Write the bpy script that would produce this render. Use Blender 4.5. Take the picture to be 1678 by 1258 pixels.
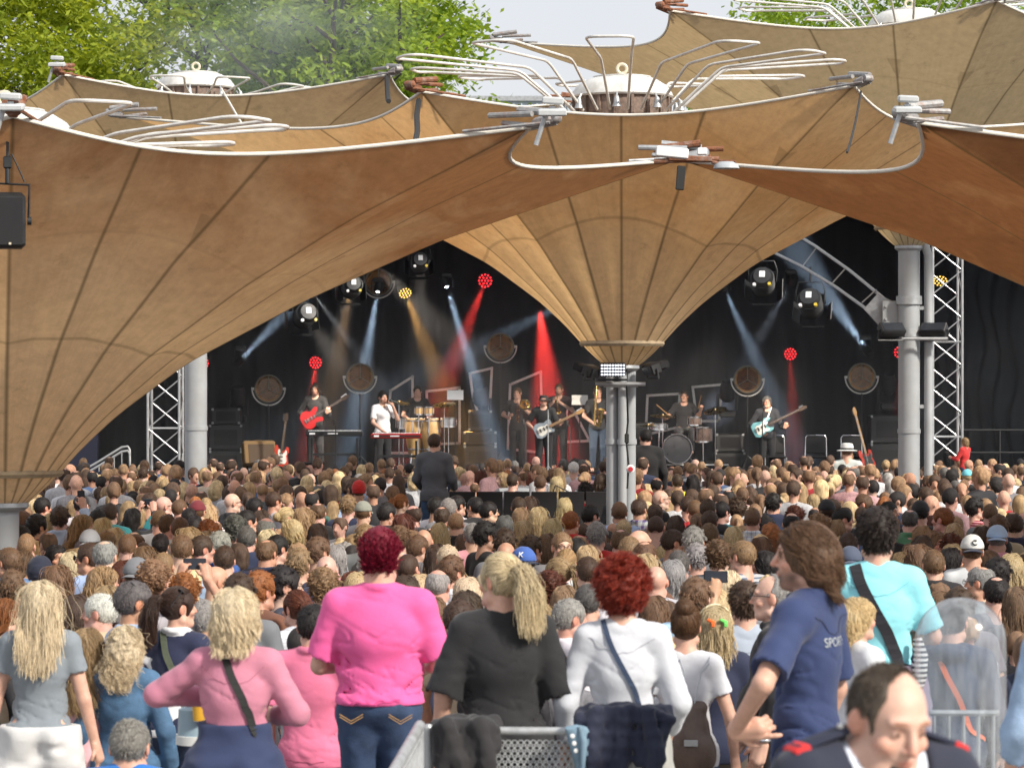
import bpy, math, random
import numpy as np
from mathutils import Vector, Matrix, Euler

# ------------------------------------------------------------------ camera, sky, sun, exposure
SC = bpy.context.scene
for o in list(bpy.data.objects):
    bpy.data.objects.remove(o)
F_PX, CX, CY, CAM_H = 4758.0, 839.0, 629.0, 2.92          # photograph's focal length in pixels, centre, eye height
cam_d = bpy.data.cameras.new('camera')
cam_d.sensor_width = 36.0
cam_d.lens = 36.0 * F_PX / 1678.0
cam_d.clip_start, cam_d.clip_end = 0.5, 2000.0
cam_d.dof.use_dof = True
cam_d.dof.focus_distance = 30.0
cam_d.dof.aperture_fstop = 7.0
cam = bpy.data.objects.new('camera', cam_d)
SC.collection.objects.link(cam)
cam.location = (0, 0, CAM_H)
cam.rotation_euler = (math.radians(90), 0, 0)
SC.camera = cam

SUN_EL, SUN_AZ = math.radians(37), math.radians(130)         # azimuth from +Y towards +X
W = bpy.data.worlds.new('World'); SC.world = W; W.use_nodes = True
nt = W.node_tree; nt.nodes.clear()
sky = nt.nodes.new('ShaderNodeTexSky'); sky.sky_type = 'NISHITA'; sky.sun_disc = False
sky.sun_elevation = SUN_EL; sky.sun_rotation = SUN_AZ; sky.dust_density = 3.0; sky.air_density = 1.0
veil = nt.nodes.new('ShaderNodeMixRGB'); veil.inputs[0].default_value = 0.80
nz = nt.nodes.new('ShaderNodeTexNoise'); nz.inputs['Scale'].default_value = 3.0; nz.inputs['Detail'].default_value = 5
cr = nt.nodes.new('ShaderNodeValToRGB')
cr.color_ramp.elements[0].position = 0.35; cr.color_ramp.elements[0].color = (7.3, 7.45, 7.9, 1)
cr.color_ramp.elements[1].position = 0.70; cr.color_ramp.elements[1].color = (8.3, 8.35, 8.5, 1)
bg = nt.nodes.new('ShaderNodeBackground'); bg.inputs['Strength'].default_value = 0.092
wo = nt.nodes.new('ShaderNodeOutputWorld')
nt.links.new(nz.outputs['Fac'], cr.inputs[0])
nt.links.new(sky.outputs[0], veil.inputs[1]); nt.links.new(cr.outputs[0], veil.inputs[2])
nt.links.new(veil.outputs[0], bg.inputs['Color']); nt.links.new(bg.outputs[0], wo.inputs['Surface'])

sun_d = bpy.data.lights.new('sun', 'SUN'); sun_d.energy = 4.1; sun_d.angle = math.radians(6); sun_d.color = (1.0, 0.93, 0.82)
sun = bpy.data.objects.new('sun', sun_d); SC.collection.objects.link(sun)
to_sun = Vector((math.sin(SUN_AZ) * math.cos(SUN_EL), math.cos(SUN_AZ) * math.cos(SUN_EL), math.sin(SUN_EL)))
sun.rotation_euler = to_sun.to_track_quat('Z', 'Y').to_euler(); sun.location = (20, 0, 30)

SC.view_settings.view_transform = 'Standard'; SC.view_settings.look = 'None'
SC.view_settings.exposure = 0.38; SC.view_settings.gamma = 1.0
SC.cycles.use_denoising = True
SC.cycles.max_bounces = 6; SC.cycles.diffuse_bounces = 3; SC.cycles.glossy_bounces = 2
SC.cycles.transmission_bounces = 5; SC.cycles.transparent_max_bounces = 6; SC.cycles.volume_bounces = 0
SC.cycles.caustics_reflective = False; SC.cycles.caustics_refractive = False
SC.cycles.sample_clamp_indirect = 4.0
try:
    SC.cycles_curves.shape = 'RIBBONS'; SC.cycles_curves.subdivisions = 1
except Exception:
    pass

def at(x, y, Y):
    """the point that lies at pixel (x, y) of the photograph when it is Y metres away"""
    return Vector(((x - CX) * Y / F_PX, Y, CAM_H - (y - CY) * Y / F_PX))

# ------------------------------------------------------------------ objects and tags
COL = SC.collection
def tag(o, label=None, cat=None, group=None, kind=None):
    if label: o['label'] = label
    if cat: o['category'] = cat
    if group: o['group'] = group
    if kind: o['kind'] = kind
    return o
def empty(name, loc=(0, 0, 0), rz=0.0, label=None, cat=None, group=None):
    o = bpy.data.objects.new(name, None); COL.objects.link(o)
    o.empty_display_size = 0.1; o.location = loc; o.rotation_euler = (0, 0, rz)
    return tag(o, label, cat, group)
def link(name, data, m=None, parent=None, loc=None, rot=None):
    o = bpy.data.objects.new(name, data); COL.objects.link(o)
    if parent is not None: o.parent = parent
    if loc is not None: o.location = loc
    if rot is not None: o.rotation_euler = rot
    if m is not None and len(data.materials) == 0: data.materials.append(m)
    return o

def np_mesh(name, V, Fq, smooth=True, col=None):
    """mesh from numpy arrays: V (n,3), Fq (m,4 or 3)"""
    me = bpy.data.meshes.new(name)
    V = np.ascontiguousarray(V, np.float32); Fq = np.ascontiguousarray(Fq, np.int32)
    k = Fq.shape[1]
    me.vertices.add(len(V)); me.vertices.foreach_set('co', V.ravel())
    me.loops.add(Fq.size); me.loops.foreach_set('vertex_index', Fq.ravel())
    me.polygons.add(len(Fq)); me.polygons.foreach_set('loop_start', np.arange(0, Fq.size, k, dtype=np.int32))
    me.polygons.foreach_set('loop_total', np.full(len(Fq), k, np.int32))
    me.polygons.foreach_set('use_smooth', np.full(len(Fq), smooth))
    me.update(calc_edges=True)
    if col is not None:
        a = me.attributes.new('Col', 'FLOAT_COLOR', 'POINT')
        c = np.ones((len(V), 4), np.float32); c[:, :3] = col
        a.data.foreach_set('color', c.ravel())
    return me

class MB:
    """collects simple shaped pieces into one mesh"""
    def __init__(s): s.v = []; s.f = []
    def add(s, vs, fs):
        b = len(s.v); s.v += [tuple(v) for v in vs]; s.f += [tuple(i + b for i in f) for f in fs]; return s
    def box(s, c, size, rot=None, bev=0.0, taper=1.0):
        hx, hy, hz = size[0] / 2, size[1] / 2, size[2] / 2
        R = rot.to_matrix() if isinstance(rot, Euler) else (rot or Matrix.Identity(3)); c = Vector(c)
        b = min(bev, hx * .9, hy * .9, hz * .9)
        if b <= 0:
            vs = [(x * (taper if z > 0 else 1), y * (taper if z > 0 else 1), z) for z in (-hz, hz) for x, y in ((-hx, -hy), (hx, -hy), (hx, hy), (-hx, hy))]
            fs = [(3, 2, 1, 0), (4, 5, 6, 7), (0, 1, 5, 4), (1, 2, 6, 5), (2, 3, 7, 6), (3, 0, 4, 7)]
        else:
            vs, fs = [], []
            for z, e in ((-hz, b), (-hz + b, 0), (hz - b, 0), (hz, b)):
                X, Y = hx - e, hy - e
                q = b * 0.6
                vs += [(-X + q, -Y, z), (X - q, -Y, z), (X, -Y + q, z), (X, Y - q, z), (X - q, Y, z), (-X + q, Y, z), (-X, Y - q, z), (-X, -Y + q, z)]
            fs = [tuple(range(7, -1, -1)), tuple(range(24, 32))]
            for k in range(3):
                fs += [(k * 8 + i, k * 8 + (i + 1) % 8, k * 8 + 8 + (i + 1) % 8, k * 8 + 8 + i) for i in range(8)]
        return s.add([c + R @ Vector(v) for v in vs], fs)
    def tube(s, pts, r, n=8, closed=False, cap=True):
        P = [Vector(p) for p in pts]; m = len(P); rr = r if hasattr(r, '__len__') else [r] * m
        vs, fs = [], []; up = None
        for i, p in enumerate(P):
            a = P[(i - 1) % m] if (closed or i > 0) else p
            b = P[(i + 1) % m] if (closed or i < m - 1) else p
            t = (b - a); t = t.normalized() if t.length > 1e-9 else Vector((0, 0, 1))
            if up is None:
                up = Vector((0, 0, 1)) if abs(t.z) < .9 else Vector((1, 0, 0))
            u = t.cross(up)
            if u.length < 1e-6: u = t.cross(Vector((0, 1, 0)))
            u.normalize(); w = u.cross(t).normalized(); up = w
            for k in range(n):
                a_ = 2 * math.pi * k / n
                vs.append(p + u * (math.cos(a_) * rr[i]) + w * (math.sin(a_) * rr[i]))
        for i in range(m if closed else m - 1):
            j = (i + 1) % m
            fs += [(i * n + k, i * n + (k + 1) % n, j * n + (k + 1) % n, j * n + k) for k in range(n)]
        if cap and not closed:
            fs += [tuple(range(n - 1, -1, -1)), tuple(range((m - 1) * n, m * n))]
        return s.add(vs, fs)
    def lathe(s, prof, c=(0, 0, 0), axis=(0, 0, 1), n=24, cap=True):
        q = Vector((0, 0, 1)).rotation_difference(Vector(axis)).to_matrix(); c = Vector(c)
        vs = [c + q @ Vector((r * math.cos(2 * math.pi * k / n), r * math.sin(2 * math.pi * k / n), z)) for r, z in prof for k in range(n)]
        m = len(prof); fs = []
        for i in range(m - 1):
            fs += [(i * n + k, i * n + (k + 1) % n, (i + 1) * n + (k + 1) % n, (i + 1) * n + k) for k in range(n)]
        if cap: fs += [tuple(range(n - 1, -1, -1)), tuple(range((m - 1) * n, m * n))]
        return s.add(vs, fs)
    def prism(s, outline, t, M=None, bev=0.0):
        """outline (x,z) drawn in the XZ plane, thickness t along Y"""
        M = M or Matrix.Identity(4); n = len(outline)
        cx = sum(p[0] for p in outline) / n; cz = sum(p[1] for p in outline) / n
        lay = [(-t / 2, bev), (-t / 2 + bev, 0), (t / 2 - bev, 0), (t / 2, bev)] if bev else [(-t / 2, 0), (t / 2, 0)]
        vs = []
        for y, e in lay:
            for x, z in outline:
                d = math.hypot(x - cx, z - cz) or 1
                k = 1 - e / d
                vs.append(M @ Vector((cx + (x - cx) * k, y, cz + (z - cz) * k)))
        fs = [tuple(range(n)), tuple(range(len(lay) * n - 1, (len(lay) - 1) * n - 1, -1))]
        for L in range(len(lay) - 1):
            fs += [(L * n + (i + 1) % n, L * n + i, L * n + n + i, L * n + n + (i + 1) % n) for i in range(n)]
        return s.add(vs, fs)
    def mesh(s, name, smooth=None):
        me = bpy.data.meshes.new(name); me.from_pydata(s.v, [], s.f)
        me.validate(); me.update()
        if smooth:
            me.polygons.foreach_set('use_smooth', [True] * len(me.polygons))
            me.set_sharp_from_angle(angle=math.radians(smooth))
        return me
    def build(s, name, m, parent=None, loc=None, rot=None, smooth=40):
        return link(name, s.mesh(name, smooth), m, parent, loc, rot)

def copy_tree(o, parent=None):
    c = o.copy(); COL.objects.link(c)
    if parent is not None: c.parent = parent
    for ch in list(o.children): copy_tree(ch, c)
    return c

# ------------------------------------------------------------------ materials
def new_mat(name):
    m = bpy.data.materials.new(name); m.use_nodes = True
    t = m.node_tree; t.nodes.clear()
    out = t.nodes.new('ShaderNodeOutputMaterial'); b = t.nodes.new('ShaderNodeBsdfPrincipled')
    t.links.new(b.outputs[0], out.inputs[0])
    return m, t, b, out
def N(t, kind, **kw):
    n = t.nodes.new(kind)
    for k, v in kw.items():
        if k.startswith('i_'): n.inputs[k[2:].replace('_', ' ')].default_value = v
        else: setattr(n, k, v)
    return n
def mixrgb(t, a, b, fac, mode='MIX'):
    n = t.nodes.new('ShaderNodeMixRGB'); n.blend_type = mode
    for i, v in ((0, fac), (1, a), (2, b)):
        if isinstance(v, (int, float)): n.inputs[i].default_value = v
        elif isinstance(v, tuple): n.inputs[i].default_value = (*v[:3], 1)
        else: t.links.new(v, n.inputs[i])
    return n.outputs[0]
def ramp(t, src, a, b, lo=0.3, hi=0.7):
    n = t.nodes.new('ShaderNodeMapRange'); t.links.new(src, n.inputs[0])
    n.inputs[1].default_value = lo; n.inputs[2].default_value = hi; n.inputs[3].default_value = a; n.inputs[4].default_value = b
    return n.outputs[0]
def pm(name, col, rough=.5, metal=0.0, var=.18, scale=8.0, bump=0.0, bscale=60.0, dirt=None, coat=0.0):
    """painted, wooden, metal or plastic surface with noise variation, optional dirt and bump"""
    m, t, b, _ = new_mat(name)
    tc = N(t, 'ShaderNodeTexCoord'); n1 = N(t, 'ShaderNodeTexNoise', i_Scale=scale, i_Detail=6.0, i_Roughness=.65)
    t.links.new(tc.outputs['Object'], n1.inputs['Vector'])
    dark = tuple(c * (1 - var) for c in col); light = tuple(min(1, c * (1 + var)) for c in col)
    c = mixrgb(t, dark, light, ramp(t, n1.outputs['Fac'], 0, 1))
    if dirt:
        n2 = N(t, 'ShaderNodeTexNoise', i_Scale=scale * .45, i_Detail=8.0, i_Roughness=.7)
        t.links.new(tc.outputs['Object'], n2.inputs['Vector'])
        c = mixrgb(t, c, dirt[0], ramp(t, n2.outputs['Fac'], 0, dirt[1], .48, .72))
    t.links.new(c, b.inputs['Base Color'])
    t.links.new(ramp(t, n1.outputs['Fac'], max(0, rough - .1), min(1, rough + .1)), b.inputs['Roughness'])
    b.inputs['Metallic'].default_value = metal; b.inputs['Coat Weight'].default_value = coat
    if bump:
        n3 = N(t, 'ShaderNodeTexNoise', i_Scale=bscale, i_Detail=4.0)
        t.links.new(tc.outputs['Object'], n3.inputs['Vector'])
        bp = N(t, 'ShaderNodeBump', i_Strength=bump, i_Distance=.01); t.links.new(n3.outputs['Fac'], bp.inputs['Height'])
        t.links.new(bp.outputs[0], b.inputs['Normal'])
    return m
def emit(name, col, s):
    m, t, b, out = new_mat(name)
    b.inputs['Base Color'].default_value = (*col, 1); b.inputs['Emission Color'].default_value = (*col, 1); b.inputs['Emission Strength'].default_value = s
    return m

M = {}
M['white_paint'] = pm('white_paint', (.62, .62, .60), .4, dirt=((.30, .27, .22), .5))
M['cable_white'] = pm('cable_white', (.72, .69, .62), .5, var=.1)
M['galv'] = pm('galvanised_steel', (.42, .44, .46), .42, .35, .2, 12, dirt=((.25, .24, .22), .4))
M['mast_paint'] = pm('mast_paint', (.37, .39, .41), .38, .05, .10, 3, dirt=((.34, .33, .30), .45))
M['cream_pipe'] = pm('cream_pipe', (.62, .56, .42), .45, 0, .12, 3, dirt=((.4, .33, .22), .4))
M['rust'] = pm('rusty_steel', (.22, .085, .04), .75, .1, .45, 30, .4, dirt=((.35, .33, .31), .6))
M['black'] = pm('black_metal', (.018, .019, .021), .45, 0, .3, 10)
M['black_matt'] = pm('black_matt', (.012, .012, .014), .85, 0, .3, 5)
M['rubber'] = pm('black_rubber', (.02, .02, .02), .7)
M['alu'] = pm('truss_aluminium', (.46, .47, .48), .35, .55, .12, 10)
M['chrome'] = pm('chrome', (.75, .75, .76), .18, 1.0, .06, 10)
M['brass'] = pm('brass', (.72, .48, .16), .22, 1.0, .12, 12)
M['grey_plastic'] = pm('grey_plastic', (.40, .43, .46), .45, 0, .1)
M['white_plastic'] = pm('white_plastic', (.75, .76, .77), .4, 0, .06)
# ------------------------------------------------------------------ smooth bodies: distance fields turned into one continuous surface
_T = np.random.default_rng(5).random((32, 32, 32)).astype(np.float32)
def vnoise(x, y, z):
    out = None
    def prep(a):
        f = np.floor(a); t = (a - f).astype(np.float32); t = t * t * (3 - 2 * t); i = f.astype(np.int64)
        return i & 31, (i + 1) & 31, t
    x0, x1, tx = prep(x); y0, y1, ty = prep(y); z0, z1, tz = prep(z)
    def L(a, b, t): return a + (b - a) * t
    return L(L(L(_T[x0, y0, z0], _T[x1, y0, z0], tx), L(_T[x0, y1, z0], _T[x1, y1, z0], tx), ty),
             L(L(_T[x0, y0, z1], _T[x1, y0, z1], tx), L(_T[x0, y1, z1], _T[x1, y1, z1], tx), ty), tz) * 2 - 1

def axis(lo, hi, base, bands=()):
    p = [lo]
    while p[-1] < hi:
        st = base
        for a, b, s_ in bands:
            if a - s_ <= p[-1] <= b: st = min(st, s_)
            elif p[-1] < a < p[-1] + st: st = max(min(st, a - p[-1]), s_)
        p.append(p[-1] + st)
    return np.array(p, np.float32)

class Field:
    def __init__(s, xs, ys, zs):
        s.x, s.y, s.z = xs, ys, zs
        s.d = np.full((len(xs), len(ys), len(zs)), .3, np.float32)
    def _blk(s, lo, hi):
        r = []
        for a, l, h in zip((s.x, s.y, s.z), lo, hi):
            i, j = np.searchsorted(a, l), np.searchsorted(a, h)
            r.append(slice(max(0, i - 1), min(len(a), j + 1)))
        return tuple(r), s.x[r[0]][:, None, None], s.y[r[1]][None, :, None], s.z[r[2]][None, None, :]
    def _put(s, sl, d, k, sub):
        if d.size == 0: return
        o = s.d[sl]
        if sub:
            h = np.clip(.5 - .5 * (d + o) / k, 0, 1); s.d[sl] = o * (1 - h) - d * h + k * h * (1 - h)
        else:
            h = np.clip(.5 + .5 * (d - o) / k, 0, 1); s.d[sl] = d * (1 - h) + o * h - k * h * (1 - h)
    def cone(s, a, b, ra, rb=None, k=.02, sub=False):
        rb = ra if rb is None else rb; a, b = np.array(a, np.float32), np.array(b, np.float32)
        pad = k + .03; R = max(ra, rb)
        sl, X, Y, Z = s._blk(np.minimum(a, b) - R - pad, np.maximum(a, b) + R + pad)
        ab = b - a; L2 = float(ab @ ab) + 1e-12
        px, py, pz = X - a[0], Y - a[1], Z - a[2]
        t = np.clip((px * ab[0] + py * ab[1] + pz * ab[2]) / L2, 0, 1)
        d = np.sqrt((px - t * ab[0]) ** 2 + (py - t * ab[1]) ** 2 + (pz - t * ab[2]) ** 2) - (ra + (rb - ra) * t)
        s._put(sl, d, k, sub); return s
    def ell(s, c, r, k=.02, sub=False, rot=None):
        c = np.array(c, np.float32); R = max(r) if rot is not None else 0
        pad = k + .03
        e = np.array([R] * 3 if rot is not None else r)
        sl, X, Y, Z = s._blk(c - e - pad, c + e + pad)
        px, py, pz = X - c[0], Y - c[1], Z - c[2]
        if rot is not None:
            Q = np.array(rot.to_matrix().transposed(), np.float32)
            px, py, pz = (Q[i][0] * px + Q[i][1] * py + Q[i][2] * pz for i in range(3))
        k0 = np.sqrt((px / r[0]) ** 2 + (py / r[1]) ** 2 + (pz / r[2]) ** 2) + 1e-6
        k1 = np.sqrt((px / r[0] ** 2) ** 2 + (py / r[1] ** 2) ** 2 + (pz / r[2] ** 2) ** 2) + 1e-6
        s._put(sl, (k0 * (k0 - 1) / k1).astype(np.float32), k, sub); return s
    def above(s, z, k=.01):      # keep what is above z
        d = z - s.z[None, None, :]; s.d = np.maximum(s.d, d); return s
    def below(s, z): s.d = np.maximum(s.d, s.z[None, None, :] - z); return s
    def wrinkle(s, amp, fx, fy, fz, seed=0.0):
        n = vnoise(s.x[:, None, None] * fx + seed + 0 * s.y[None, :, None] + 0 * s.z[None, None, :], s.y[None, :, None] * fy + 0 * s.x[:, None, None] + 0 * s.z[None, None, :] + seed * 1.7,
                   s.z[None, None, :] * fz + 0 * s.x[:, None, None] + 0 * s.y[None, :, None] + seed * .3 + 7)
        s.d = s.d + amp * n.astype(np.float32); return s
    def folds(s, amp, seed):
        # drag lines running from the armpits and the waist
        X, Y, Z = s.x[:, None, None], s.y[None, :, None], s.z[None, None, :]
        o = 0 * X + 0 * Y + 0 * Z; q = Z + o - .55 * np.abs(X) + .12 * Y
        m = np.clip((1.44 - (Z + o)) / .42, .22, 1.0)
        n = vnoise(X * 4.2 + o + seed, Y * 4.2 + o + seed * 1.3, q * 17 + seed); k = vnoise(X * 9 + o + seed * 2, Y * 9 + o + 5, (Z + o + .4 * X) * 34)
        s.d = s.d + (amp * .55 * n * m + amp * .95 * np.clip(1 - 6.5 * np.abs(n), 0, 1) * m + amp * .5 * np.clip(1 - 5 * np.abs(k), 0, 1) * m).astype(np.float32); return s
    def nets(s):
        d = s.d; ins = d < 0
        nx, ny, nz_ = d.shape
        cnt = np.zeros((nx - 1, ny - 1, nz_ - 1), np.int8)
        for i in (0, 1):
            for j in (0, 1):
                for k in (0, 1): cnt += ins[i:nx - 1 + i, j:ny - 1 + j, k:nz_ - 1 + k]
        act = (cnt > 0) & (cnt < 8)
        ci = np.argwhere(act); n = len(ci)
        idx = np.full(act.shape, -1, np.int32); idx[act] = np.arange(n)
        acc = np.zeros((n, 3)); w = np.zeros(n)
        ax = (s.x, s.y, s.z); I, J, K = ci.T
        for a in range(3):
            o1, o2 = [q for q in range(3) if q != a]
            for u in (0, 1):
                for v in (0, 1):
                    off = [0, 0, 0]; off[o1] = u; off[o2] = v
                    p = (I + off[0], J + off[1], K + off[2]); off[a] = 1; q = (I + off[0], J + off[1], K + off[2])
                    d0, d1 = d[p], d[q]; m = (d0 < 0) != (d1 < 0)
                    t = np.where(m, d0 / np.where(m, d0 - d1, 1), 0)
                    P = np.stack([ax[b][p[b]] for b in range(3)], 1).astype(float); Q = np.stack([ax[b][q[b]] for b in range(3)], 1)
                    acc += np.where(m[:, None], P + (Q - P) * t[:, None], 0); w += m
        V = acc / w[:, None]
        F = []
        for a in range(3):
            b, c = (a + 1) % 3, (a + 2) % 3
            lo = [slice(None)] * 3; hi = [slice(None)] * 3; lo[a] = slice(0, -1); hi[a] = slice(1, None)
            i0, i1 = ins[tuple(lo)], ins[tuple(hi)]
            ch = i0 != i1
            sh = [slice(None)] * 3; sh[b] = slice(1, -1); sh[c] = slice(1, -1)
            sub = np.zeros_like(ch); sub[tuple(sh)] = ch[tuple(sh)]
            E = np.argwhere(sub)
            if len(E) == 0: continue
            def g(db, dc):
                e = E.copy(); e[:, b] += db; e[:, c] += dc; return idx[e[:, 0], e[:, 1], e[:, 2]]
            q = np.stack([g(-1, -1), g(0, -1), g(0, 0), g(-1, 0)], 1)
            flip = ~i0[E[:, 0], E[:, 1], E[:, 2]]
            q[flip] = q[flip][:, ::-1]
            F.append(q)
        F = np.concatenate(F); F = F[(F >= 0).all(1)]
        return V.astype(np.float32), F

HP = Vector((0, 0.0, 1.56))                     # the head turns about this point of a 1.75 m body
RELAX_R, RELAX_L = ((.255, -.03, 1.14), (.265, .07, .90)), ((-.255, -.03, 1.14), (-.265, .07, .90))
def hand_parts(w, d, n, curl=.5, side=1, spread=.25, curls=None):
    """palm, four unequal fingers and a thumb from the wrist W along D, palm facing N"""
    w, d, n = Vector(w), Vector(d).normalized(), Vector(n); n = (n - d * n.dot(d)).normalized(); s_ = d.cross(n) * side
    L = [(w, w + d * .085, .027, .030), (w + s_ * .018, w + d * .08 + s_ * .024, .022, .021), (w - s_ * .016, w + d * .08 - s_ * .024, .022, .019)]
    for i, (off, ln) in enumerate(((.030, .070), (.011, .080), (-.009, .075), (-.028, .058))):
        c = curls[i] if curls else curl * (1 + .12 * i)
        p = w + d * .088 + s_ * off; a = 0.0; dd = d + s_ * off * spread * 8; dd.normalize()
        for f in (.45, .32, .23):
            a += c; e = p + (dd * math.cos(a) + n * math.sin(a)) * ln * f
            L.append((p, e, .0095, .0085)); p = e
    p = w + d * .025 + s_ * .028; e = p + (d * .6 + s_ * .8 + n * .25).normalized() * .035; g = e + (d * .9 + s_ * .35 + n * .4).normalized() * .032
    L += [(p, e, .0135, .0115), (e, g, .0115, .0095)]
    return L
def head_rot(sp): return Euler((sp.get('pitch', 0), 0, 0)).to_matrix() @ Matrix.Identity(3) if not sp.get('yaw') else (Euler((0, 0, -math.radians(sp['yaw']))).to_matrix() @ Euler((sp.get('pitch', 0), 0, 0)).to_matrix())

def body_geo(sp, inflate=0.0):
    """list of pieces of the torso, arms and legs"""
    f = sp.get('sex', 'm') == 'f'; w = sp.get('w', 1.0); dp = sp.get('depth', w)
    T = []
    hip, waist, chest, sw = (.162, .128, .144, .136) if f else (.158, .149, .165, .163)
    T.append(('e', (0, -.005, .95), (hip * w, .118 * dp, .13)))
    if f: T += [('e', (-.075 * w, -.05 * dp, .92), (.085 * w, .09 * dp, .10)), ('e', (.075 * w, -.05 * dp, .92), (.085 * w, .09 * dp, .10))]
    T.append(('e', (0, 0.01 * dp, 1.10), (waist * w, .100 * dp, .15)))
    T.append(('e', (0, -.005, 1.29), (chest * w, .112 * dp, .18)))
    if f: T += [('e', (-.07 * w, .075 * dp, 1.27), (.075, .06, .07)), ('e', (.07 * w, .075 * dp, 1.27), (.075, .06, .07))]
    if sp.get('belly'): T.append(('e', (0, .05 * dp, 1.06), (waist * w * 1.02, .11 * dp * sp['belly'], .15)))
    W_ = sw * w ** .7; su = sp.get('shrug', 0)
    T.append(('c', (-W_, -.01, 1.42 + su), (W_, -.01, 1.42 + su), .056, .056))
    T += [('c', (s_ * .04, -.012, 1.462 + su), (s_ * W_ * .92, -.01, 1.418 + su), .050, .052) for s_ in (1, -1)]
    arms = sp.get('arms', (RELAX_R, RELAX_L)); A = []
    aw = sp.get('armw', w ** .8 * (.88 if f else 1.0))
    for side, (el, wr) in zip((1, -1), arms):
        sh = (side * (W_ + .012), -.01, 1.415 + su)
        A.append((sh, el, wr, aw))
    return T, A

def fill(fd, T, inf=0.0, k=.035):
    for t in T:
        if t[0] == 'e': fd.ell(t[1], tuple(r + inf for r in t[2]), k)
        else: fd.cone(t[1], t[2], t[3] + inf, t[4] + inf, k)

def make_body(sp, base=.016, fine=.008, hand_res=.009):
    T, A = body_geo(sp)
    hr = head_rot(sp); tf = lambda p: HP + hr @ (Vector(p) - HP)
    bx = [(-.11, .11, fine)]; by = [(-.12, .16, fine)]; bz = [(1.44, 1.78, fine)]
    hands = []
    hs = sp.get('hands', ('relax', 'relax'))
    for (sh, el, wr, aw), h, side in zip(A, hs, (1, -1)):
        d = Vector(wr) - Vector(el); d.normalize()
        if h is None: continue
        if h == 'relax':
            pts = hand_parts(wr, d, (-side, 0.2, 0), .30, -side)
        else:
            pts = hand_parts(wr, h.get('d', d), h['n'], h.get('curl', .5), side * h.get('flip', 1), h.get('spread', .25), h.get('curls'))
        hands += pts
        if h != 'relax' or sp.get('finehands'):
            q = np.array([list(p) for c in pts for p in c[:2]]); l, u = q.min(0) - .02, q.max(0) + .02
            bx.append((l[0], u[0], hand_res)); by.append((l[1], u[1], hand_res)); bz.append((l[2], u[2], hand_res))
    allp = np.array([list(p) for a in A for p in a[:3]] + [list(p) for c in hands for p in c[:2]] + [[-.25, -.2, 0], [.25, .22, 1.8]])
    lo, hi = allp.min(0) - .08, allp.max(0) + .08; lo[2] = max(-.02, lo[2]) if not sp.get('sit') else -.02
    z0 = sp.get('zmin', -.03)
    fd = Field(axis(lo[0], hi[0], base, bx), axis(lo[1], hi[1] + (.4 if sp.get('sit') else 0), base, by), axis(z0, hi[2], base, bz))
    fill(fd, T)
    aw0 = 1.0
    for sh, el, wr, aw in A:
        fd.cone(sh, el, .052 * aw, .040 * aw, .03); fd.cone(el, wr, .041 * aw, .027 * aw ** .5, .012)
    f = sp.get('sex', 'm') == 'f'; w = sp.get('w', 1)
    for s_, (hp, kn, an) in zip((1, -1), sp.get('legs', (((.088, 0, .90), (.098, .02, .50), (.105, -.02, .09)), ((-.088, 0, .90), (-.098, .02, .50), (-.105, -.02, .09))))):
        fd.cone(hp, kn, .088 * w, .058, .03); fd.cone(kn, an, .058, .040, .02); a = Vector(an); fd.cone(a + Vector((0, -.03, -.05)), a + Vector((s_ * .02, .15, -.06)), .042, .032, .02)
    # neck and head
    nk = .060 if not f else .050
    nk *= sp.get('neckw', 1)
    fd.cone((0, -.02, 1.44), tf((0, .0, 1.575)), nk * 1.08, nk, .03)
    E = lambda c, r, k=.012, sub=False, rot=None: fd.ell(tf(c), r, k, sub, (hr @ (rot.to_matrix() if rot else Matrix.Identity(3))).to_euler())
    C = lambda a, b, ra, rb, k=.01, sub=False: fd.cone(tf(a), tf(b), ra, rb, k, sub)
    g = .93 if f else 1.0
    E((0, 0, 1.655), (.076 * g, .096, .092)); E((0, .035, 1.590), (.060 * g, .068, .075), .02); C((-.028 * g, .072, 1.540), (.028 * g, .072, 1.540), .021, .021, .02)
    C((-.052 * g, .015, 1.558), (-.02, .075, 1.538), .026, .018, .02); C((.052 * g, .015, 1.558), (.02, .075, 1.538), .026, .018, .02)
    E((0, .083, 1.662), (.056, .018, .014), .015)
    for s_ in (1, -1):
        E((s_ * .033, .104, 1.640), (.019, .014, .012), .012, True); E((s_ * .032, .0835, 1.639), (.0125, .0125, .0115), .004)
        E((s_ * .045, .070, 1.605), (.022, .022, .02), .015)
        E((s_ * .079 * g, -.002, 1.628), (.010, .022, .034), .008, rot=Euler((-.15, 0, s_ * .35)))
    C((0, .098, 1.648), (0, .119, 1.608), .0085, .0118, .008); E((.012, .105, 1.603), (.0075, .009, .0065), .005); E((-.012, .105, 1.603), (.0075, .009, .0065), .005)
    E((0, .0985, 1.577), (.024, .010, .006), .005); E((0, .0965, 1.566), (.021, .010, .0065), .005)
    fd.cone(tf((-.024, .112, 1.5715)), tf((.024, .112, 1.5715)), .0035, .0035, .004, True)
    for a, b, ra, rb in hands: fd.cone(a, b, ra, rb, .006)
    V, F = fd.nets()
    # colour: skin 1, redder nose, cheeks and ears, darker brows and eyes, lips, beard or stubble
    hv = np.array(hr.transposed()); P = (V - np.array(HP)) @ hv.T + np.array(HP)
    col = np.ones((len(V), 3), np.float32)
    def blob(c, r, v, soft=1.0):
        q = np.sqrt((((P - np.array(c)) / np.array(r)) ** 2).sum(1)); a = np.clip((1.25 - q) / .5 * soft, 0, 1)[:, None]
        col[:] = col * (1 - a) + np.array(v) * a
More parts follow.
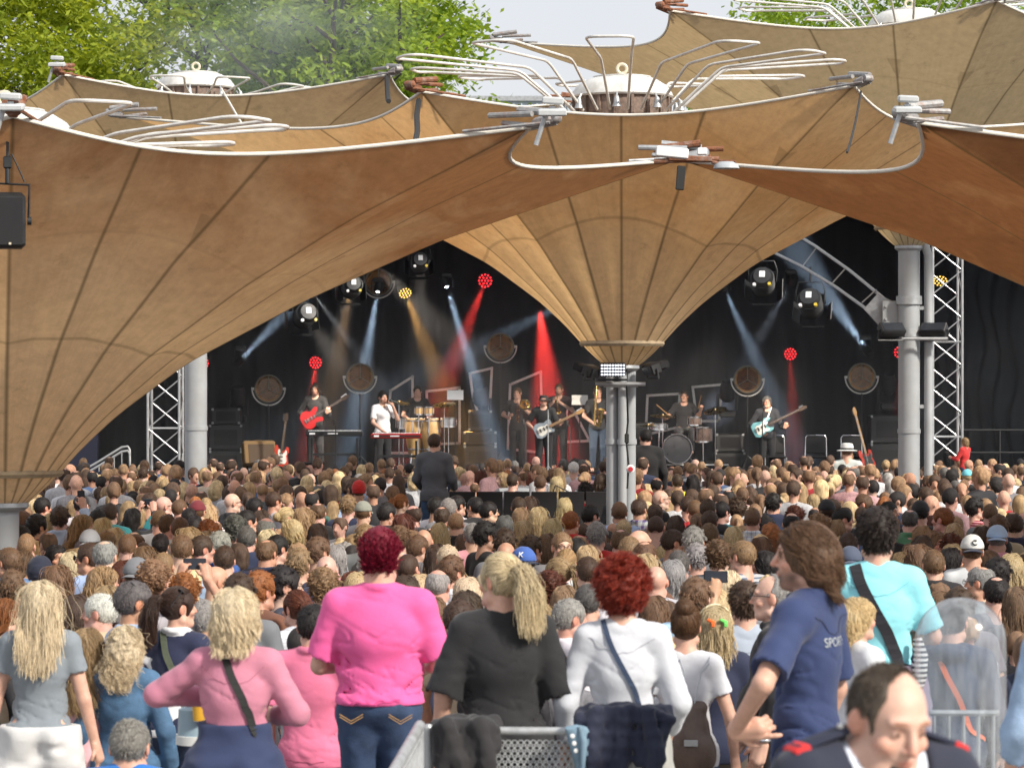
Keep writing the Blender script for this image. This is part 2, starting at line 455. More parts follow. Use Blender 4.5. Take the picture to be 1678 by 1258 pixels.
    for s_ in (1, -1):
        blob((s_ * .048, .075, 1.605), (.028, .03, .022), (1.03, .86, .82), .7); blob((s_ * .08, 0, 1.63), (.02, .03, .045), (1.02, .80, .74), .8)
    blob((0, .118, 1.607), (.018, .018, .018), (1.02, .82, .78), .8)
    bc = sp.get('beard')
    if bc:
        blob((0, .075, 1.548), (.058, .05, .038), bc, .8); blob((0, .103, 1.590), (.028, .014, .006), bc, .9)
        for s_ in (1, -1): blob((s_ * .055, .03, 1.560), (.02, .05, .03), bc, .6)
    blob((0, .105, 1.572), (.024, .014, .009), (.95, .62, .60), .9)
    br = sp.get('brow', (.34, .24, .18))
    for s_ in (1, -1):
        blob((s_ * .034, .098, 1.6655), (.021, .014, .0045), br); blob((s_ * .0325, .098, 1.640), (.0145, .01, .0065), (1.0, 1.0, 1.0)); blob((s_ * .0325, .0985, 1.640), (.0062, .008, .0062), (.10, .08, .07))
        blob((s_ * .0325, .098, 1.6475), (.016, .012, .0022), (.35, .22, .18))
    if sp.get('shave') is not None:       # cropped hair shadow on the scalp
        q = hair_region(P - np.array(HP), sp.get('shave_style', 'short')); col[q] = col[q] * np.array(sp['shave'])
    me = np_mesh('body', V, F, True, col)
    return me

# ------------------------------------------------------------------ clothes
def make_top(sp, kind='tee', base=.015, inf=.010, hem=.86, sleeve=.55, neck=.075, collar=False, wr=.006, loose=0.0, sleeve_loose=.014, hood=False, seed=1.0, neck_drop=0.0, front_open=False, flare=0.0):
    """shirt, sweater or jacket: one shell round torso and sleeves; SLEEVE is the covered share of the arm (0..1)"""
    T, A = body_geo(sp)
    pts = np.array([list(p) for a in A for p in a[:3]] + [[-.28, -.22, hem - .05], [.28, .25, 1.56]])
    lo, hi = pts.min(0) - .10, pts.max(0) + .10; lo[2] = max(lo[2], hem - .06 if sleeve < .95 else lo[2])
    lo[2] = min(lo[2], hem - .06)
    fd = Field(axis(lo[0], hi[0], base), axis(lo[1], hi[1], base), axis(lo[2], hi[2], base))
    fill(fd, T, inf + loose, .038)
    if flare:
        w = sp.get('w', 1); fd.ell((0, 0, hem + .04), (.17 * w + flare, .125 * w + flare, .24), .06)
    w = sp.get('w', 1); dp = sp.get('depth', w)
    if hem < .9: fd.ell((0, 0, .90), (.172 * w + inf + loose * .8, .122 * dp + inf + loose * .8, .22), .04)
    fd.folds(wr, seed)
    fd.above(hem)
    # the neck opening
    su = sp.get('shrug', 0); fd.cone((0, .035 + neck_drop * .3, 1.49 + su - neck_drop), (0, .03, 1.66 + su), neck * .95, neck * 1.25, .01, True)
    fs = Field(fd.x, fd.y, fd.z); torso = fd; fd = fs
    for (sh, el, wr_, aw) in A:
        a, e, q = Vector(sh), Vector(el), Vector(wr_)
        if sleeve <= .5:
            end = a.lerp(e, max(.25, sleeve * 2)); fd.cone(a, end, .054 * aw + inf, .045 * aw + inf + sleeve_loose, .03); dv = (e - a).normalized(); fd.cone(end + dv * .07, end + dv * .22, .105, .13, .006, True)
        else:
            fd.cone(a, e, .055 * aw + inf, .043 * aw + inf + sleeve_loose * .5, .03)
            end = e.lerp(q, (sleeve - .5) * 2); fd.cone(e, end, .043 * aw + inf + sleeve_loose * .5, .034 * aw + inf + sleeve_loose * .5, .02); dv = (q - e).normalized(); fd.cone(end + dv * .05, end + dv * .15, .075, .08, .006, True)
    fs.wrinkle(.0035, 24, 24, 34, seed + 5); fd = torso; k_ = .035; h_ = np.clip(.5 + .5 * (fs.d - fd.d) / k_, 0, 1); fd.d = fs.d * (1 - h_) + fd.d * h_ - k_ * h_ * (1 - h_)
    if collar:
        for i in range(18):
            a0, a1 = 2 * math.pi * i / 18, 2 * math.pi * (i + 1) / 18
            z = 1.505 - .02 * max(0, math.sin(a0)); fd.cone((.066 * math.cos(a0), -.012 + .066 * math.sin(a0), z), (.066 * math.cos(a1), -.012 + .066 * math.sin(a1), z), .019, .019, .012)
    if hood: fd.ell((0, -.10, 1.47), (.12, .055, .055), .03)
    V, F = fd.nets()
    return np_mesh(kind, V, F)

def make_bottom(sp, kind='jeans', base=.018, top=.98, length=.08, skirt=False, inf=.006, seed=2.0, flare=.0, wr=.003):
    w = sp.get('w', 1); dp = sp.get('depth', w); f = sp.get('sex') == 'f'
    legs = sp.get('legs', (((.088, 0, .90), (.098, .02, .50), (.105, -.02, .09)), ((-.088, 0, .90), (-.098, .02, .50), (-.105, -.02, .09))))
    q = np.array([list(p) for l in legs for p in l] + [[-.25, -.2, .3], [.25, .2, 1.0]]); lo, hi = q.min(0) - .13, q.max(0) + .13
    fd = Field(axis(lo[0] - flare, hi[0] + flare, base), axis(lo[1] - flare, hi[1] + flare, base), axis(max(lo[2], length - .05), top + .06, base))
    T, _ = body_geo(sp); fill(fd, [t for t in T if t[1][2] < 1.12], inf, .04)
    if skirt:
        for k in range(6):
            z0, z1 = .95 - k * (.95 - length) / 6, .95 - (k + 1) * (.95 - length) / 6
            r0 = .10 + inf * .6 + flare * k / 6; r1 = .10 + inf * .6 + flare * (k + 1) / 6
            for s_ in (1, -1): fd.cone((s_ * .085 * w, -.01, z0), (s_ * .085 * w, -.01, z1), r0 * dp, r1 * dp, .05)
        fd.wrinkle(wr * 1.5, 11, 11, 2.2, seed)
    else:
        for hp, kn, an in legs:
            fd.cone(hp, kn, .088 * w + .012, .062 + .012, .03); fd.cone(kn, an, .062 + .012, .052 + .012, .02)
    fd.wrinkle(max(wr, .004) if skirt else wr, 10, 10, 22, seed); fd.above(length) if not sp.get('sit') else None; fd.below(top)
    V, F = fd.nets()
    return np_mesh(kind, V, F)

# ------------------------------------------------------------------ hair, built in the head's own frame (origin at HP)
HC, HR = np.array((0, 0, .095)), np.array((.078, .098, .094))
def hair_region(P, style='short'):
    """which points of the head (head frame) carry hair"""
    d = (P - HC) / HR; n = d / np.maximum(np.linalg.norm(d, axis=1, keepdims=True), 1e-6); x, y, z = n.T
    onhead = (P[:, 2] > -.02) & (np.linalg.norm(d, axis=1) < 1.35)
    ok = (z > .50 + .25 * np.maximum(0, y - .45) * 2) | ((y < .40 - .1 * np.abs(x)) & (z > -.05)) | ((y < -.22) & (z > -.80)) | ((y < .12) & (z > -.20))
    ok &= ~((np.abs(x) > .72) & (y > -.32) & (y < .32) & (z < .02))
    if style == 'ring': ok &= ~((z > .52) | ((y > .05) & (z > .28)))
    if style == 'crown': ok &= ~((z > .66) & (y < .55) & (y > -.75))
    if style == 'temple': ok &= ~((y > .08 + .45 * x) & (z > .10)) & ~((y > .22) & (z > -.3))
    if style == 'recede': ok &= ~((y > .25) & (z > .2))
    return ok & onhead

def make_hair_mesh(style, res=.008, seed=0.0):
    """the solid body of the hairdo under its strands"""
    fd = Field(axis(-.24, .24, res), axis(-.27, .22, res), axis(-.42, .30, res))
    sty = style
    th = {'buzz': .003, 'short': .009, 'ring': .006, 'crown': .008, 'tousled': .011, 'recede': .006, 'temple': .005, 'curly': .010, 'big': .014, 'layered': .012}.get(sty, .009)
    fd.ell(HC, HR + th, .01)
    if sty in ('tousled', 'curly', 'mohawk'): fd.ell(HC + np.array((0, -.005, .022)), HR * np.array((1.03, 1.0, 1.0)) + (.012 if sty == 'curly' else .004), .02)
    if sty == 'big': fd.ell((0, -.015, .095), (.112, .122, .120), .02)
    if sty == 'mohawk': fd.ell((0, .01, .17), (.055, .095, .062), .03)
    if sty == 'mop':
        fd.ell((0, -.025, .075), (.090, .102, .105), .03); fd.ell((0, -.035, .01), (.084, .088, .07), .03)
    if sty == 'bob':
        fd.ell((0, -.022, .068), (.090, .100, .105), .03); fd.ell((0, -.03, .0), (.084, .086, .072), .03)
    if sty == 'layered':
        fd.ell((0, -.02, .085), (.100, .110, .112), .03); fd.ell((0, -.035, .0), (.095, .092, .08), .03)
    if sty in ('long', 'wavy', 'curlylong'):
        k = 1.25 if sty == 'curlylong' else 1.0
        fd.ell((0, -.03, .05), (.087 * k, .092 * k, .115), .03); fd.ell((0, -.085 if k == 1 else -.06, -.09 if k == 1 else -.01), (.086 * k, (.040 if k == 1 else .062) * k, .14 if k == 1 else .10), .04)
        if sty == 'wavy': fd.ell((0, -.075, -.04), (.098 * k, .064 * k, .11), .03)
    if sty == 'pony':
        fd.ell((0, -.118, .125), (.024, .028, .024), .02); fd.cone((0, -.13, .12), (0, -.165, .03), .028, .036, .02); fd.cone((0, -.165, .03), (0, -.145, -.12), .036, .016, .02)
    if sty == 'bun': fd.ell((0, -.115, .085), (.046, .038, .046), .012)
    if sty == 'topbun': fd.ell((0, -.075, .185), (.045, .045, .040), .012)
    # the face, the ears and the neck stay free
    fd.ell((0, .115, .045), (.066, .075, .088), .012, True)
    if sty in ('buzz', 'short', 'ring', 'crown', 'tousled', 'pony', 'bun', 'topbun', 'mohawk', 'recede', 'temple', 'curly'):
        for s_ in (1, -1): fd.ell((s_ * .09, .012, .045), (.035, .036, .055), .01, True)
        if sty in ('ring', 'recede', 'temple', 'crown', 'short', 'buzz', 'tousled', 'mohawk'):
            fd.cone((0, .02, -.10), (0, .03, -.01), .13, .085, .01, True); fd.cone((0, -.06, -.12), (0, -.085, .005), .09, .042, .01, True)
    if sty == 'ring': fd.ell((0, .025, .185), (.070, .092, .085), .01, True); fd.ell((0, .1, .17), (.09, .08, .09), .01, True)
    if sty == 'crown': fd.ell((0, -.02, .21), (.052, .058, .052), .01, True)
    if sty == 'temple': fd.ell((-.045, .095, .165), (.105, .105, .125), .01, True); fd.ell((0, .105, .09), (.1, .075, .1), .01, True)
    if sty == 'recede': fd.ell((0, .085, .175), (.07, .05, .06), .01, True)
    if sty in ('curly', 'big', 'curlylong'): fd.wrinkle(.011, 38, 38, 38, seed).wrinkle(.006, 75, 75, 75, seed)
    elif sty in ('tousled', 'mohawk', 'layered'): fd.wrinkle(.004, 40, 30, 22, seed)
    elif sty in ('long', 'wavy', 'bob', 'pony', 'mop'): fd.wrinkle(.003, 45, 45, 7, seed)
    elif sty in ('ring', 'crown', 'recede'): fd.wrinkle(.003, 60, 60, 60, seed)
    V, F = fd.nets()
    return np_mesh('hair', V, F)

def strand_paths(style, n, seed=1, steps=None):
    rg = np.random.default_rng(seed)
    D = rg.normal(size=(n * 4, 3)); D /= np.linalg.norm(D, axis=1, keepdims=True)
    P = HC + D * HR * 1.01
    reg = {'ring': 'ring', 'crown': 'crown', 'recede': 'recede', 'temple': 'temple'}.get(style, 'short')
    keep = hair_region(P, reg); P, D = P[keep][:n], D[keep][:n]; n = len(P)
    nrm = D / HR; nrm /= np.linalg.norm(nrm, axis=1, keepdims=True)
    L = {'buzz': .007, 'ring': .016, 'crown': .026, 'short': .024, 'recede': .024, 'temple': .020, 'tousled': .046, 'curly': .06, 'big': .065, 'mohawk': .05, 'bob': .20, 'mop': .115, 'layered': .135, 'long': .33, 'wavy': .36,
         'curlylong': .21, 'pony': .16, 'bun': .15, 'topbun': .15}[style]
    m = steps or (3 if L < .03 else 5 if L < .08 else 9)
    L = L * rg.uniform(.75, 1.1, n)
    K = min(900, max(8, n // 6)); gi = rg.choice(n, K, replace=False)
    cl = np.argmin(((P[:, None, :] - P[gi][None]) ** 2).sum(2), 1)
    ph = rg.uniform(0, 6.28, K)[cl][:, None] + rg.normal(0, .35, (n, 1)); cdir = rg.normal(size=(K, 3))[cl]
    fly = (rg.random((n, 1)) < .04); pts = [P.copy()]; Q = P.copy(); lay = rg.uniform(1.03, 1.15, n)[:, None]
    sx = np.sign(P[:, :1] + .012 * (rg.random((n, 1)) - .5) + .01)
    tie = np.array({'pony': (0, -.125, .125), 'bun': (0, -.115, .085), 'topbun': (0, -.07, .185)}.get(style, (0, 0, 0)))
    for i in range(m - 1):
        t = (i + 1) / (m - 1); st = (L / (m - 1))[:, None]
        if style in ('buzz', 'ring', 'short', 'crown', 'recede', 'temple', 'tousled', 'curly', 'big', 'mohawk'):
            comb = np.array((0, .35, -.55)) if style not in ('mohawk',) else np.array((0, -.1, .9))
            top = np.clip(nrm[:, 2:3], 0, 1)
            comb = comb * (1 - .4 * top) + np.array((.45, .35, 0)) * top * (1 if style in ('short', 'tousled', 'crown', 'recede', 'temple') else 0)
            comb = comb - nrm * (nrm * comb).sum(1, keepdims=True)
            lift = {'buzz': .5, 'ring': .15, 'short': .35, 'crown': .25, 'recede': .2, 'temple': .2, 'tousled': .38, 'curly': .65, 'big': 1.1, 'mohawk': .7}[style]
            mess = {'buzz': .2, 'ring': .15, 'short': .25, 'crown': .2, 'recede': .2, 'temple': .15, 'tousled': .40, 'curly': .45, 'big': .5, 'mohawk': .45}[style]
            v = nrm * lift * (1 - .6 * t) + comb * (.9) + cdir * mess * .6 + rg.normal(size=(n, 3)) * .18
        elif style in ('pony', 'bun', 'topbun'):
            to = tie - Q; dist = np.linalg.norm(to, axis=1, keepdims=True); v = to / np.maximum(dist, .02)
            st = np.minimum(st * 1.1, dist * .8 + .002)
        else:
            g = np.array((0, -.15, -1.0)); up = np.clip((Q[:, 2:3] - .12) / .08, 0, 1)
            v = g * (1 - .55 * up) + np.concatenate([sx * .95, np.full((n, 1), -.30), np.zeros((n, 1))], 1) * up
            front = ((Q[:, 1:2] > .02) & (Q[:, 2:3] < .13)); v += np.concatenate([sx * .5, np.full((n, 1), -.9), np.zeros((n, 1))], 1) * front * .6
            v += cdir * (.06 if style == 'long' else .12) + rg.normal(size=(n, 3)) * .04
        v = v + fly * rg.normal(size=(n, 3)) * .3
        v /= np.maximum(np.linalg.norm(v, axis=1, keepdims=True), 1e-6)
        Q = Q + v * st
        rr = HR * (lay if style not in ('buzz', 'ring', 'crown', 'short', 'recede', 'temple') else 1.03) + (.003 if style == 'mop' else .004 if style in ('bob', 'long', 'wavy', 'layered') else .0)
        if style == 'layered': rr = rr + .006
        q = (Q - HC) / rr; k = np.linalg.norm(q, axis=1, keepdims=True)
        on = (k < 1) | (~fly & (Q[:, 2:3] > .085) & (k > 1)) if style in ('bob', 'mop', 'long', 'wavy', 'layered', 'curlylong') else (k < 1)
        Q = np.where(on, HC + q / np.maximum(k, 1e-3) * rr, Q)
        if style in ('long', 'wavy', 'curlylong', 'bob', 'mop', 'layered'):
            low = Q[:, 2] < .0                       # neck, back and shoulders push the falling hair out
            lim = -.06 - np.clip(-.04 - Q[:, 2], 0, .06) * 1.0 - (lay[:, 0] - 1.03) * .25
            bk = low & (np.abs(Q[:, 0]) < .15) & (Q[:, 1] > lim) & (Q[:, 1] < .06)
            Q[:, 1] = np.where(bk, lim, Q[:, 1])
        pts.append(Q.copy())
    S = np.stack(pts, 1)                              # n, m, 3
    tt = np.linspace(0, 1, m)[None, :, None]
    G = S[gi][cl]; c = {'long': .18, 'wavy': .4, 'curlylong': .5, 'bob': .25, 'mop': .3, 'layered': .35, 'tousled': .6, 'curly': .75, 'mohawk': .7}.get(style, .2)
    S = S + (G - S - (G[:, :1] - S[:, :1]) * .35) * c * tt ** 1.3
    amp, fr = {'wavy': (.016, 11), 'curlylong': (.020, 20), 'curly': (.011, 10), 'big': (.012, 14), 'layered': (.010, 7), 'long': (.004, 6), 'bob': (.005, 6), 'mop': (.010, 8)}.get(style, (0, 1))
    if amp:
        a = ph[:, :, None] + tt * fr
        S = S + np.concatenate([np.cos(a), np.sin(a), .5 * np.sin(a * .7)], 2) * amp * np.minimum(1, tt * 2.5)
    if style == 'pony':                               # the tail itself
        k = n // 2; mm = m; a = rg.normal(size=(k, 3)) * np.array((.016, .012, .012)); T_ = []
        fan = rg.normal(size=(k, 3)) * np.array((.022, .016, .012)); ln = rg.uniform(.7, 1.15, k)[:, None]
        for i in range(mm):
            t = i / (mm - 1); p = tie + np.array((0, -.01 - .055 * math.sin(min(1, t * 1.6) * 1.57), -.24 * t ** 1.25)) * ln
            T_.append(p + a * (1 - t) + fan * min(1, t * 2) + np.concatenate([np.cos(ph[:k] + t * 7), np.sin(ph[:k] + t * 7), np.zeros((k, 1))], 1) * .008)
        S = np.concatenate([S, np.stack(T_, 1)])
    if style in ('bun', 'topbun'):
        k = n // 3; u = rg.normal(size=(k, 3)); u /= np.linalg.norm(u, axis=1, keepdims=True); w2 = np.cross(u, rg.normal(size=(k, 3))); w2 /= np.linalg.norm(w2, axis=1, keepdims=True)
        th = np.linspace(0, 2.2, m); R = np.array((.050, .042, .048))
        S = np.concatenate([S, tie + (u[:, None] * np.cos(th)[None, :, None] + w2[:, None] * np.sin(th)[None, :, None]) * R * rg.uniform(.95, 1.12, (k, 1, 1))])
    return S

def make_strands(style, n, seed=1, r=.0013, steps=None):
    S = strand_paths(style, n, seed, steps).astype(np.float32)
    k, m = S.shape[:2]
    hc = bpy.data.hair_curves.new('strands'); hc.add_curves([m] * k)
    hc.position_data.foreach_set('vector', S.reshape(-1))
    a = hc.attributes.get('radius') or hc.attributes.new('radius', 'FLOAT', 'POINT')
    rr = np.tile(np.linspace(1, .45, m).astype(np.float32) * r, k)
    a.data.foreach_set('value', rr)
    return hc

# ------------------------------------------------------------------ materials that take the object's own colour
def obj_mat(name, rough=.8, var=.12, scale=14, bump=.25, bscale=45, hair=False, skin=False, sheen=0.0, pattern=None):
    m, t, b, _ = new_mat(name)
    oi = N(t, 'ShaderNodeObjectInfo'); tc = N(t, 'ShaderNodeTexCoord'); c = oi.outputs['Color']
    n1 = N(t, 'ShaderNodeTexNoise', i_Scale=scale, i_Detail=5.0); t.links.new(tc.outputs['Object'], n1.inputs['Vector'])
    if skin:
        at_ = N(t, 'ShaderNodeAttribute', attribute_name='Col'); c = mixrgb(t, c, at_.outputs['Color'], 1.0, 'MULTIPLY')
        b.inputs['Subsurface Weight'].default_value = .15; b.inputs['Subsurface Scale'].default_value = .012; b.inputs['Subsurface Radius'].default_value = (1.0, .35, .2)
    if hair:
        if hair == 'strand':
            hi = N(t, 'ShaderNodeHairInfo'); f = ramp(t, hi.outputs['Random'], .60, 1.38, 0, 1)
            f2 = ramp(t, hi.outputs['Intercept'], .8, 1.15, 0, 1); mm = N(t, 'ShaderNodeMath', operation='MULTIPLY'); t.links.new(f, mm.inputs[0]); t.links.new(f2, mm.inputs[1]); f = mm.outputs[0]
        else:
            mp = N(t, 'ShaderNodeMapping'); mp.inputs['Scale'].default_value = (5, 5, .7); t.links.new(tc.outputs['Object'], mp.inputs[0]); t.links.new(mp.outputs[0], n1.inputs['Vector'])
            n1.inputs['Scale'].default_value = 26; f = ramp(t, n1.outputs['Fac'], .45, 1.25)
        c = mixrgb(t, c, f, 1.0, 'MULTIPLY')
        b.inputs['Specular IOR Level'].default_value = .35
    else:
        c = mixrgb(t, c, ramp(t, n1.outputs['Fac'], 1 - var, 1 + var, .25, .75), 1.0, 'MULTIPLY')
    if pattern:
        col2, axes, sc, thr = pattern
        sx = N(t, 'ShaderNodeSeparateXYZ'); t.links.new(tc.outputs['Object'], sx.inputs[0]); fac = None
        for ax in axes:
            s1 = N(t, 'ShaderNodeMath', operation='MULTIPLY'); t.links.new(sx.outputs[ax], s1.inputs[0]); s1.inputs[1].default_value = sc
            s2 = N(t, 'ShaderNodeMath', operation='FRACT'); t.links.new(s1.outputs[0], s2.inputs[0])
            s3 = N(t, 'ShaderNodeMath', operation='LESS_THAN'); t.links.new(s2.outputs[0], s3.inputs[0]); s3.inputs[1].default_value = thr
            if fac is None: fac = s3.outputs[0]
            else:
                s4 = N(t, 'ShaderNodeMath', operation='MULTIPLY_ADD'); t.links.new(s3.outputs[0], s4.inputs[0]); s4.inputs[1].default_value = .5; 
                s5 = N(t, 'ShaderNodeMath', operation='MULTIPLY'); t.links.new(fac, s5.inputs[0]); s5.inputs[1].default_value = .5; t.links.new(s5.outputs[0], s4.inputs[2]); fac = s4.outputs[0]
        c = mixrgb(t, c, col2, fac)
    t.links.new(c, b.inputs['Base Color']); b.inputs['Roughness'].default_value = rough
    if sheen: b.inputs['Sheen Weight'].default_value = sheen
    if bump:
        n2 = N(t, 'ShaderNodeTexNoise', i_Scale=bscale, i_Detail=3.0); t.links.new(tc.outputs['Object'], n2.inputs['Vector'])
        bp = N(t, 'ShaderNodeBump', i_Strength=bump, i_Distance=.008); t.links.new(n2.outputs['Fac'], bp.inputs['Height']); t.links.new(bp.outputs[0], b.inputs['Normal'])
    return m
M['skin'] = obj_mat('skin', .48, .12, 26, .22, 240, skin=True)
M['hair'] = obj_mat('hair', .55, .3, 30, .5, 160, hair='mesh')
M['strand'] = obj_mat('hair_strand', .48, .3, hair='strand', bump=0)
M['cloth'] = obj_mat('cloth', .85, .08, 8, .10, 70, sheen=.12)
M['denim'] = obj_mat('denim', .85, .28, 16, .25, 120)
M['stripe_red'] = obj_mat('cloth_red_stripes', .85, .06, pattern=((.30, .02, .03), (2,), 38, .5))
M['stripe_navy'] = obj_mat('cloth_navy_stripes', .85, .06, pattern=((.10, .13, .2), (2,), 30, .35))
M['stripe_yellow'] = obj_mat('cloth_yellow_stripes', .85, .06, pattern=((.55, .55, .2), (2,), 16, .5))
M['check_red'] = obj_mat('cloth_red_check', .85, .06, pattern=((.02, .015, .02), (0, 2), 20, .5))
M['check_purple'] = obj_mat('cloth_purple_check', .85, .06, pattern=((.08, .05, .16), (0, 2), 14, .45))
M['check_blue'] = obj_mat('cloth_blue_check', .85, .06, pattern=((.16, .24, .5), (0, 2), 22, .18))
M['check_fine'] = obj_mat('cloth_fine_check', .85, .06, pattern=((.35, .02, .04), (0, 2), 60, .5))
M['floral'] = obj_mat('cloth_dotted', .85, .06, pattern=((.25, .2, .25), (0, 2), 40, .12))
SKIN = [(.60, .35, .26), (.56, .31, .22), (.64, .40, .31), (.50, .27, .18), (.60, .34, .27)]
HAIRC = {'bk': (.016, .013, .013), 'dbr': (.062, .036, .023), 'br': (.145, .083, .047), 'lbr': (.26, .16, .088), 'dbl': (.29, .195, .10), 'bl': (.48, .36, .20), 'pbl': (.56, .46, .31),
         'gr': (.28, .27, .26), 'dgr': (.10, .095, .09), 'wh': (.66, .63, .58), 'gin': (.24, .085, .026), 'aub': (.095, .026, .014), 'red': (.19, .022, .010), 'mag': (.16, .006, .022)}
HAIRW = {'bk': 'black', 'dbr': 'dark brown', 'br': 'brown', 'lbr': 'light brown', 'dbl': 'dark blonde', 'bl': 'blonde', 'pbl': 'pale blonde', 'gr': 'grey', 'dgr': 'dark grey', 'wh': 'white', 'gin': 'ginger', 'aub': 'auburn', 'red': 'red', 'mag': 'magenta'}
TOPC = {'wht': ((.62, .63, .66), 'white'), 'blk': ((.016, .016, .019), 'black'), 'nvy': ((.018, .026, .065), 'navy'), 'gry': ((.16, .165, .18), 'grey'), 'lgy': ((.42, .43, .45), 'pale grey'), 'blu': ((.04, .11, .36), 'blue'),
        'lbl': ((.38, .52, .72), 'light blue'), 'den': ((.10, .18, .33), 'denim blue'), 'red': ((.50, .018, .020), 'red'), 'pnk': ((.70, .33, .38), 'pink'), 'prp': ((.12, .06, .16), 'purple'), 'tea': ((.02, .18, .20), 'teal'),
        'grn': ((.09, .24, .13), 'green'), 'bei': ((.45, .36, .25), 'beige'), 'brn': ((.13, .055, .03), 'brown'), 'ylw': ((.72, .66, .04), 'yellow'), 'tur': ((.18, .62, .74), 'turquoise'), 'trq': ((.10, .50, .42), 'sea green')}
# ------------------------------------------------------------------ ground and terrace
def sheet(name, x0, x1, y0, y1, z, m, kind='structure'):
    b = MB(); b.add([(x0, y0, z), (x1, y0, z), (x1, y1, z), (x0, y1, z)], [(0, 1, 2, 3)]); o = b.build(name, m); tag(o, kind=kind); return o
M['paving'] = pm('paving', (.20, .19, .18), .85, 0, .2, 2, .3, 30, dirt=((.10, .10, .09), .6))
M['concrete'] = pm('concrete', (.30, .29, .27), .85, 0, .15, 3, .3, 40)
sheet('ground', -400, 400, -60, 900, 0, M['paving'])
def gz(Y): return .5 if Y < 14.05 else .32 if Y < 14.7 else .16 if Y < 15.75 else 0.0
b = MB(); b.box((0, 4.0, .25), (60, 20.1, .5), bev=.01); tag(b.build('terrace', M['concrete']), kind='structure')
b = MB(); b.box((0, 14.375, .158), (60, .65, .316), bev=.008); b.box((0, 15.225, .078), (60, 1.05, .156), bev=.008); tag(b.build('terrace_steps', M['concrete']), kind='structure')

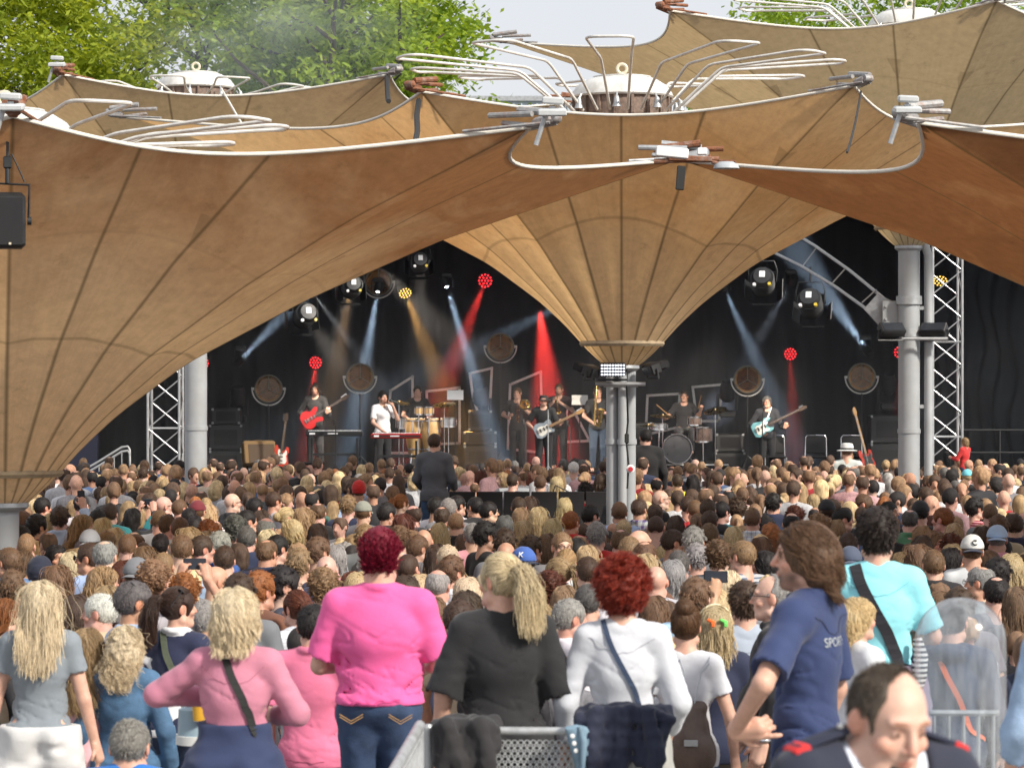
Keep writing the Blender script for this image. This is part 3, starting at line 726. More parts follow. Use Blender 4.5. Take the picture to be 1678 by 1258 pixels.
# ------------------------------------------------------------------ the membrane umbrellas
def membrane_mat(name, base, brown, amount, lo, hi, trans=.48, rim_glow=0.0):
    """weathered translucent fabric: seams, welded hem lines, patches, water stains; upper slope shade and rim glow painted into the colour"""
    m = bpy.data.materials.new(name); m.use_nodes = True; t = m.node_tree; t.nodes.clear()
    out = t.nodes.new('ShaderNodeOutputMaterial'); tc = N(t, 'ShaderNodeTexCoord')
    ph = N(t, 'ShaderNodeAttribute', attribute_name='ring'); sx = N(t, 'ShaderNodeSeparateXYZ'); t.links.new(ph.outputs['Vector'], sx.inputs[0])
    n1 = N(t, 'ShaderNodeTexNoise', i_Scale=.9, i_Detail=9.0, i_Roughness=.62, i_Distortion=.6); t.links.new(tc.outputs['Object'], n1.inputs['Vector'])
    n2 = N(t, 'ShaderNodeTexNoise', i_Scale=9.0, i_Detail=8.0, i_Roughness=.7); t.links.new(tc.outputs['Object'], n2.inputs['Vector'])
    cmb = N(t, 'ShaderNodeCombineXYZ'); t.links.new(sx.outputs[0], cmb.inputs[0]); mt = N(t, 'ShaderNodeMath', operation='MULTIPLY'); t.links.new(sx.outputs[1], mt.inputs[0]); mt.inputs[1].default_value = .05
    t.links.new(mt.outputs[0], cmb.inputs[1])
    n3 = N(t, 'ShaderNodeTexNoise', i_Scale=46.0, i_Detail=5.0, i_Roughness=.6); t.links.new(cmb.outputs[0], n3.inputs['Vector'])
    mr = N(t, 'ShaderNodeMapRange'); t.links.new(sx.outputs[1], mr.inputs[0]); mr.inputs[1].default_value = lo; mr.inputs[2].default_value = hi; mr.interpolation_type = 'SMOOTHSTEP'  # browner towards the rim: shade of the upper slopes painted into the colour
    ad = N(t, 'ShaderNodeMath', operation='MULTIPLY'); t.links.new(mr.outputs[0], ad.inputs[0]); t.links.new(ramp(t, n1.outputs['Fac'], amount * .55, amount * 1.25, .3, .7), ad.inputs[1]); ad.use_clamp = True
    fm = N(t, 'ShaderNodeMath', operation='MULTIPLY'); t.links.new(ad.outputs[0], fm.inputs[0]); t.links.new(ramp(t, sx.outputs[1], 1.0, 1.0 - rim_glow, .42, .72), fm.inputs[1])  # less brown near the rim: sun glowing through the fabric, painted in
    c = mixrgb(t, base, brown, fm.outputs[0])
    c = mixrgb(t, c, ramp(t, n2.outputs['Fac'], .86, 1.10, .3, .7), 1.0, 'MULTIPLY')
    c = mixrgb(t, c, ramp(t, n3.outputs['Fac'], .94, 1.03, .3, .7), 1.0, 'MULTIPLY')
    n4 = N(t, 'ShaderNodeTexNoise', i_Scale=3.3, i_Detail=10.0, i_Roughness=.8); t.links.new(tc.outputs['Object'], n4.inputs['Vector'])
    c = mixrgb(t, c, (.10, .075, .055), ramp(t, n4.outputs['Fac'], 0, .5, .56, .76))
    # radial seams (attribute x = turns * seams) and the two welded rings
    fr = N(t, 'ShaderNodeMath', operation='PINGPONG'); t.links.new(sx.outputs[2], fr.inputs[0]); fr.inputs[1].default_value = 5.0
    seam = ramp(t, sx.outputs[2], .62, 0, .004, .024)
    c = mixrgb(t, c, (.085, .062, .035), seam)
    for r0 in (.235, .44):
        s_ = N(t, 'ShaderNodeMath', operation='SUBTRACT'); t.links.new(sx.outputs[1], s_.inputs[0]); s_.inputs[1].default_value = r0
        a_ = N(t, 'ShaderNodeMath', operation='ABSOLUTE'); t.links.new(s_.outputs[0], a_.inputs[0])
        c = mixrgb(t, c, (.14, .105, .06), ramp(t, a_.outputs[0], .35 if r0 < .3 else .12, 0, .0015, .004))
    w_ = N(t, 'ShaderNodeTexNoise', i_Scale=2.2); w_.noise_dimensions = '1D'; t.links.new(sx.outputs[0], w_.inputs['W'])
    pd = N(t, 'ShaderNodeMath', operation='MULTIPLY_ADD'); t.links.new(sx.outputs[1], pd.inputs[0]); pd.inputs[1].default_value = -1.9; t.links.new(sx.outputs[2], pd.inputs[2])
    p1 = ramp(t, pd.outputs[0], .30, 0, -.835, -.825); p2 = ramp(t, sx.outputs[1], 1, 0, .50, .503); p3 = ramp(t, w_.outputs['Fac'], 0, 1, .5, .52)
    q1 = N(t, 'ShaderNodeMath', operation='MULTIPLY'); t.links.new(p1, q1.inputs[0]); t.links.new(p2, q1.inputs[1]); q2 = N(t, 'ShaderNodeMath', operation='MULTIPLY'); t.links.new(q1.outputs[0], q2.inputs[0]); t.links.new(p3, q2.inputs[1])
    c = mixrgb(t, c, (.13, .095, .06), q2.outputs[0])
    d = N(t, 'ShaderNodeBsdfDiffuse', i_Roughness=.6); tr = N(t, 'ShaderNodeBsdfTranslucent'); mx = N(t, 'ShaderNodeMixShader'); mx.inputs[0].default_value = trans
    t.links.new(c, d.inputs[0]); t.links.new(mixrgb(t, c, (1.0, .84, .58), 1.0, 'MULTIPLY'), tr.inputs[0]); t.links.new(d.outputs[0], mx.inputs[1]); t.links.new(tr.outputs[0], mx.inputs[2])
    bp = N(t, 'ShaderNodeBump', i_Strength=.35, i_Distance=.03); t.links.new(n1.outputs['Fac'], bp.inputs['Height']); t.links.new(bp.outputs[0], d.inputs['Normal'])
    t.links.new(mx.outputs[0], out.inputs[0]); return m

R_T = np.array([.18, .33, .47, .60, .95, 1.52, 2.55, 3.70, 5.75]); Z_T = np.array([0, .12, .27, .44, .79, 1.22, 1.76, 2.25, 2.96])
def prof_z(r):
    return np.interp(r, R_T, Z_T)
xs_ = np.linspace(.18, 5.75, 200); zs_ = np.interp(xs_, R_T, Z_T)
for _ in range(14): zs_[1:-1] = (zs_[:-2] + zs_[1:-1] * 2 + zs_[2:]) / 4
def prof(r): return np.interp(r, xs_, zs_)

M['hub_drum'] = pm('rusty_drum', (.21, .15, .12), .7, .1, .4, 18, .3, dirt=((.05, .05, .05), .7))
def umbrella(cx, cy, z0, tips, mm, label, seed=0, loops=10, loop_r=2.6, loop_up=.56, hub_dz=-.10, rot0=.2, dome=True, lamps=True, drop=.2, mast_r=.125, mast_parts=(), tipkinds=None):
    """TIPS: (dx, dy, dz) of the corners in order round the rim, dz above the collar"""
    root = empty('membrane_umbrella', (cx, cy, 0), 0, label, 'umbrella roof', 'funnel umbrella roofs before the stage')
    T = sorted([(math.atan2(y, x) % (2 * math.pi), math.hypot(x, y), z) for x, y, z in tips]); nT = len(T)
    nphi, nr = 170, 46
    rng = np.random.default_rng(seed)
    rim, V, A = [], [], []
    seams = []
    for i in range(nT):
        a0 = T[i][0]; a1 = T[(i + 1) % nT][0] + (2 * math.pi if i == nT - 1 else 0); k = max(2, round((a1 - a0) / .32))
        seams += [a0 + (a1 - a0) * q / k for q in range(k)]
    seams = np.array(seams)
    phis = np.concatenate([np.linspace(0, 2 * math.pi, nphi, endpoint=False), seams, seams + .011, seams - .011]) % (2 * math.pi)
    phis = np.sort(phis); phis = phis[np.concatenate([[True], np.diff(phis) > .002])]
    for s0 in seams % (2 * math.pi): phis[np.argmin(np.abs(phis - s0))] = s0
    nphi = len(phis)
    for a in phis:
        i = max([q for q in range(nT) if T[q][0] <= a + 1e-9], default=nT - 1)
        t0, t1 = T[i], T[(i + 1) % nT]; a0 = t0[0] - (2 * math.pi if a < t0[0] - 1e-9 else 0); a1 = t1[0]
        while a1 <= a0: a1 += 2 * math.pi
        # straight chord between the corners, pulled in and down like a slack cable
        p0 = np.array((t0[1] * math.cos(a0), t0[1] * math.sin(a0))); p1 = np.array((t1[1] * math.cos(a1), t1[1] * math.sin(a1)))
        lo, hi = 0.0, 1.0
        for _ in range(26):
            s = (lo + hi) / 2; p = p0 + (p1 - p0) * s
            if ((math.atan2(p[1], p[0]) - a0) % (2 * math.pi)) < (a - a0) % (2 * math.pi): lo = s
            else: hi = s
        q = p0 + (p1 - p0) * s; R = math.hypot(*q) * (1 - .17 * 4 * s * (1 - s) * min(1, np.linalg.norm(p1 - p0) / 4)); zr = t0[2] + (t1[2] - t0[2]) * s - drop * 4 * s * (1 - s) * np.linalg.norm(p1 - p0) / 4
        rim.append((R * math.cos(a), R * math.sin(a), zr))
        da = np.abs((a - seams + math.pi) % (2 * math.pi) - math.pi)
        for n_ in range(nr):
            u = n_ / (nr - 1); r = .18 + (R - .18) * u ** 1.35
            z = prof(r) ; zend = prof(R); z = z + (zr - zend) * ((r - .18) / (R - .18)) ** 1.6
            rip = .035 * (1 - min(1, da.min() / .13)) * math.sin(math.pi * min(1, u * 1.4)) * min(1, r)
            V.append(((r + rip) * math.cos(a), (r + rip) * math.sin(a), z - rip * .5)); A.append((a, (r - .3) / 5.45, da.min() * max(r, .5)))
    V = np.array(V); F = [(j * nr + n_, ((j + 1) % nphi) * nr + n_, ((j + 1) % nphi) * nr + n_ + 1, j * nr + n_ + 1) for j in range(nphi) for n_ in range(nr - 1)]
    # finer seams: distance attribute is interpolated, so give it as real distance
    me = np_mesh('membrane', V, np.array(F)); at_ = me.attributes.new('ring', 'FLOAT_VECTOR', 'POINT'); at_.data.foreach_set('vector', np.array(A, np.float32).ravel())
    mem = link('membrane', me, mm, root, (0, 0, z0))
    b = MB(); b.tube(rim, .016, 8, True); b.build('edge_cable', M['cable_white'], mem)
    # collar and mast
    b = MB(); b.lathe([(.475, .235), (.50, .265), (.485, .30), (.46, .27)], n=40, cap=False); cb = b.build('collar_band', M['collar'], mem)
    b = MB(); b.lathe([(.17, -.05), (.205, -.02), (.20, .04), (.19, .06)], n=32); b.build('collar_ring', M['galv'], root, (0, 0, z0))
    b = MB()
    for dx, dy, r, _m in (mast_parts or ((0, 0, mast_r, 0),)):
        b.lathe([(r, 0), (r, z0 + .05)], (dx, dy, 0), n=20)
        for zz in np.arange(.9, z0, 1.35): b.lathe([(r, zz - .03), (r + .012, zz - .03), (r + .012, zz + .03), (r, zz + .03)], (dx, dy, 0), n=20, cap=False)
    b.build('mast', M['mast_paint'], root)
    b = MB(); b.lathe([(mast_r * .9, z0), (mast_r * .8, z0 + 3.3)], n=16); b.build('upper_mast', M['galv'], root)
    # hub: drum, dome, lifting ring, loops
    zh = z0 + 2.98 + hub_dz
    b = MB(); b.lathe([(.55, 0), (.55, .26), (.48, .26), (.48, 0)], n=36, cap=False)
    for k in range(18):
        a = 2 * math.pi * k / 18; b.box((.55 * math.cos(a), .55 * math.sin(a), .12), (.06, .035, .24), Euler((0, 0, a)), .004)
    b.build('hub_drum', M['hub_drum'], root, (0, 0, zh))
    b = MB(); b.lathe([(.585, .24), (.60, .26), (.585, .30), (.53, .38), (.40, .46), (.22, .505), (.05, .52)], n=40); b.lathe([(.30, .475), (.34, .479), (.34, .492), (.30, .495)], n=32, cap=False)
    b.build('hub_dome', M['white_paint'], root, (0, 0, zh))
    b = MB(); b.tube([(.055 * math.cos(q), 0, .585 + .055 * math.sin(q)) for q in np.linspace(0, 6.28, 17)[:-1]], .02, 8, True); b.lathe([(.03, .505), (.022, .54)], n=10)
    b.build('lifting_ring', M['cream_pipe'], root, (0, 0, zh))
    for k in range(loops):
        a = rot0 + 2 * math.pi * k / loops; l_ = loop_r * (1 + .04 * math.sin(k * 2.3)); up = loop_up + .03 * math.cos(k * 1.7)
        path = [(.62, .10, .06), (1.20, .17, up), (l_ - .15, .26, up + .09), (l_, .18, up + .085)]
        pts = [(r, w, z) for r, w, z in path]; pts = pts + [(r, -w, z) for r, w, z in path[::-1]]
        # round the corners a little
        P = [Vector(p) for p in pts]; Q = [P[0]]
        for i in range(1, len(P) - 1):
            d0 = (P[i - 1] - P[i]).normalized() * .07; d1 = (P[i + 1] - P[i]).normalized() * .07; Q += [P[i] + d0, P[i] + (d0 + d1) * .28, P[i] + d1]
        Q.append(P[-1])
        b = MB(); b.tube(Q, .0165, 8); o = b.build('loop_arm', M['white_paint'], root, (0, 0, zh), (0, 0, a))
    if lamps:
        for k in range(9):
            a = rot0 + .35 + 2 * math.pi * k / 9
            b = MB(); b.lathe([(.022, .07), (.03, .05), (.035, .0), (.055, -.05)], n=12); b.tube([(0, 0, .06), (-.04, 0, .12)], .012, 6); b.build('bell_lamp', M['galv'], root, (.70 * math.cos(a), .70 * math.sin(a), zh + .13), (0, 0, a))
    # corner fittings
    for k, (a, r, z) in enumerate(T):
        b = MB(); b.box((-.08, 0, .02), (.34, .075, .035), Euler((0, .12, 0)), .01); b.box((.12, 0, .04), (.17, .11, .07), Euler((0, -.2, 0)), .02)
        b.tube([(.2, .05, .02), (-.45, .24, -.03)], .014, 6); b.tube([(.2, -.05, .02), (-.45, -.24, -.03)], .014, 6); b.tube([(.05, -.06, .09), (-.36, -.02, .10)], .022, 8); b.tube([(.18, .06, .1), (-.16, .08, .14)], .03, 8)
        b.lathe([(.04, -.04), (.04, .06), (.02, .08)], (.2, 0, .06), (0, 1, 0), 12)
        kind = (tipkinds or {}).get(k, 'rust' if k % 2 == 0 else 'rust_grey'); b.build('corner_fitting', M[kind], root, (r * math.cos(a), r * math.sin(a), z0 + z), (0, 0, a))
    return root
M['rust_grey'] = pm('worn_grey_steel', (.34, .34, .34), .55, .3, .25, 25, .2, dirt=((.24, .10, .05), .8))
M['collar'] = pm('folded_hem', (.40, .31, .20), .8, 0, .25, 14, .5, 20)
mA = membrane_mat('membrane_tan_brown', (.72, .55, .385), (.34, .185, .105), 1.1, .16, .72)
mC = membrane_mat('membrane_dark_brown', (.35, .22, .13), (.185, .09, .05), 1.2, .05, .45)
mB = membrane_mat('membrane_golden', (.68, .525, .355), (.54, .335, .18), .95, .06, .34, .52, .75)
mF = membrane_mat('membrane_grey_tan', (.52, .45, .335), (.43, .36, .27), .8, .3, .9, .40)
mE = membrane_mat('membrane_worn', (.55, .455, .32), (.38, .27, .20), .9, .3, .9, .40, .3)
def mir(t): return t + [(x, -y, z) for x, y, z in t if abs(y) > .5]
tz = 2.92
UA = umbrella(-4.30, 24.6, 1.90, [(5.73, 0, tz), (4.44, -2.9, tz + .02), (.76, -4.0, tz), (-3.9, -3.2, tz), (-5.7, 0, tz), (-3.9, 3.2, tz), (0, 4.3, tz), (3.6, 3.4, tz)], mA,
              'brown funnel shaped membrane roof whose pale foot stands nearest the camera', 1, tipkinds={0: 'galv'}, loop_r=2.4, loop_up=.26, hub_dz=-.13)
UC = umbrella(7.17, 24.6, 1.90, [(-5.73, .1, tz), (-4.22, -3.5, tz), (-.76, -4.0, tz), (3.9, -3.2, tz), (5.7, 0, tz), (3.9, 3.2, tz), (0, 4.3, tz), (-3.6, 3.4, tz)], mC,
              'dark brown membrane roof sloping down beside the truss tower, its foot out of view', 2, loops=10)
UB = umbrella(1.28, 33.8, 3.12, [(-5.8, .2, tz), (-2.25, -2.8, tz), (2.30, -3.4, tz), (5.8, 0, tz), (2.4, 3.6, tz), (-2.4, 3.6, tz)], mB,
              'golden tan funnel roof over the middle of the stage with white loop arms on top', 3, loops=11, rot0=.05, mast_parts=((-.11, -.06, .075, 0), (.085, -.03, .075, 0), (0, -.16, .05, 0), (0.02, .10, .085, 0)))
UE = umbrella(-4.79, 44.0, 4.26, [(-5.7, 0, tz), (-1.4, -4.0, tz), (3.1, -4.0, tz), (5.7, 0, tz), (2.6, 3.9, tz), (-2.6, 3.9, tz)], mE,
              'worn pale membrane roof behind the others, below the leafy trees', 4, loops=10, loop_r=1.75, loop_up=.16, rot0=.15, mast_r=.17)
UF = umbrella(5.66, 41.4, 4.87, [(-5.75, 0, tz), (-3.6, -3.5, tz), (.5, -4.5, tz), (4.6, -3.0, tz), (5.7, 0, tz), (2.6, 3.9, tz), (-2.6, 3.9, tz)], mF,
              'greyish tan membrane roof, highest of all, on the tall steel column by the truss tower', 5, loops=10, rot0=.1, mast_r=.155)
# down pipes on the masts
b = MB(); b.tube([(5.66 + .27, 41.35, 0), (5.66 + .27, 41.35, 4.75), (5.66 + .20, 41.38, 4.95)], .062, 12)
for z in (1.2, 2.6, 4.0): b.box((5.66 + .2, 41.35, z), (.2, .04, .05))
tag(b.build('down_pipe', M['mast_paint']), 'thin grey rain pipe strapped to the tall steel column beside the truss tower', 'pipe')
b = MB(); b.tube([(-4.62, 24.2, 0), (-4.62, 24.2, 1.55), (-4.60, 24.22, 1.72)], .085, 14); b.tube([(-4.62, 24.2, 1.1), (-4.62, 24.2, 1.18)], .10, 14)
tag(b.build('down_pipe', M['cream_pipe']), 'cream rain pipe at the foot of the brown membrane roof', 'pipe')
# cables hanging from the corners
def sag(a, b_, s, n=10):
    a, b_ = Vector(a), Vector(b_)
    return [a.lerp(b_, i / n) + Vector((0, 0, -s * 4 * (i / n) * (1 - i / n))) for i in range(n + 1)]
b = MB(); b.tube([at(686, 165, 30.9), at(683, 190, 30.4), at(684, 215, 29.8), at(680, 236, 29)], .03, 6)
tag(b.build('hanging_cable', M['rubber']), 'thick black cable hanging from the silver corner clamp of the golden roof', 'cable', 'cables on the roof corners')
b = MB(); b.tube(sag(at(1411, 150, 30.3), at(1388, 250, 26.5), .06), .012, 5); tag(b.build('hanging_cable', M['rubber']), 'thin wire down from the rusty corner of the golden roof', 'cable', 'cables on the roof corners')
b = MB(); b.tube(sag(at(634, 126, 39.9), at(637, 166, 38.6), .1), .035, 6); tag(b.build('hanging_cable', M['rubber']), 'short black cable loop at the corner of the worn pale roof', 'cable', 'cables on the roof corners')
b = MB(); b.tube([at(363, 146, 41), at(396, 203, 38.6)], .016, 6); tag(b.build('hanging_cable', M['cable_white']), 'taut white rope across the worn pale membrane roof', 'cable', 'cables on the roof corners')
# floodlights on the corners (double grey lamp heads) and other corner gear
M['lamp_grey'] = pm('lamp_housing_grey', (.52, .54, .55), .45, 0, .08)
def flood(x, y, Y, w, label, lens=True, tilt=.15, rz=0.0):
    r = empty('floodlight', at(x, y, Y), rz, label, 'floodlight', 'floodlights on the roof corners')
    b = MB(); b.box((0, 0, 0), (w, w * .75, w * .26), Euler((tilt, 0, 0)), .012, taper=.9); b.build('lower_housing', M['lamp_grey'], r)
    b = MB(); b.box((.02 * w, 0, w * .40), (w * .75, w * .6, w * .26), Euler((tilt * .5, .05, 0)), .012, taper=.9); b.build('upper_housing', M['lamp_grey'], r)
    b = MB(); b.tube([(0, 0, 0), (0, 0, w * .2)], .025, 8); b.tube([(-.05, 0, -.02), (-.12, .02, -.24)], .018, 8); b.build('bracket', M['galv'], r)
    return r
flood(905, 184, 21.3, .21, 'grey double floodlight above the clamp where the long brown rim ends')
flood(1487, 180, 20.7, .19, 'grey double floodlight on the corner of the dark brown roof')
flood(93, 106, 39.5, .22, 'small grey double floodlight under the trees')
flood(17, 176, 20.3, .19, 'grey floodlight above the hanging loudspeaker')
r = empty('corner_lamp', at(1110, 262, 24.2), 0, 'pale street type lamp head and aerial on the rusty joint of two brown roofs', 'lamp')
b = MB(); b.box((-.05, -.1, .05), (.27, .10, .09), Euler((0, .1, 0)), .012); b.build('ballast_box', M['white_plastic'], r)
b = MB(); b.box((.20, -.1, .06), (.08, .08, .06), bev=.008); b.build('junction_box', M['white_plastic'], r)
b = MB(); b.lathe([(.0, .05), (.06, .045), (.10, .02), (.11, -.01), (.0, -.012)], (.40, -.1, -.07), n=20); b.build('lamp_head', M['grey_plastic'], r)
b = MB(); b.tube([(.28, -.1, -.02), (.36, -.1, -.05)], .02, 8); b.tube([(-.2, -.1, -.02), (.34, -.1, .0)], .022, 8); b.box((.1, -.1, 0), (.36, .07, .05), Euler((0, .03, 0)), .01); b.build('arm', M['rust'], r)
b = MB(); b.box((.02, -.12, -.16), (.07, .04, .20), Euler((0, .08, 0)), .006); b.build('hanging_bar', M['rubber'], r)
# hanging loudspeaker
r = empty('hanging_speaker', at(17, 362, 20.9), .15, 'black loudspeaker hanging from a hook under the brown roof edge', 'loudspeaker')
b = MB(); b.box((-.01, 0, 0), (.235, .26, .40), bev=.03); b.build('cabinet', M['black'], r)
b = MB(); b.box((-.01, -.134, -.01), (.20, .008, .34), bev=.003); b.build('grille', M['black_matt'], r)
b = MB(); b.box((.0, -.141, -.17), (.018, .004, .018), bev=.002); b.build('badge', M['cream_pipe'], r)
b = MB(); b.tube([(.13, 0, 0), (.135, 0, .26), (-.14, 0, .27), (-.135, 0, 0)], .012, 6); b.lathe([(.03, 0), (.03, .03)], (.12, 0, 0), (1, 0, 0), 12); b.build('yoke', M['black'], r)
b = MB(); b.tube([(-.02, 0, .27), (-.02, 0, .40)], .018, 8); b.box((-.02, 0, .42), (.06, .05, .09), bev=.01); b.tube([(-.02, 0, .46), (.01, 0, .48), (.08, 0, .33), (.1, 0, .28)], .006, 5); b.tube([(-.02, 0, .46), (-.02, 0, .72)], .012, 6); b.build('hook', M['black'], r)

# ------------------------------------------------------------------ trees behind the roofs
def leaf_mat(name, a, b_):
    m = bpy.data.materials.new(name); m.use_nodes = True; t = m.node_tree; t.nodes.clear()
    out = t.nodes.new('ShaderNodeOutputMaterial'); at_ = N(t, 'ShaderNodeAttribute', attribute_name='Col')
    sx = N(t, 'ShaderNodeSeparateColor'); t.links.new(at_.outputs['Color'], sx.inputs[0]); c = mixrgb(t, a, b_, sx.outputs[0])
    d = N(t, 'ShaderNodeBsdfDiffuse'); tr = N(t, 'ShaderNodeBsdfTranslucent'); mx = N(t, 'ShaderNodeMixShader'); mx.inputs[0].default_value = .55
    t.links.new(c, d.inputs[0]); t.links.new(mixrgb(t, c, (1.25, 1.15, .5), 1.0, 'MULTIPLY'), tr.inputs[0]); t.links.new(d.outputs[0], mx.inputs[1]); t.links.new(tr.outputs[0], mx.inputs[2]); t.links.new(mx.outputs[0], out.inputs[0]); return m
M['bark'] = pm('bark', (.06, .045, .035), .9, 0, .3, 6, .6, 20)
def tree(name, base, h, cw, ch, label, mat_, seed, nleaf=56000, leaf=.11, low=.25, clump=.80):
    rg = np.random.default_rng(seed); root = empty(name, base, 0, label, 'tree', 'trees behind the roofs')
    b = MB(); tips = []
    def limb(p, d, L, r, lev):
        pts = [Vector(p)]; dd = Vector(d).normalized()
        for i in range(5):
            dd = (dd + Vector(rg.normal(size=3)) * .16 + Vector((0, 0, .06))).normalized(); pts.append(pts[-1] + dd * L / 5)
        b.tube(pts, [r * (1 - .13 * i) for i in range(6)], 7 if lev < 2 else 5)
        if lev < 3:
            for k in range(5 if lev == 0 else 4):
                q = pts[2 + (k % 4)]; a = rg.uniform(0, 6.28); s_ = rg.uniform(.55, 1.0)
                limb(q, (dd * .55 + Vector((math.cos(a), math.sin(a), rg.uniform(-.05, .55))) * s_), L * rg.uniform(.5, .68), r * .55, lev + 1)
        else: tips.append(pts[-1])
        tips.append(pts[-2])
    limb((0, 0, 0), (0, 0, 1), h * .55, h * .028, 0)
    b.build('trunk', M['bark'], root)
    # leaf clumps: on the limbs' ends and filling the crown's outer shell, with gaps
    C = [np.array(t) for t in tips]
    n2 = 260
    u = rg.normal(size=(n2, 3)); u /= np.linalg.norm(u, axis=1, keepdims=True); rad = rg.uniform(.55, 1.0, (n2, 1)) ** .6
    shell = u * rad * np.array((cw, cw, ch)) * (1 + .16 * np.sin(u[:, :1] * 7 + seed) * np.cos(u[:, 2:3] * 6)) + np.array((0, 0, h - ch * .95))
    C = np.concatenate([np.array([c for c in C if c[2] > h * low]), shell]); C = C[C[:, 2] > h * low]
    per = max(8, nleaf // len(C)); P = []; Cn = []
    for c in C:
        s_ = rg.uniform(.5, 1.15) * clump; q = rg.normal(size=(per, 3)) * np.array((s_, s_, s_ * .55)) * .75; P.append(c + q); Cn.append(np.full(per, rg.uniform(0, 1)))
    P = np.concatenate(P); n = len(P); tone = np.clip(np.concatenate(Cn) * .6 + rg.uniform(0, .4, n), 0, 1)
    ang = rg.uniform(0, 6.28, n); tilt = rg.normal(0, .9, n); yaw = rg.uniform(0, 6.28, n); s_ = leaf * rg.uniform(.6, 1.3, n)
    e1 = np.stack([np.cos(yaw), np.sin(yaw), np.sin(tilt) * .9], 1); e2 = np.stack([-np.sin(yaw) * np.cos(tilt), np.cos(yaw) * np.cos(tilt), np.sin(ang) * .9], 1)
    V = np.stack([P - e1 * s_[:, None], P - e2 * s_[:, None] * .55 + e1 * s_[:, None] * .1, P + e1 * s_[:, None], P + e2 * s_[:, None] * .55 + e1 * s_[:, None] * .1], 1).reshape(-1, 3)
    F = np.arange(4 * n).reshape(n, 4); col = np.repeat(tone, 4)[:, None] * np.ones(3)
    link('crown', np_mesh('crown', V, F, False, col), mat_, root); return root
LM1 = leaf_mat('leaf_yellow_green', (.13, .20, .025), (.48, .55, .08)); LM2 = leaf_mat('leaf_green', (.095, .18, .028), (.40, .53, .085)); LM3 = leaf_mat('leaf_deep_green', (.085, .17, .028), (.36, .50, .08))
tree('broadleaf_tree', (-14.2, 80, 0), 15.0, 4.4, 5.2, 'yellow green broadleaf tree behind the worn roof, beside the frame edge', LM1, 11)
tree('broadleaf_tree', (-9.2, 86, 0), 17.5, 5.0, 6.6, 'tall mid green tree between the yellow green tree and the darker one', LM2, 12)
tree('broadleaf_tree', (-4.6, 82, 0), 16.0, 3.9, 5.8, 'deep green tree whose crown meets the bright sky gap', LM2, 13, nleaf=52000)
tree('broadleaf_tree', (11.5, 92, 0), 16.4, 5.0, 3.4, 'far green tree peeping over the highest roof', LM3, 14, nleaf=26000)
# a pale building far behind, glimpsed between tree and hub
r = empty('distant_building', at(850, 150, 120), 0, 'pale blue clad building glimpsed beyond the white loop arms', 'building'); r.location.z = 0
M['clad'] = pm('blue_cladding', (.45, .52, .58), .6, 0, .06, 4); M['glass_dark'] = pm('dark_window', (.05, .07, .09), .15)
b = MB(); b.box((0, 3, 7.3), (7, 6, 14.6))
for k in range(22): b.box((-3.4 + k * .32, -.04, 13.2), (.06, .06, 2.6))
b.build('wall', M['clad'], r)
for k in range(4):
    b = MB(); b.box((-2.6 + k * 1.7, -.06, 11.4), (1.2, .06, 1.0)); b.build('window', M['glass_dark'], r)
b = MB(); b.box((0, 3, 14.7), (7.3, 6.3, .2)); b.build('roof', M['galv'], r)
# thin bluish smoke drifting before the trees
m_, t_, b_, o_ = new_mat('drifting_smoke'); t_.nodes.remove(b_)
tc_ = N(t_, 'ShaderNodeTexCoord'); gr_ = N(t_, 'ShaderNodeTexGradient', gradient_type='SPHERICAL'); t_.links.new(tc_.outputs['Object'], gr_.inputs['Vector'])
ns_ = N(t_, 'ShaderNodeTexNoise', i_Scale=2.2, i_Detail=4.0); t_.links.new(tc_.outputs['Object'], ns_.inputs['Vector'])
ml_ = N(t_, 'ShaderNodeMath', operation='MULTIPLY'); t_.links.new(gr_.outputs['Fac'], ml_.inputs[0]); t_.links.new(ramp(t_, ns_.outputs['Fac'], .0, .22, .35, .7), ml_.inputs[1])
vs_ = t_.nodes.new('ShaderNodeVolumeScatter'); vs_.inputs['Color'].default_value = (.80, .92, 1.0, 1); t_.links.new(ml_.outputs[0], vs_.inputs['Density']); t_.links.new(vs_.outputs[0], o_.inputs['Volume'])
b = MB(); b.lathe([(math.sin(a), -math.cos(a)) for a in np.linspace(.05, 3.09, 14)], n=24); o = b.build('smoke', m_); o.location = at(440, 60, 58); o.scale = (3.6, 2.4, 1.9); tag(o, kind='stuff')
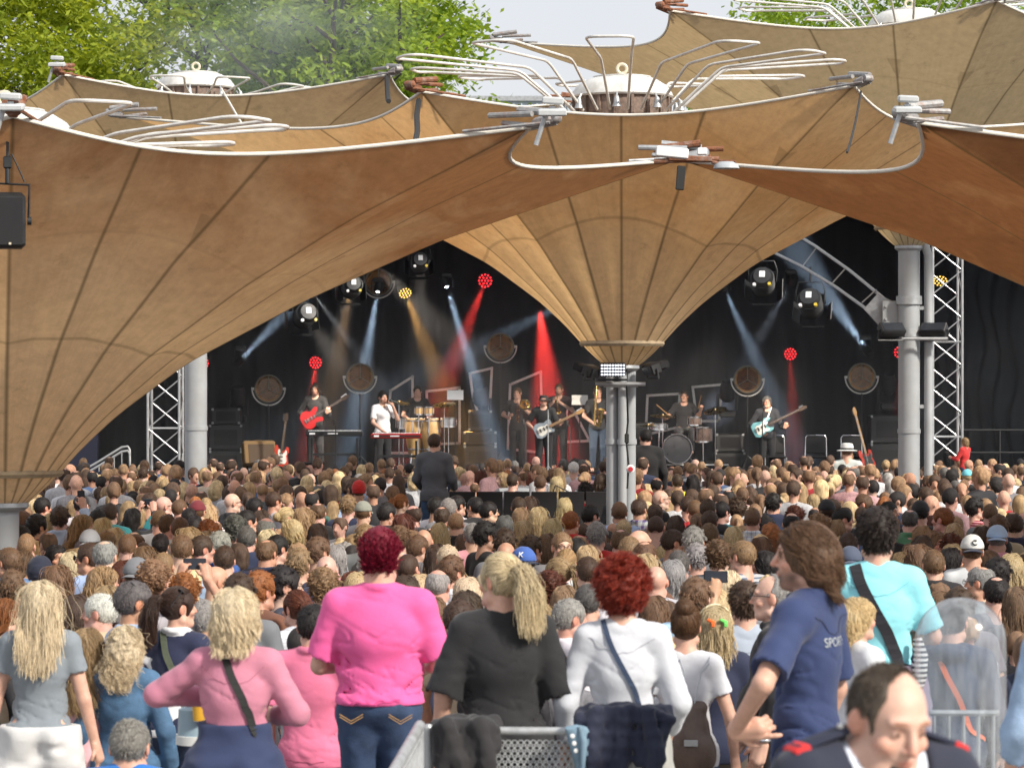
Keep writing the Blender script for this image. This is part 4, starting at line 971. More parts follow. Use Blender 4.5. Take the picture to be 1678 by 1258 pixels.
# ------------------------------------------------------------------ the stage
SZ = .96                                          # stage floor height
M['curtain'] = pm('black_curtain', (.007, .0075, .011), .9, 0, .3, 3, .2, 30)
M['scrim'] = pm('dark_scrim', (.020, .026, .034), .75, 0, .35, 2, .2, 30)
M['stage_floor'] = pm('stage_floor', (.02, .02, .022), .55, 0, .3, 2)
M['navy_wall'] = pm('navy_wall', (.010, .012, .030), .8, 0, .25, 1)
def curtain(name, p0, p1, z0, z1, m, label, fold=.10, wl=.42, seed=0, amp2=.0):
    p0, p1 = Vector((*p0, 0)), Vector((*p1, 0)); L = (p1 - p0).length; n = int(L / .06); d = (p1 - p0) / L; nn = Vector((-d.y, d.x, 0))
    rg = np.random.default_rng(seed); ph = np.cumsum(rg.uniform(.6, 1.4, n + 1)) * .06 / wl * 6.28; rows = 14; V = []
    for j in range(rows + 1):
        z = z0 + (z1 - z0) * j / rows
        for i in range(n + 1):
            off = math.sin(ph[i] + amp2 * math.sin(j * .9)) * fold * (1 - .5 * j / rows) + amp2 * .2 * math.sin(j * 1.3 + i * .15); V.append(p0 + d * (L * i / n) + nn * off + Vector((0, 0, z)))
    F = [(j * (n + 1) + i, j * (n + 1) + i + 1, (j + 1) * (n + 1) + i + 1, (j + 1) * (n + 1) + i) for j in range(rows) for i in range(n)]
    o = link(name, np_mesh(name, np.array([list(v) for v in V]), np.array(F)), m); return tag(o, label, 'curtain')
b = MB(); b.box((.6, 62, SZ / 2), (25, 9, SZ), bev=.01); o = b.build('stage_platform', M['stage_floor']); tag(o, 'low black stage platform carrying the band', 'stage')
curtain('stage_backdrop', (-10.2, 66), (11.6, 66), SZ, 7.4, M['curtain'], 'wide black backdrop curtain across the back of the stage', .05, seed=2)
curtain('side_curtain', (8.9, 64.8), (13.5, 58.2), SZ, 7.2, M['scrim'], 'dark crumpled scrim hanging beside the truss tower at the wing', .06, .5, 3, .6)
b = MB(); b.box((.5, 61.6, 7.35), (26, 10, .12)); tag(b.build('stage_roof', M['black_matt']), 'black stage roof over the lamps', 'roof')
b = MB(); b.box((-9.9, 62.2, 3.6), (.3, 8.4, 7.2)); b.box((-10.6, 58.2, 2.8), (4.6, .25, 5.6)); tag(b.build('side_wall', M['navy_wall']), 'dark navy side wall beside the stage stairs', 'wall')
b = MB(); b.box((13.4, 62, 3.6), (.3, 8.4, 7.2)); tag(b.build('side_wall', M['black_matt']), 'black wall closing the stage wing beyond the scrim', 'wall')

def truss(x, y, z0, z1, w, label, bay=.46):
    r = empty('truss_tower', (x, y, z0), .0, label, 'truss tower'); H = z1 - z0; cs = [(-w / 2, -w / 2), (w / 2, -w / 2), (w / 2, w / 2), (-w / 2, w / 2)]
    for cx, cy in cs:
        b = MB(); b.tube([(cx, cy, 0), (cx, cy, H)], .028, 8); b.build('chord', M['alu'], r)
    nb = max(1, int(H / bay))
    for k in range(4):
        (ax, ay), (bx, by) = cs[k], cs[(k + 1) % 4]; b = MB()
        for i in range(nb):
            za, zb = H * i / nb, H * (i + 1) / nb; p, q = ((ax, ay, za), (bx, by, zb)) if i % 2 == 0 else ((bx, by, za), (ax, ay, zb)); b.tube([p, q], .013, 6)
            if i % 4 == 0: b.tube([(ax, ay, za), (bx, by, za)], .016, 6)
        b.build('lattice', M['alu'], r)
    return r
p = at(271, 770, 57.6); truss(p.x, 57.6, 0, 4.6, .62, 'silver lattice tower beside the grey column at the stage stairs')
p = at(1549, 745, 57.6); truss(p.x, 57.6, 0, 6.1, .58, 'silver lattice tower at the wing beside the tall steel column')
# a sloping ladder beam running up from the tall column
r = empty('ladder_beam', (0, 0, 0), 0, 'sloping double tube ladder beam bolted to the tall steel column', 'beam')
Yb = 42.2; A0, A1 = at(1452, 492, Yb), at(1280, 370, Yb + 4); B0, B1 = at(1428, 512, Yb), at(1256, 408, Yb + 4)
for a, c in ((A0, A1), (B0, B1)):
    b = MB(); b.tube([a, a.lerp(c, .33) + Vector((0, 0, .06)), a.lerp(c, .66) + Vector((0, 0, .06)), c], .024, 8); b.build('rail', M['galv'], r)
for i in range(4):
    t = (i + .3) / 3.6; up_ = Vector((0, 0, .06)); b = MB(); b.tube([A0.lerp(A1, t) + up_, B0.lerp(B1, t) + up_], .012, 6); b.build('rung', M['galv'], r)
b = MB(); c_ = at(1452, 520, Yb - .6); b.prism([(-.32, .12), (-.12, .34), (.26, .14), (.26, -.30), (.12, -.32), (-.05, -.18)], .05, Matrix.Translation(c_), .008); b.build('gusset_plate', M['galv'], r)
b = MB(); c_ = at(1463, 523, Yb - .75); b.box(c_, (.30, .04, .52), bev=.01)
for dx in (-.1, .1):
    for dz in (-.18, .0, .18): b.lathe([(.018, 0), (.018, .03)], c_ + Vector((dx, -.02, dz)), (0, -1, 0), 8)
b.build('bolted_plate', M['mast_paint'], r)
for zz in (492, 545):
    b = MB(); c_ = at(1490, zz, 41.4); c_.x, c_.y = 5.66, 41.4; b.lathe([(.165, -.06), (.185, -.06), (.185, .06), (.165, .06)], c_, n=24, cap=False); b.build('mast_clamp', M['galv'], r)

# ---- lamps on the masts
def wash(x, y, Y, rz, tilt, w, label, lit=False):
    r = empty('flood_panel', at(x, y, Y), rz, label, 'floodlight', 'black floodlights on the masts')
    R = Euler((tilt, 0, 0))
    b = MB(); b.box((0, 0, 0), (w, .12, w * .5), R, .015); b.build('housing', M['black'], r)
    b = MB(); b.box(R.to_matrix() @ Vector((0, .10, 0)), (w * .8, .1, w * .35), R, .02)
    for k in range(7): b.box(R.to_matrix() @ Vector((-w * .36 + k * w * .12, .16, 0)), (.012, .05, w * .3), R)
    b.build('heat_sink', M['black_matt'], r)
    if lit:
        b = MB()
        for i in range(9):
            for j in range(4): b.lathe([(.0125, 0), (.009, .010), (.001, .012)], R.to_matrix() @ Vector((-w * .42 + i * w * .105, -.061, -w * .18 + j * w * .118)), (0, -1, 0), 8)
        b.build('lens_array', emit('led_white', (.85, .9, 1.0), 1.1), r)
    else:
        b = MB(); b.box(R.to_matrix() @ Vector((0, -.062, 0)), (w * .88, .01, w * .4), R, .004); b.build('front_glass', M['dark_glass'], r)
    b = MB(); b.tube([(-w * .54, 0, 0), (-w * .56, .02, -w * .4), (w * .56, .02, -w * .4), (w * .54, 0, 0)], .014, 6); b.build('yoke', M['black'], r)
    return r
M['dark_glass'] = pm('dark_glass', (.03, .035, .045), .12, 0, .1)
wash(1004, 605, 33.3, 0, .12, .30, 'black lamp panel with rows of small white lenses on the pipes under the golden roof', True)
wash(968, 608, 33.5, 1.2, .35, .27, 'black floodlight turned away beside the lamp panel, nearer the trumpet player')
wash(1068, 604, 33.5, -1.2, .35, .27, 'black floodlight turned away beside the lamp panel, nearer the drummer')
wash(1461, 540, 41.0, .4, -.75, .38, 'black floodlight aimed down, on the stage side of the tall steel column')
wash(1530, 540, 41.2, -.5, -.75, .38, 'black floodlight aimed down, on the truss side of the tall steel column')
b = MB(); p = at(1018, 629, 33.5); b.tube([p + Vector((-.30, 0, 0)), p + Vector((.28, 0, 0))], .026, 10); b.tube([p + Vector((-.2, .1, -.02)), p + Vector((.2, .1, -.02))], .02, 8); tag(b.build('lamp_bar', M['alu']), 'short aluminium cross bar under the lamp panel on the pipes', 'bar')
b = MB(); b.tube([at(1495, 555, 41.1) + Vector((-.45, 0, 0)), at(1495, 555, 41.1) + Vector((.5, 0, 0))], .025, 8); tag(b.build('lamp_bar', M['alu']), 'aluminium cross bar with two floodlights on the tall steel column', 'bar')
b = MB(); b.tube([at(1027, 632, 33.2), at(1029, 690, 33.45), at(1026, 720, 33.46), at(1030, 760, 33.45), at(1028, 800, 33.45)], .011, 6); b.box(at(1027, 718, 33.4), (.05, .05, .12), bev=.015); tag(b.build('hanging_cable', M['rubber']), 'black cable loop running down the grey pipes in mid crowd', 'cable')
r = empty('power_socket', at(1033, 768, 33.42), 0, 'small round red and white socket on the grey pipes in mid crowd', 'socket')
b = MB(); b.lathe([(.05, 0), (.05, .05), (.035, .06)], axis=(0, -1, 0), n=20); b.build('housing', M['white_plastic'], r)
b = MB(); b.lathe([(.028, .06), (.028, .075), (.001, .075)], axis=(0, -1, 0), n=16); b.build('cap', pm('red_cap', (.5, .03, .04), .4), r)

# ---- stage lamps
M['lens'] = pm('lamp_lens', (.08, .045, .02), .3, .2, .25, 14); M['reflector'] = pm('lamp_reflector', (.22, .12, .045), .3, .6, .2, 6)
M['lamp_rim'] = pm('dull_rim', (.17, .155, .13), .45, .5, .2, 12)
def round_lamp(x, y, Y, label, stand=True, dim=1.0):
    p = at(x, y, Y); R_ = .285
    r = empty('stage_floodlight', p, 0, label, 'stage lamp', 'big round stage floodlights')
    b = MB(); b.lathe([(R_ * .80, .02), (R_, 0), (R_ * 1.04, .04), (R_ * 1.0, .10), (R_ * .7, .28), (R_ * .2, .36), (.01, .36)], (0, 0, 0), (0, 1, 0), 36, cap=False); b.build('bowl', M['reflector'], r)
    b = MB(); b.tube([(R_ * math.cos(a), 0, R_ * math.sin(a)) for a in np.linspace(0, 6.283, 37)[:-1]], .020, 8, True)
    for a in (1.57, 1.57 + 2.09, 1.57 + 4.19): b.tube([(0, -.01, 0), (R_ * math.cos(a), -.01, R_ * math.sin(a))], .010, 6)
    b.build('rim', M['lamp_rim'], r)
    b = MB(); b.lathe([(.001, .16), (.05, .15), (.06, .10), (.03, .05), (.001, .04)], (0, 0, 0), (0, 1, 0), 16); b.build('bulb', M['lens'], r)
    b = MB(); b.lathe([(R_ * .98, .018), (R_ * .98, .024)], (0, 0, 0), (0, 1, 0), 36); b.build('lens', M['lamp_disc'], r)
    b = MB(); b.tube([(R_ * 1.22 * math.cos(a), .0, R_ * 1.22 * math.sin(a)) for a in np.linspace(math.pi - .05, 2 * math.pi + .05, 26)], .017, 6); b.lathe([(.03, -.03), (.03, .03)], (R_ * 1.17, 0, 0), (1, 0, 0), 10); b.lathe([(.03, -.03), (.03, .03)], (-R_ * 1.17, 0, 0), (1, 0, 0), 10); b.build('yoke', M['white_paint'], r)
    if stand:
        h = p.z - SZ; b = MB(); b.tube([(0, 0, -R_ * 1.22), (0, 0, -h + .3)], .016, 8); b.tube([(0, 0, -R_ * 1.22 - .12), (0, 0, -R_ * 1.22)], .022, 8)
        for k in range(3): b.tube([(0, 0, -h + .45), (.4 * math.cos(k * 2.1), .4 * math.sin(k * 2.1), -h)], .012, 6)
        b.build('stand', M['black'], r)
m_, t_, b_, o_ = new_mat('amber_glass'); M['lamp_disc'] = m_; t_.nodes.remove(b_)
tb = t_.nodes.new('ShaderNodeBsdfTransparent'); tb.inputs[0].default_value = (.80, .54, .28, 1); gb = t_.nodes.new('ShaderNodeBsdfGlossy'); gb.inputs['Roughness'].default_value = .1; gb.inputs[0].default_value = (.8, .75, .65, 1)
mx_ = t_.nodes.new('ShaderNodeMixShader'); mx_.inputs[0].default_value = .07; t_.links.new(tb.outputs[0], mx_.inputs[1]); t_.links.new(gb.outputs[0], mx_.inputs[2]); t_.links.new(mx_.outputs[0], o_.inputs[0])
round_lamp(440, 637, 61.5, 'big round floodlight on a stand beside the leaning amplifier')
round_lamp(590, 618, 61.5, 'big round floodlight standing behind the singer in white')
round_lamp(820, 568, 63, 'big round floodlight raised highest, above the horn players')
round_lamp(1225, 622, 61.5, 'big round floodlight between the drum kit and the bass player')
round_lamp(1412, 618, 61.5, 'big round floodlight standing behind the empty chairs')
round_lamp(620, 462, 63, 'big round floodlight hanging high above the keyboards', stand=False)
def fresnel(x, y, Y, rz, rx, label, s=1.0):
    r = empty('theatre_spotlight', at(x, y, Y), rz, label, 'stage lamp', 'black theatre spotlights with barn doors'); r.scale = (s, s, s)
    q = empty('swivel', (0, 0, 0)); q.parent = r; q.rotation_euler = (rx, 0, 0)
    b = MB(); b.lathe([(.02, -.26), (.15, -.25), (.19, -.18), (.20, .05), (.205, .2), (.18, .22)], (0, 0, 0), (0, 1, 0), 24); 
    for k in range(6): b.lathe([(.195, -.16 + k * .05), (.21, -.155 + k * .05), (.21, -.145 + k * .05), (.195, -.14 + k * .05)], (0, 0, 0), (0, 1, 0), 24, cap=False)
    b.build('body', M['black'], q)
    b = MB(); b.box((0, -.262, .02), (.10, .006, .12), bev=.002); b.build('label_plate', M['white_plastic'], q)
    for k, (dx, dz, w_, h_) in enumerate(((0, .26, .40, .22), (0, -.26, .40, .22), (.27, 0, .2, .36), (-.27, 0, .2, .36))):
        b = MB(); b.box((dx * 1.05, .32, dz * 1.05), (w_ if dx == 0 else .012, .2, .012 if dx == 0 else h_), Euler((-.5 * np.sign(dz), 0, .5 * np.sign(dx)))); b.build('barn_door', M['black'], q)
    b = MB(); b.tube([(-.23, 0, 0), (-.25, 0, .2), (-.2, 0, .36), (.2, 0, .36), (.25, 0, .2), (.23, 0, 0)], .014, 6); b.tube([(0, 0, .36), (0, 0, .62)], .02, 8); b.build('yoke', M['black'], r)
    for k, cc in enumerate(((.13, -.2, -.16), (-.13, -.2, -.17))):
        b = MB(); b.lathe([(.03, 0), (.03, .05)], cc, (0, -1, 0), 10); b.build('knob', pm('yellow_knob', (.6, .45, .05), .4) if k == 0 else M['white_plastic'], q)
fresnel(500, 517, 57.5, .35, -.3, 'black spotlight with a white plate, hung beside the crossing blue beams', 1.05)
fresnel(577, 470, 58.2, .2, -.3, 'black spotlight seen from behind, hung over the keyboards', .95)
fresnel(688, 430, 58.5, .1, -.3, 'black spotlight hung highest, near the roof overlap', .9)
fresnel(1250, 462, 55.5, -.15, -.45, 'black spotlight with open barn doors nearest the golden roof', 1.1)
fresnel(1328, 497, 54.5, -.25, -.5, 'black spotlight hanging lowest under the sloping ladder beam', 1.1)
for x, y, Y, tx, ty, e in ((500, 517, 57.9, 620, 680, 500), (577, 470, 58.6, 520, 680, 500), (688, 430, 58.9, 690, 670, 420), (620, 440, 58.9, 870, 680, 900), (1250, 462, 55.9, 1110, 680, 520), (1328, 497, 54.9, 1260, 690, 480), (1250, 462, 55.9, 935, 670, 600)):
    d = bpy.data.lights.new('theatre_light', 'SPOT'); d.energy = e * 3.2; d.color = (1.0, .86, .70); d.spot_size = math.radians(22); d.spot_blend = .8; d.shadow_soft_size = .12
    o = bpy.data.objects.new('theatre_light', d); COL.objects.link(o); p_, q_ = at(x, y, Y + .4), at(tx, ty, 60.5); o.location = p_; o.rotation_euler = (q_ - p_).to_track_quat('-Z', 'Y').to_euler()
REDL = emit('led_red', (1.0, .02, .03), 3.0); YELL = emit('led_amber', (1.0, .62, .12), 2.0); COLDL = emit('lamp_cold', (.75, .86, 1.0), 25.0)
def par(x, y, Y, m, label, size=.14, tilt=(0, 0)):
    r = empty('led_par', at(x, y, Y), 0, label, 'stage lamp', 'round lamps with coloured light dots'); q = (tilt[0], 0, tilt[1])
    b = MB(); b.lathe([(size * .95, -.005), (size * 1.05, .0), (size * 1.05, .22), (size * .6, .26)], (0, 0, 0), (0, 1, 0), 24); b.build('housing', M['black'], r, rot=q)
    b = MB()
    for ring, k in ((0, 1), (.46, 6), (.88, 12)):
        for i in range(k):
            a = 2 * math.pi * i / k; b.lathe([(size * .115, 0), (size * .09, .012), (.001, .014)], (size * ring * math.cos(a), -.006, size * ring * math.sin(a)), (0, -1, 0), 8)
    b.build('light_dots', m, r, rot=q)
    b = MB(); b.tube([(-size * 1.15, .1, 0), (-size * 1.15, .1, size * 1.3), (size * 1.15, .1, size * 1.3), (size * 1.15, .1, 0)], .012, 6); b.build('yoke', M['black'], r)
RED = (1.0, .05, .04)
def spot(name, p, q, e, col, deg, blend=.6):
    d = bpy.data.lights.new(name, 'SPOT'); d.energy = e * (3.2 if col == RED else 5.6); d.color = col; d.spot_size = math.radians(deg * 1.12); d.spot_blend = .95; d.shadow_soft_size = .05
    o = bpy.data.objects.new(name, d); COL.objects.link(o); o.location = p; o.rotation_euler = (Vector(q) - Vector(p)).to_track_quat('-Z', 'Y').to_euler(); return o
RED = (1.0, .05, .04)
for x, y, Y, tx, ty, TY, lab, e, dg in ((517, 594, 63.5, 508, 720, 62.5, 'red dotted lamp shining down on the guitarist with long hair', 2500, 17), (795, 460, 64, 700, 700, 63, 'red dotted lamp high above the percussion', 5000, 15),
                               (1295, 580, 64, 1302, 740, 63.0, 'red dotted lamp above the empty chairs', 1700, 14), (1475, 577, 63, 1475, 740, 63, 'red dotted lamp half behind the tall steel column', 600, 14),
                               (332, 595, 63, 332, 740, 63, 'red dotted lamp half behind the grey column by the stairs', 300, 14)):
    par(x, y, Y, REDL, lab, .135 if x != 795 else .155, (.15, 0)); spot('red_spot', at(x, y + 2, Y - .3), at(tx, ty, TY - .3), e, RED, dg)
spot('red_spot', at(885, 505, 62.5), at(905, 720, 63), 9000, RED, 24)
par(664, 480, 63, YELL, 'amber dotted lamp tilted above the singer in white', .14, (.7, .3)); par(1541, 460, 61, YELL, 'amber dotted lamp behind the truss tower', .15, (.8, -.2))
spot('amber_spot', at(664, 482, 62.8), at(745, 680, 62), 1600, (1.0, .5, .12), 18)
spot('amber_spot', at(575, 465, 63), at(545, 640, 63), 700, (1.0, .5, .15), 16)
def beam(x, y, Y, tx, ty, TY, e, dg, lab, col=(.62, .80, 1.0)):
    r = empty('beam_lamp', at(x, y, Y), 0, lab, 'stage lamp', 'moving lamps throwing white beams'); d = (at(tx, ty, TY) - at(x, y, Y)).normalized(); R = d.to_track_quat('Y', 'Z').to_euler()
    b = MB(); b.lathe([(.03, -.26), (.09, -.24), (.10, -.02), (.075, 0)], (0, 0, 0), (0, 1, 0), 16); b.build('head', M['black'], r, rot=R)
    b = MB(); b.lathe([(.036, 0), (.036, .006)], (0, 0, 0), (0, 1, 0), 14); b.build('lens', COLDL, r, rot=R)
    b = MB(); b.box((0, .05, .25), (.22, .2, .1), bev=.02); b.tube([(-.13, 0, 0), (-.13, .02, .24), (.13, .02, .24), (.13, 0, 0)], .014, 6); b.build('yoke', M['black'], r)
    spot('white_beam', at(x, y, Y) + d * .05, at(tx, ty, TY), e, col, dg, .5)
beam(394, 590, 62, 480, 500, 64, 2600, 9, 'lamp throwing a blue white beam upward beside the grey column')
beam(619, 478, 62.5, 590, 640, 62, 3200, 12, 'lamp throwing a white beam down behind the singer')
beam(516, 485, 62.5, 592, 585, 64, 900, 8, 'lamp throwing a faint grey beam between two spotlights', (.9, .9, .9))
beam(732, 470, 61.8, 803, 700, 60.8, 5200, 9, 'lamp throwing the longest blue white beam, above the percussion')
beam(1188, 474, 62, 1262, 640, 63, 1900, 11, 'lamp throwing a soft beam beside the golden roof towards the bass player')
beam(1296, 465, 62, 1235, 570, 64, 600, 9, 'lamp throwing a weak beam under the sloping ladder beam', (.8, .88, 1.0))
beam(1419, 572, 61.5, 1320, 430, 64, 3000, 13, 'lamp throwing a broad blue beam upward beside the tall steel column')
beam(950, 486, 64.3, 820, 550, 64.5, 1100, 12, 'lamp behind the golden roof throwing a beam sideways')
# the stage smoke that shows the beams
m_, t_, b_, o_ = new_mat('smoke_air'); t_.nodes.remove(b_)
vs = t_.nodes.new('ShaderNodeVolumeScatter'); vs.inputs['Density'].default_value = .014; vs.inputs['Color'].default_value = (.9, .93, 1, 1); vs.inputs['Anisotropy'].default_value = 0.0; t_.links.new(vs.outputs[0], o_.inputs['Volume'])
b = MB(); b.box((.9, 62.15, SZ + 3.12), (20.5, 7.1, 6.2)); tag(b.build('stage_smoke', m_), kind='stuff')

# ---- frames of pale laths standing about the stage
def lath(pts, Y, label, closed=True, w=.055):
    P = [at(x, y, Y) for x, y in pts]; b = MB(); n = len(P)
    for i in range(n if closed else n - 1):
        a, c = P[i], P[(i + 1) % n]; d = c - a; b.box((a + c) / 2, (d.length + w * .96, .04, w), Euler((0, -math.atan2(d.z, d.x), 0)), .004)
    return tag(b.build('lath_frame', M['lath']), label, 'frame', 'crooked pale lath frames')
M['lath'] = pm('pale_lath', (.85, .84, .80), .6, 0, .1, 6)
lath([(640, 640), (676, 617), (676, 742), (632, 742)], 64.2, 'crooked lath frame with a slanting top behind the singer')
lath([(699, 641), (753, 635), (753, 726), (702, 728)], 64.0, 'lath frame behind the congas')
lath([(770, 612), (806, 603), (800, 722), (775, 652)], 63.8, 'tall narrow lath frame beside the long beam')
lath([(836, 630), (886, 609), (890, 742), (832, 735)], 64.4, 'lath frame with a rising top behind the trombone player')
lath([(930, 654), (966, 722), (925, 724)], 64.4, 'lath frame behind the saxophone player', True)
lath([(1061, 648), (1114, 645), (1110, 700), (1058, 712)], 64.2, 'lath frame behind the ride cymbal')
lath([(1135, 634), (1183, 630), (1178, 690), (1142, 690)], 64.4, 'lath frame behind the drummer')

# ---- instruments and gear
M['tweed'] = pm('tweed_cloth', (.20, .12, .05), .85, 0, .25, 60, .3, 90); M['amp_grille'] = pm('amp_grille', (.075, .045, .025), .8, 0, .3, 70)
M['red_lacquer'] = pm('red_lacquer', (.30, .012, .014), .2, 0, .15, 5, coat=.5); M['strat_red'] = pm('orange_red_lacquer', (.50, .05, .03), .2, 0, .1, 5, coat=.5); M['maple'] = pm('maple_neck', (.42, .24, .10), .35, 0, .15, 12)
M['rosewood'] = pm('dark_fingerboard', (.05, .028, .018), .5); M['pearl'] = pm('pale_pickguard', (.70, .68, .62), .3); M['tele_grey'] = pm('grey_guitar_body', (.26, .30, .34), .25, 0, .15, 6, coat=.4); M['seafoam'] = pm('blue_green_lacquer', (.16, .38, .42), .25, 0, .1, 6, coat=.4)
M['conga_wood'] = pm('conga_wood', (.58, .36, .15), .35, 0, .2, 10, coat=.3); M['drum_skin'] = pm('drum_head', (.55, .53, .48), .6); M['kick_skin'] = pm('dark_drum_head', (.045, .045, .05), .35); M['drum_shell'] = pm('drum_shell', (.09, .06, .05), .3, 0, .2, 8)
M['cymbal'] = pm('cymbal_bronze', (.55, .38, .14), .28, 1.0, .15, 10)
def guitar(name, loc, rot, label, body='strat', bm='red_lacquer', neck='maple', guard=True, L=1.0):
    r = empty(name, loc, 0, label, 'guitar'); r.rotation_euler = rot
    if body == 'semi': out = [(.21 * math.cos(a) * (1 + .10 * math.cos(2 * a)), .0 + .0) for a in ()]
    pr = {'strat': [(0, -.23), (.12, -.22), (.165, -.14), (.14, -.03), (.12, .03), (.15, .10), (.13, .18), (.09, .20), (.06, .12), (0, .11), (-.06, .12), (-.10, .22), (-.15, .20), (-.155, .10), (-.12, .02), (-.145, -.05), (-.165, -.14), (-.12, -.22)],
          'tele': [(0, -.23), (.11, -.225), (.165, -.15), (.15, -.05), (.115, .02), (.13, .09), (.14, .15), (.09, .17), (.06, .12), (0, .15), (-.06, .17), (-.12, .17), (-.14, .11), (-.115, .02), (-.15, -.05), (-.165, -.15), (-.11, -.225)],
          'semi': [(0, -.25), (.13, -.24), (.20, -.15), (.19, -.05), (.13, .02), (.155, .09), (.17, .15), (.13, .20), (.08, .17), (.05, .10), (-.05, .10), (-.08, .17), (-.13, .20), (-.17, .15), (-.155, .09), (-.13, .02), (-.19, -.05), (-.20, -.15), (-.13, -.24)]}[body]
    b = MB(); b.prism(pr, .045, None, .008); b.build('body', M[bm], r)
    if guard:
        b = MB(); b.prism([(x * .62 + .02, z * .66 - .01) for x, z in pr], .004, Matrix.Translation((0, -.026, 0))); b.build('pickguard', M['pearl'] if guard is True else M[guard], r)
    for z in (-.10, -.02, .05): b = MB(); b.box((0, -.032, z), (.075, .012, .028), bev=.004); b.build('pickup', M['black'] if body != 'semi' else M['chrome'], r)
    b = MB(); b.box((0, -.032, -.16), (.08, .012, .03), bev=.003); b.build('bridge', M['chrome'], r)
    b = MB(); b.box((0, -.03, .40 * L), (.052, .022, .62 * L), bev=.006); b.build('neck', M[neck], r)
    b = MB(); b.prism([(-.03, 0), (.03, 0), (.045, .06), (.03, .17), (-.01, .18), (-.04, .12)], .016, Matrix.Translation((0, -.028, .71 * L)), .003)
    h = b.build('headstock', M[neck if neck == 'maple' else 'rosewood'], r)
    b = MB()
    for k in range(6 if L < 1.1 else 4): b.tube([(-.03, -.028, .73 * L + k * .024), (-.065, -.028, .735 * L + k * .024)], .008, 6)
    b.build('tuner', M['chrome'], h)
    b = MB()
    for k in range(6 if L < 1.1 else 4): b.tube([(-.018 + .007 * k, -.043, -.16), (-.018 + .007 * k, -.043, .71 * L)], .0012, 3, cap=False)
    b.build('string', M['chrome'], r); return r
def gstand(p, label):
    b = MB()
    for k in range(3): b.tube([(0, .05, .35), (.22 * math.cos(k * 2.1 + .5), .05 + .2 * math.sin(k * 2.1 + .5), 0)], .011, 6)
    b.tube([(0, .05, .3), (0, .10, .62)], .012, 6); b.tube([(-.1, -.05, .26), (-.1, .05, .27), (.1, .05, .27), (.1, -.05, .26)], .011, 6); o = b.build('guitar_stand', M['black']); o.location = p; return tag(o, label, 'stand')
def floor_at(x, Y, z=SZ): return Vector(((x - CX) * Y / F_PX, Y, z))
p = floor_at(461, 59.0); guitar('electric_guitar', p + Vector((0, -.03, .50)), (-.16, .12, .0), 'orange red electric guitar with a pale guard, on a stand by the leaning amplifier', 'strat', 'strat_red', 'rosewood'); gstand(p, 'black stand holding the orange red guitar')
p = floor_at(1420, 59.2); guitar('bass_guitar', p + Vector((0, -.03, .42)), (-.14, -.22, .3), 'red bass guitar with a long maple neck, leaning on a stand by the chairs', 'strat', 'strat_red', 'maple', 'black', 1.3); gstand(p, 'black stand holding the red bass guitar')
r = empty('guitar_amplifier', floor_at(424, 59.6) + Vector((0, 0, .52)), .25, 'tweed covered guitar amplifier leaning back, beside the red guitar', 'amplifier'); r.rotation_euler = (-.35, 0, .3)
b = MB(); b.box((0, 0, 0), (.66, .28, .52), bev=.03); b.build('cabinet', M['tweed'], r)
b = MB(); b.box((0.03, -.142, -.03), (.54, .01, .40), bev=.004); b.build('speaker_grille', M['amp_grille'], r)
b = MB(); b.box((0, -.02, .262), (.5, .12, .012)); b.build('control_plate', M['chrome'], r)
b = MB(); b.tube([(-.1, 0, .27), (-.08, 0, .30), (.08, 0, .30), (.1, 0, .27)], .012, 6); b.build('handle', M['rosewood'], r)
b = MB(); b.box((0, .2, -.42), (.5, .4, .34), bev=.02); b.build('tilt_leg', M['black'], r)
def keyboard(x, y, Y, w, m, label, rz=0):
    p = at(x, y, Y); r = empty('stage_keyboard', p, rz, label, 'keyboard'); h = p.z - SZ
    b = MB(); b.box((0, 0, 0), (w, .32, .10), bev=.015); b.build('case', m, r)
    b = MB(); b.box((0, .08, .055), (w * .93, .13, .02), bev=.004); b.build('white_keys', M['white_plastic'], r)
    b = MB(); 
    for k in range(int(w / .035)):
        if k % 7 not in (2, 6): b.box((-w * .46 + k * .033, .05, .07), (.014, .08, .016))
    b.build('black_keys', M['black'], r)
    b = MB(); b.box((0, -.163, .0), (w * .98, .006, .035)); 
    b.build('back_panel', M['black_matt'], r)
    b = MB(); b.box((-w * .38, -.168, .0), (w * .10, .004, .035)); b.box((-w * .02, -.168, .0), (w * .18, .004, .02)); b.build('printing', M['white_plastic'], r)
    b = MB()
    for s_ in (-1, 1):
        b.box((s_ * w * .40, 0, -h / 2 - .05), (.045, .05, h - .1)); b.box((s_ * w * .40, 0, -h + .025), (.05, .55, .05))
    b.box((0, .05, -h * .45), (w * .8, .05, .05)); b.build('stand', M['black'], r)
keyboard(548, 710, 59.2, 1.16, M['black'], 'long black keyboard with white lettering, before the guitarist with long hair')
keyboard(649, 714, 58.6, 1.02, M['red_lacquer'], 'red stage keyboard in front of the singer in white')
b = MB(); p = floor_at(522, 59.0); b.box(p + Vector((-.1, .2, .35)), (.42, .32, .05), bev=.02); b.tube([p + Vector((-.25, .2, .33)), p + Vector((.05, .2, 0))], .014, 6); b.tube([p + Vector((.05, .2, .33)), p + Vector((-.25, .2, 0))], .014, 6); tag(b.build('keyboard_bench', M['black_matt']), 'black keyboard bench under the long black keyboard', 'bench')
def stand_mb(b, p, h, r=.30, boom=None):
    for k in range(3): b.tube([p + Vector((0, 0, .32)), p + Vector((r * math.cos(k * 2.094 + .4), r * math.sin(k * 2.094 + .4), 0))], .011, 6)
    b.tube([p + Vector((0, 0, .1)), p + Vector((0, 0, h))], .012, 8)
    if boom is not None: b.tube([p + Vector((0, 0, h)), p + boom], .008, 6)
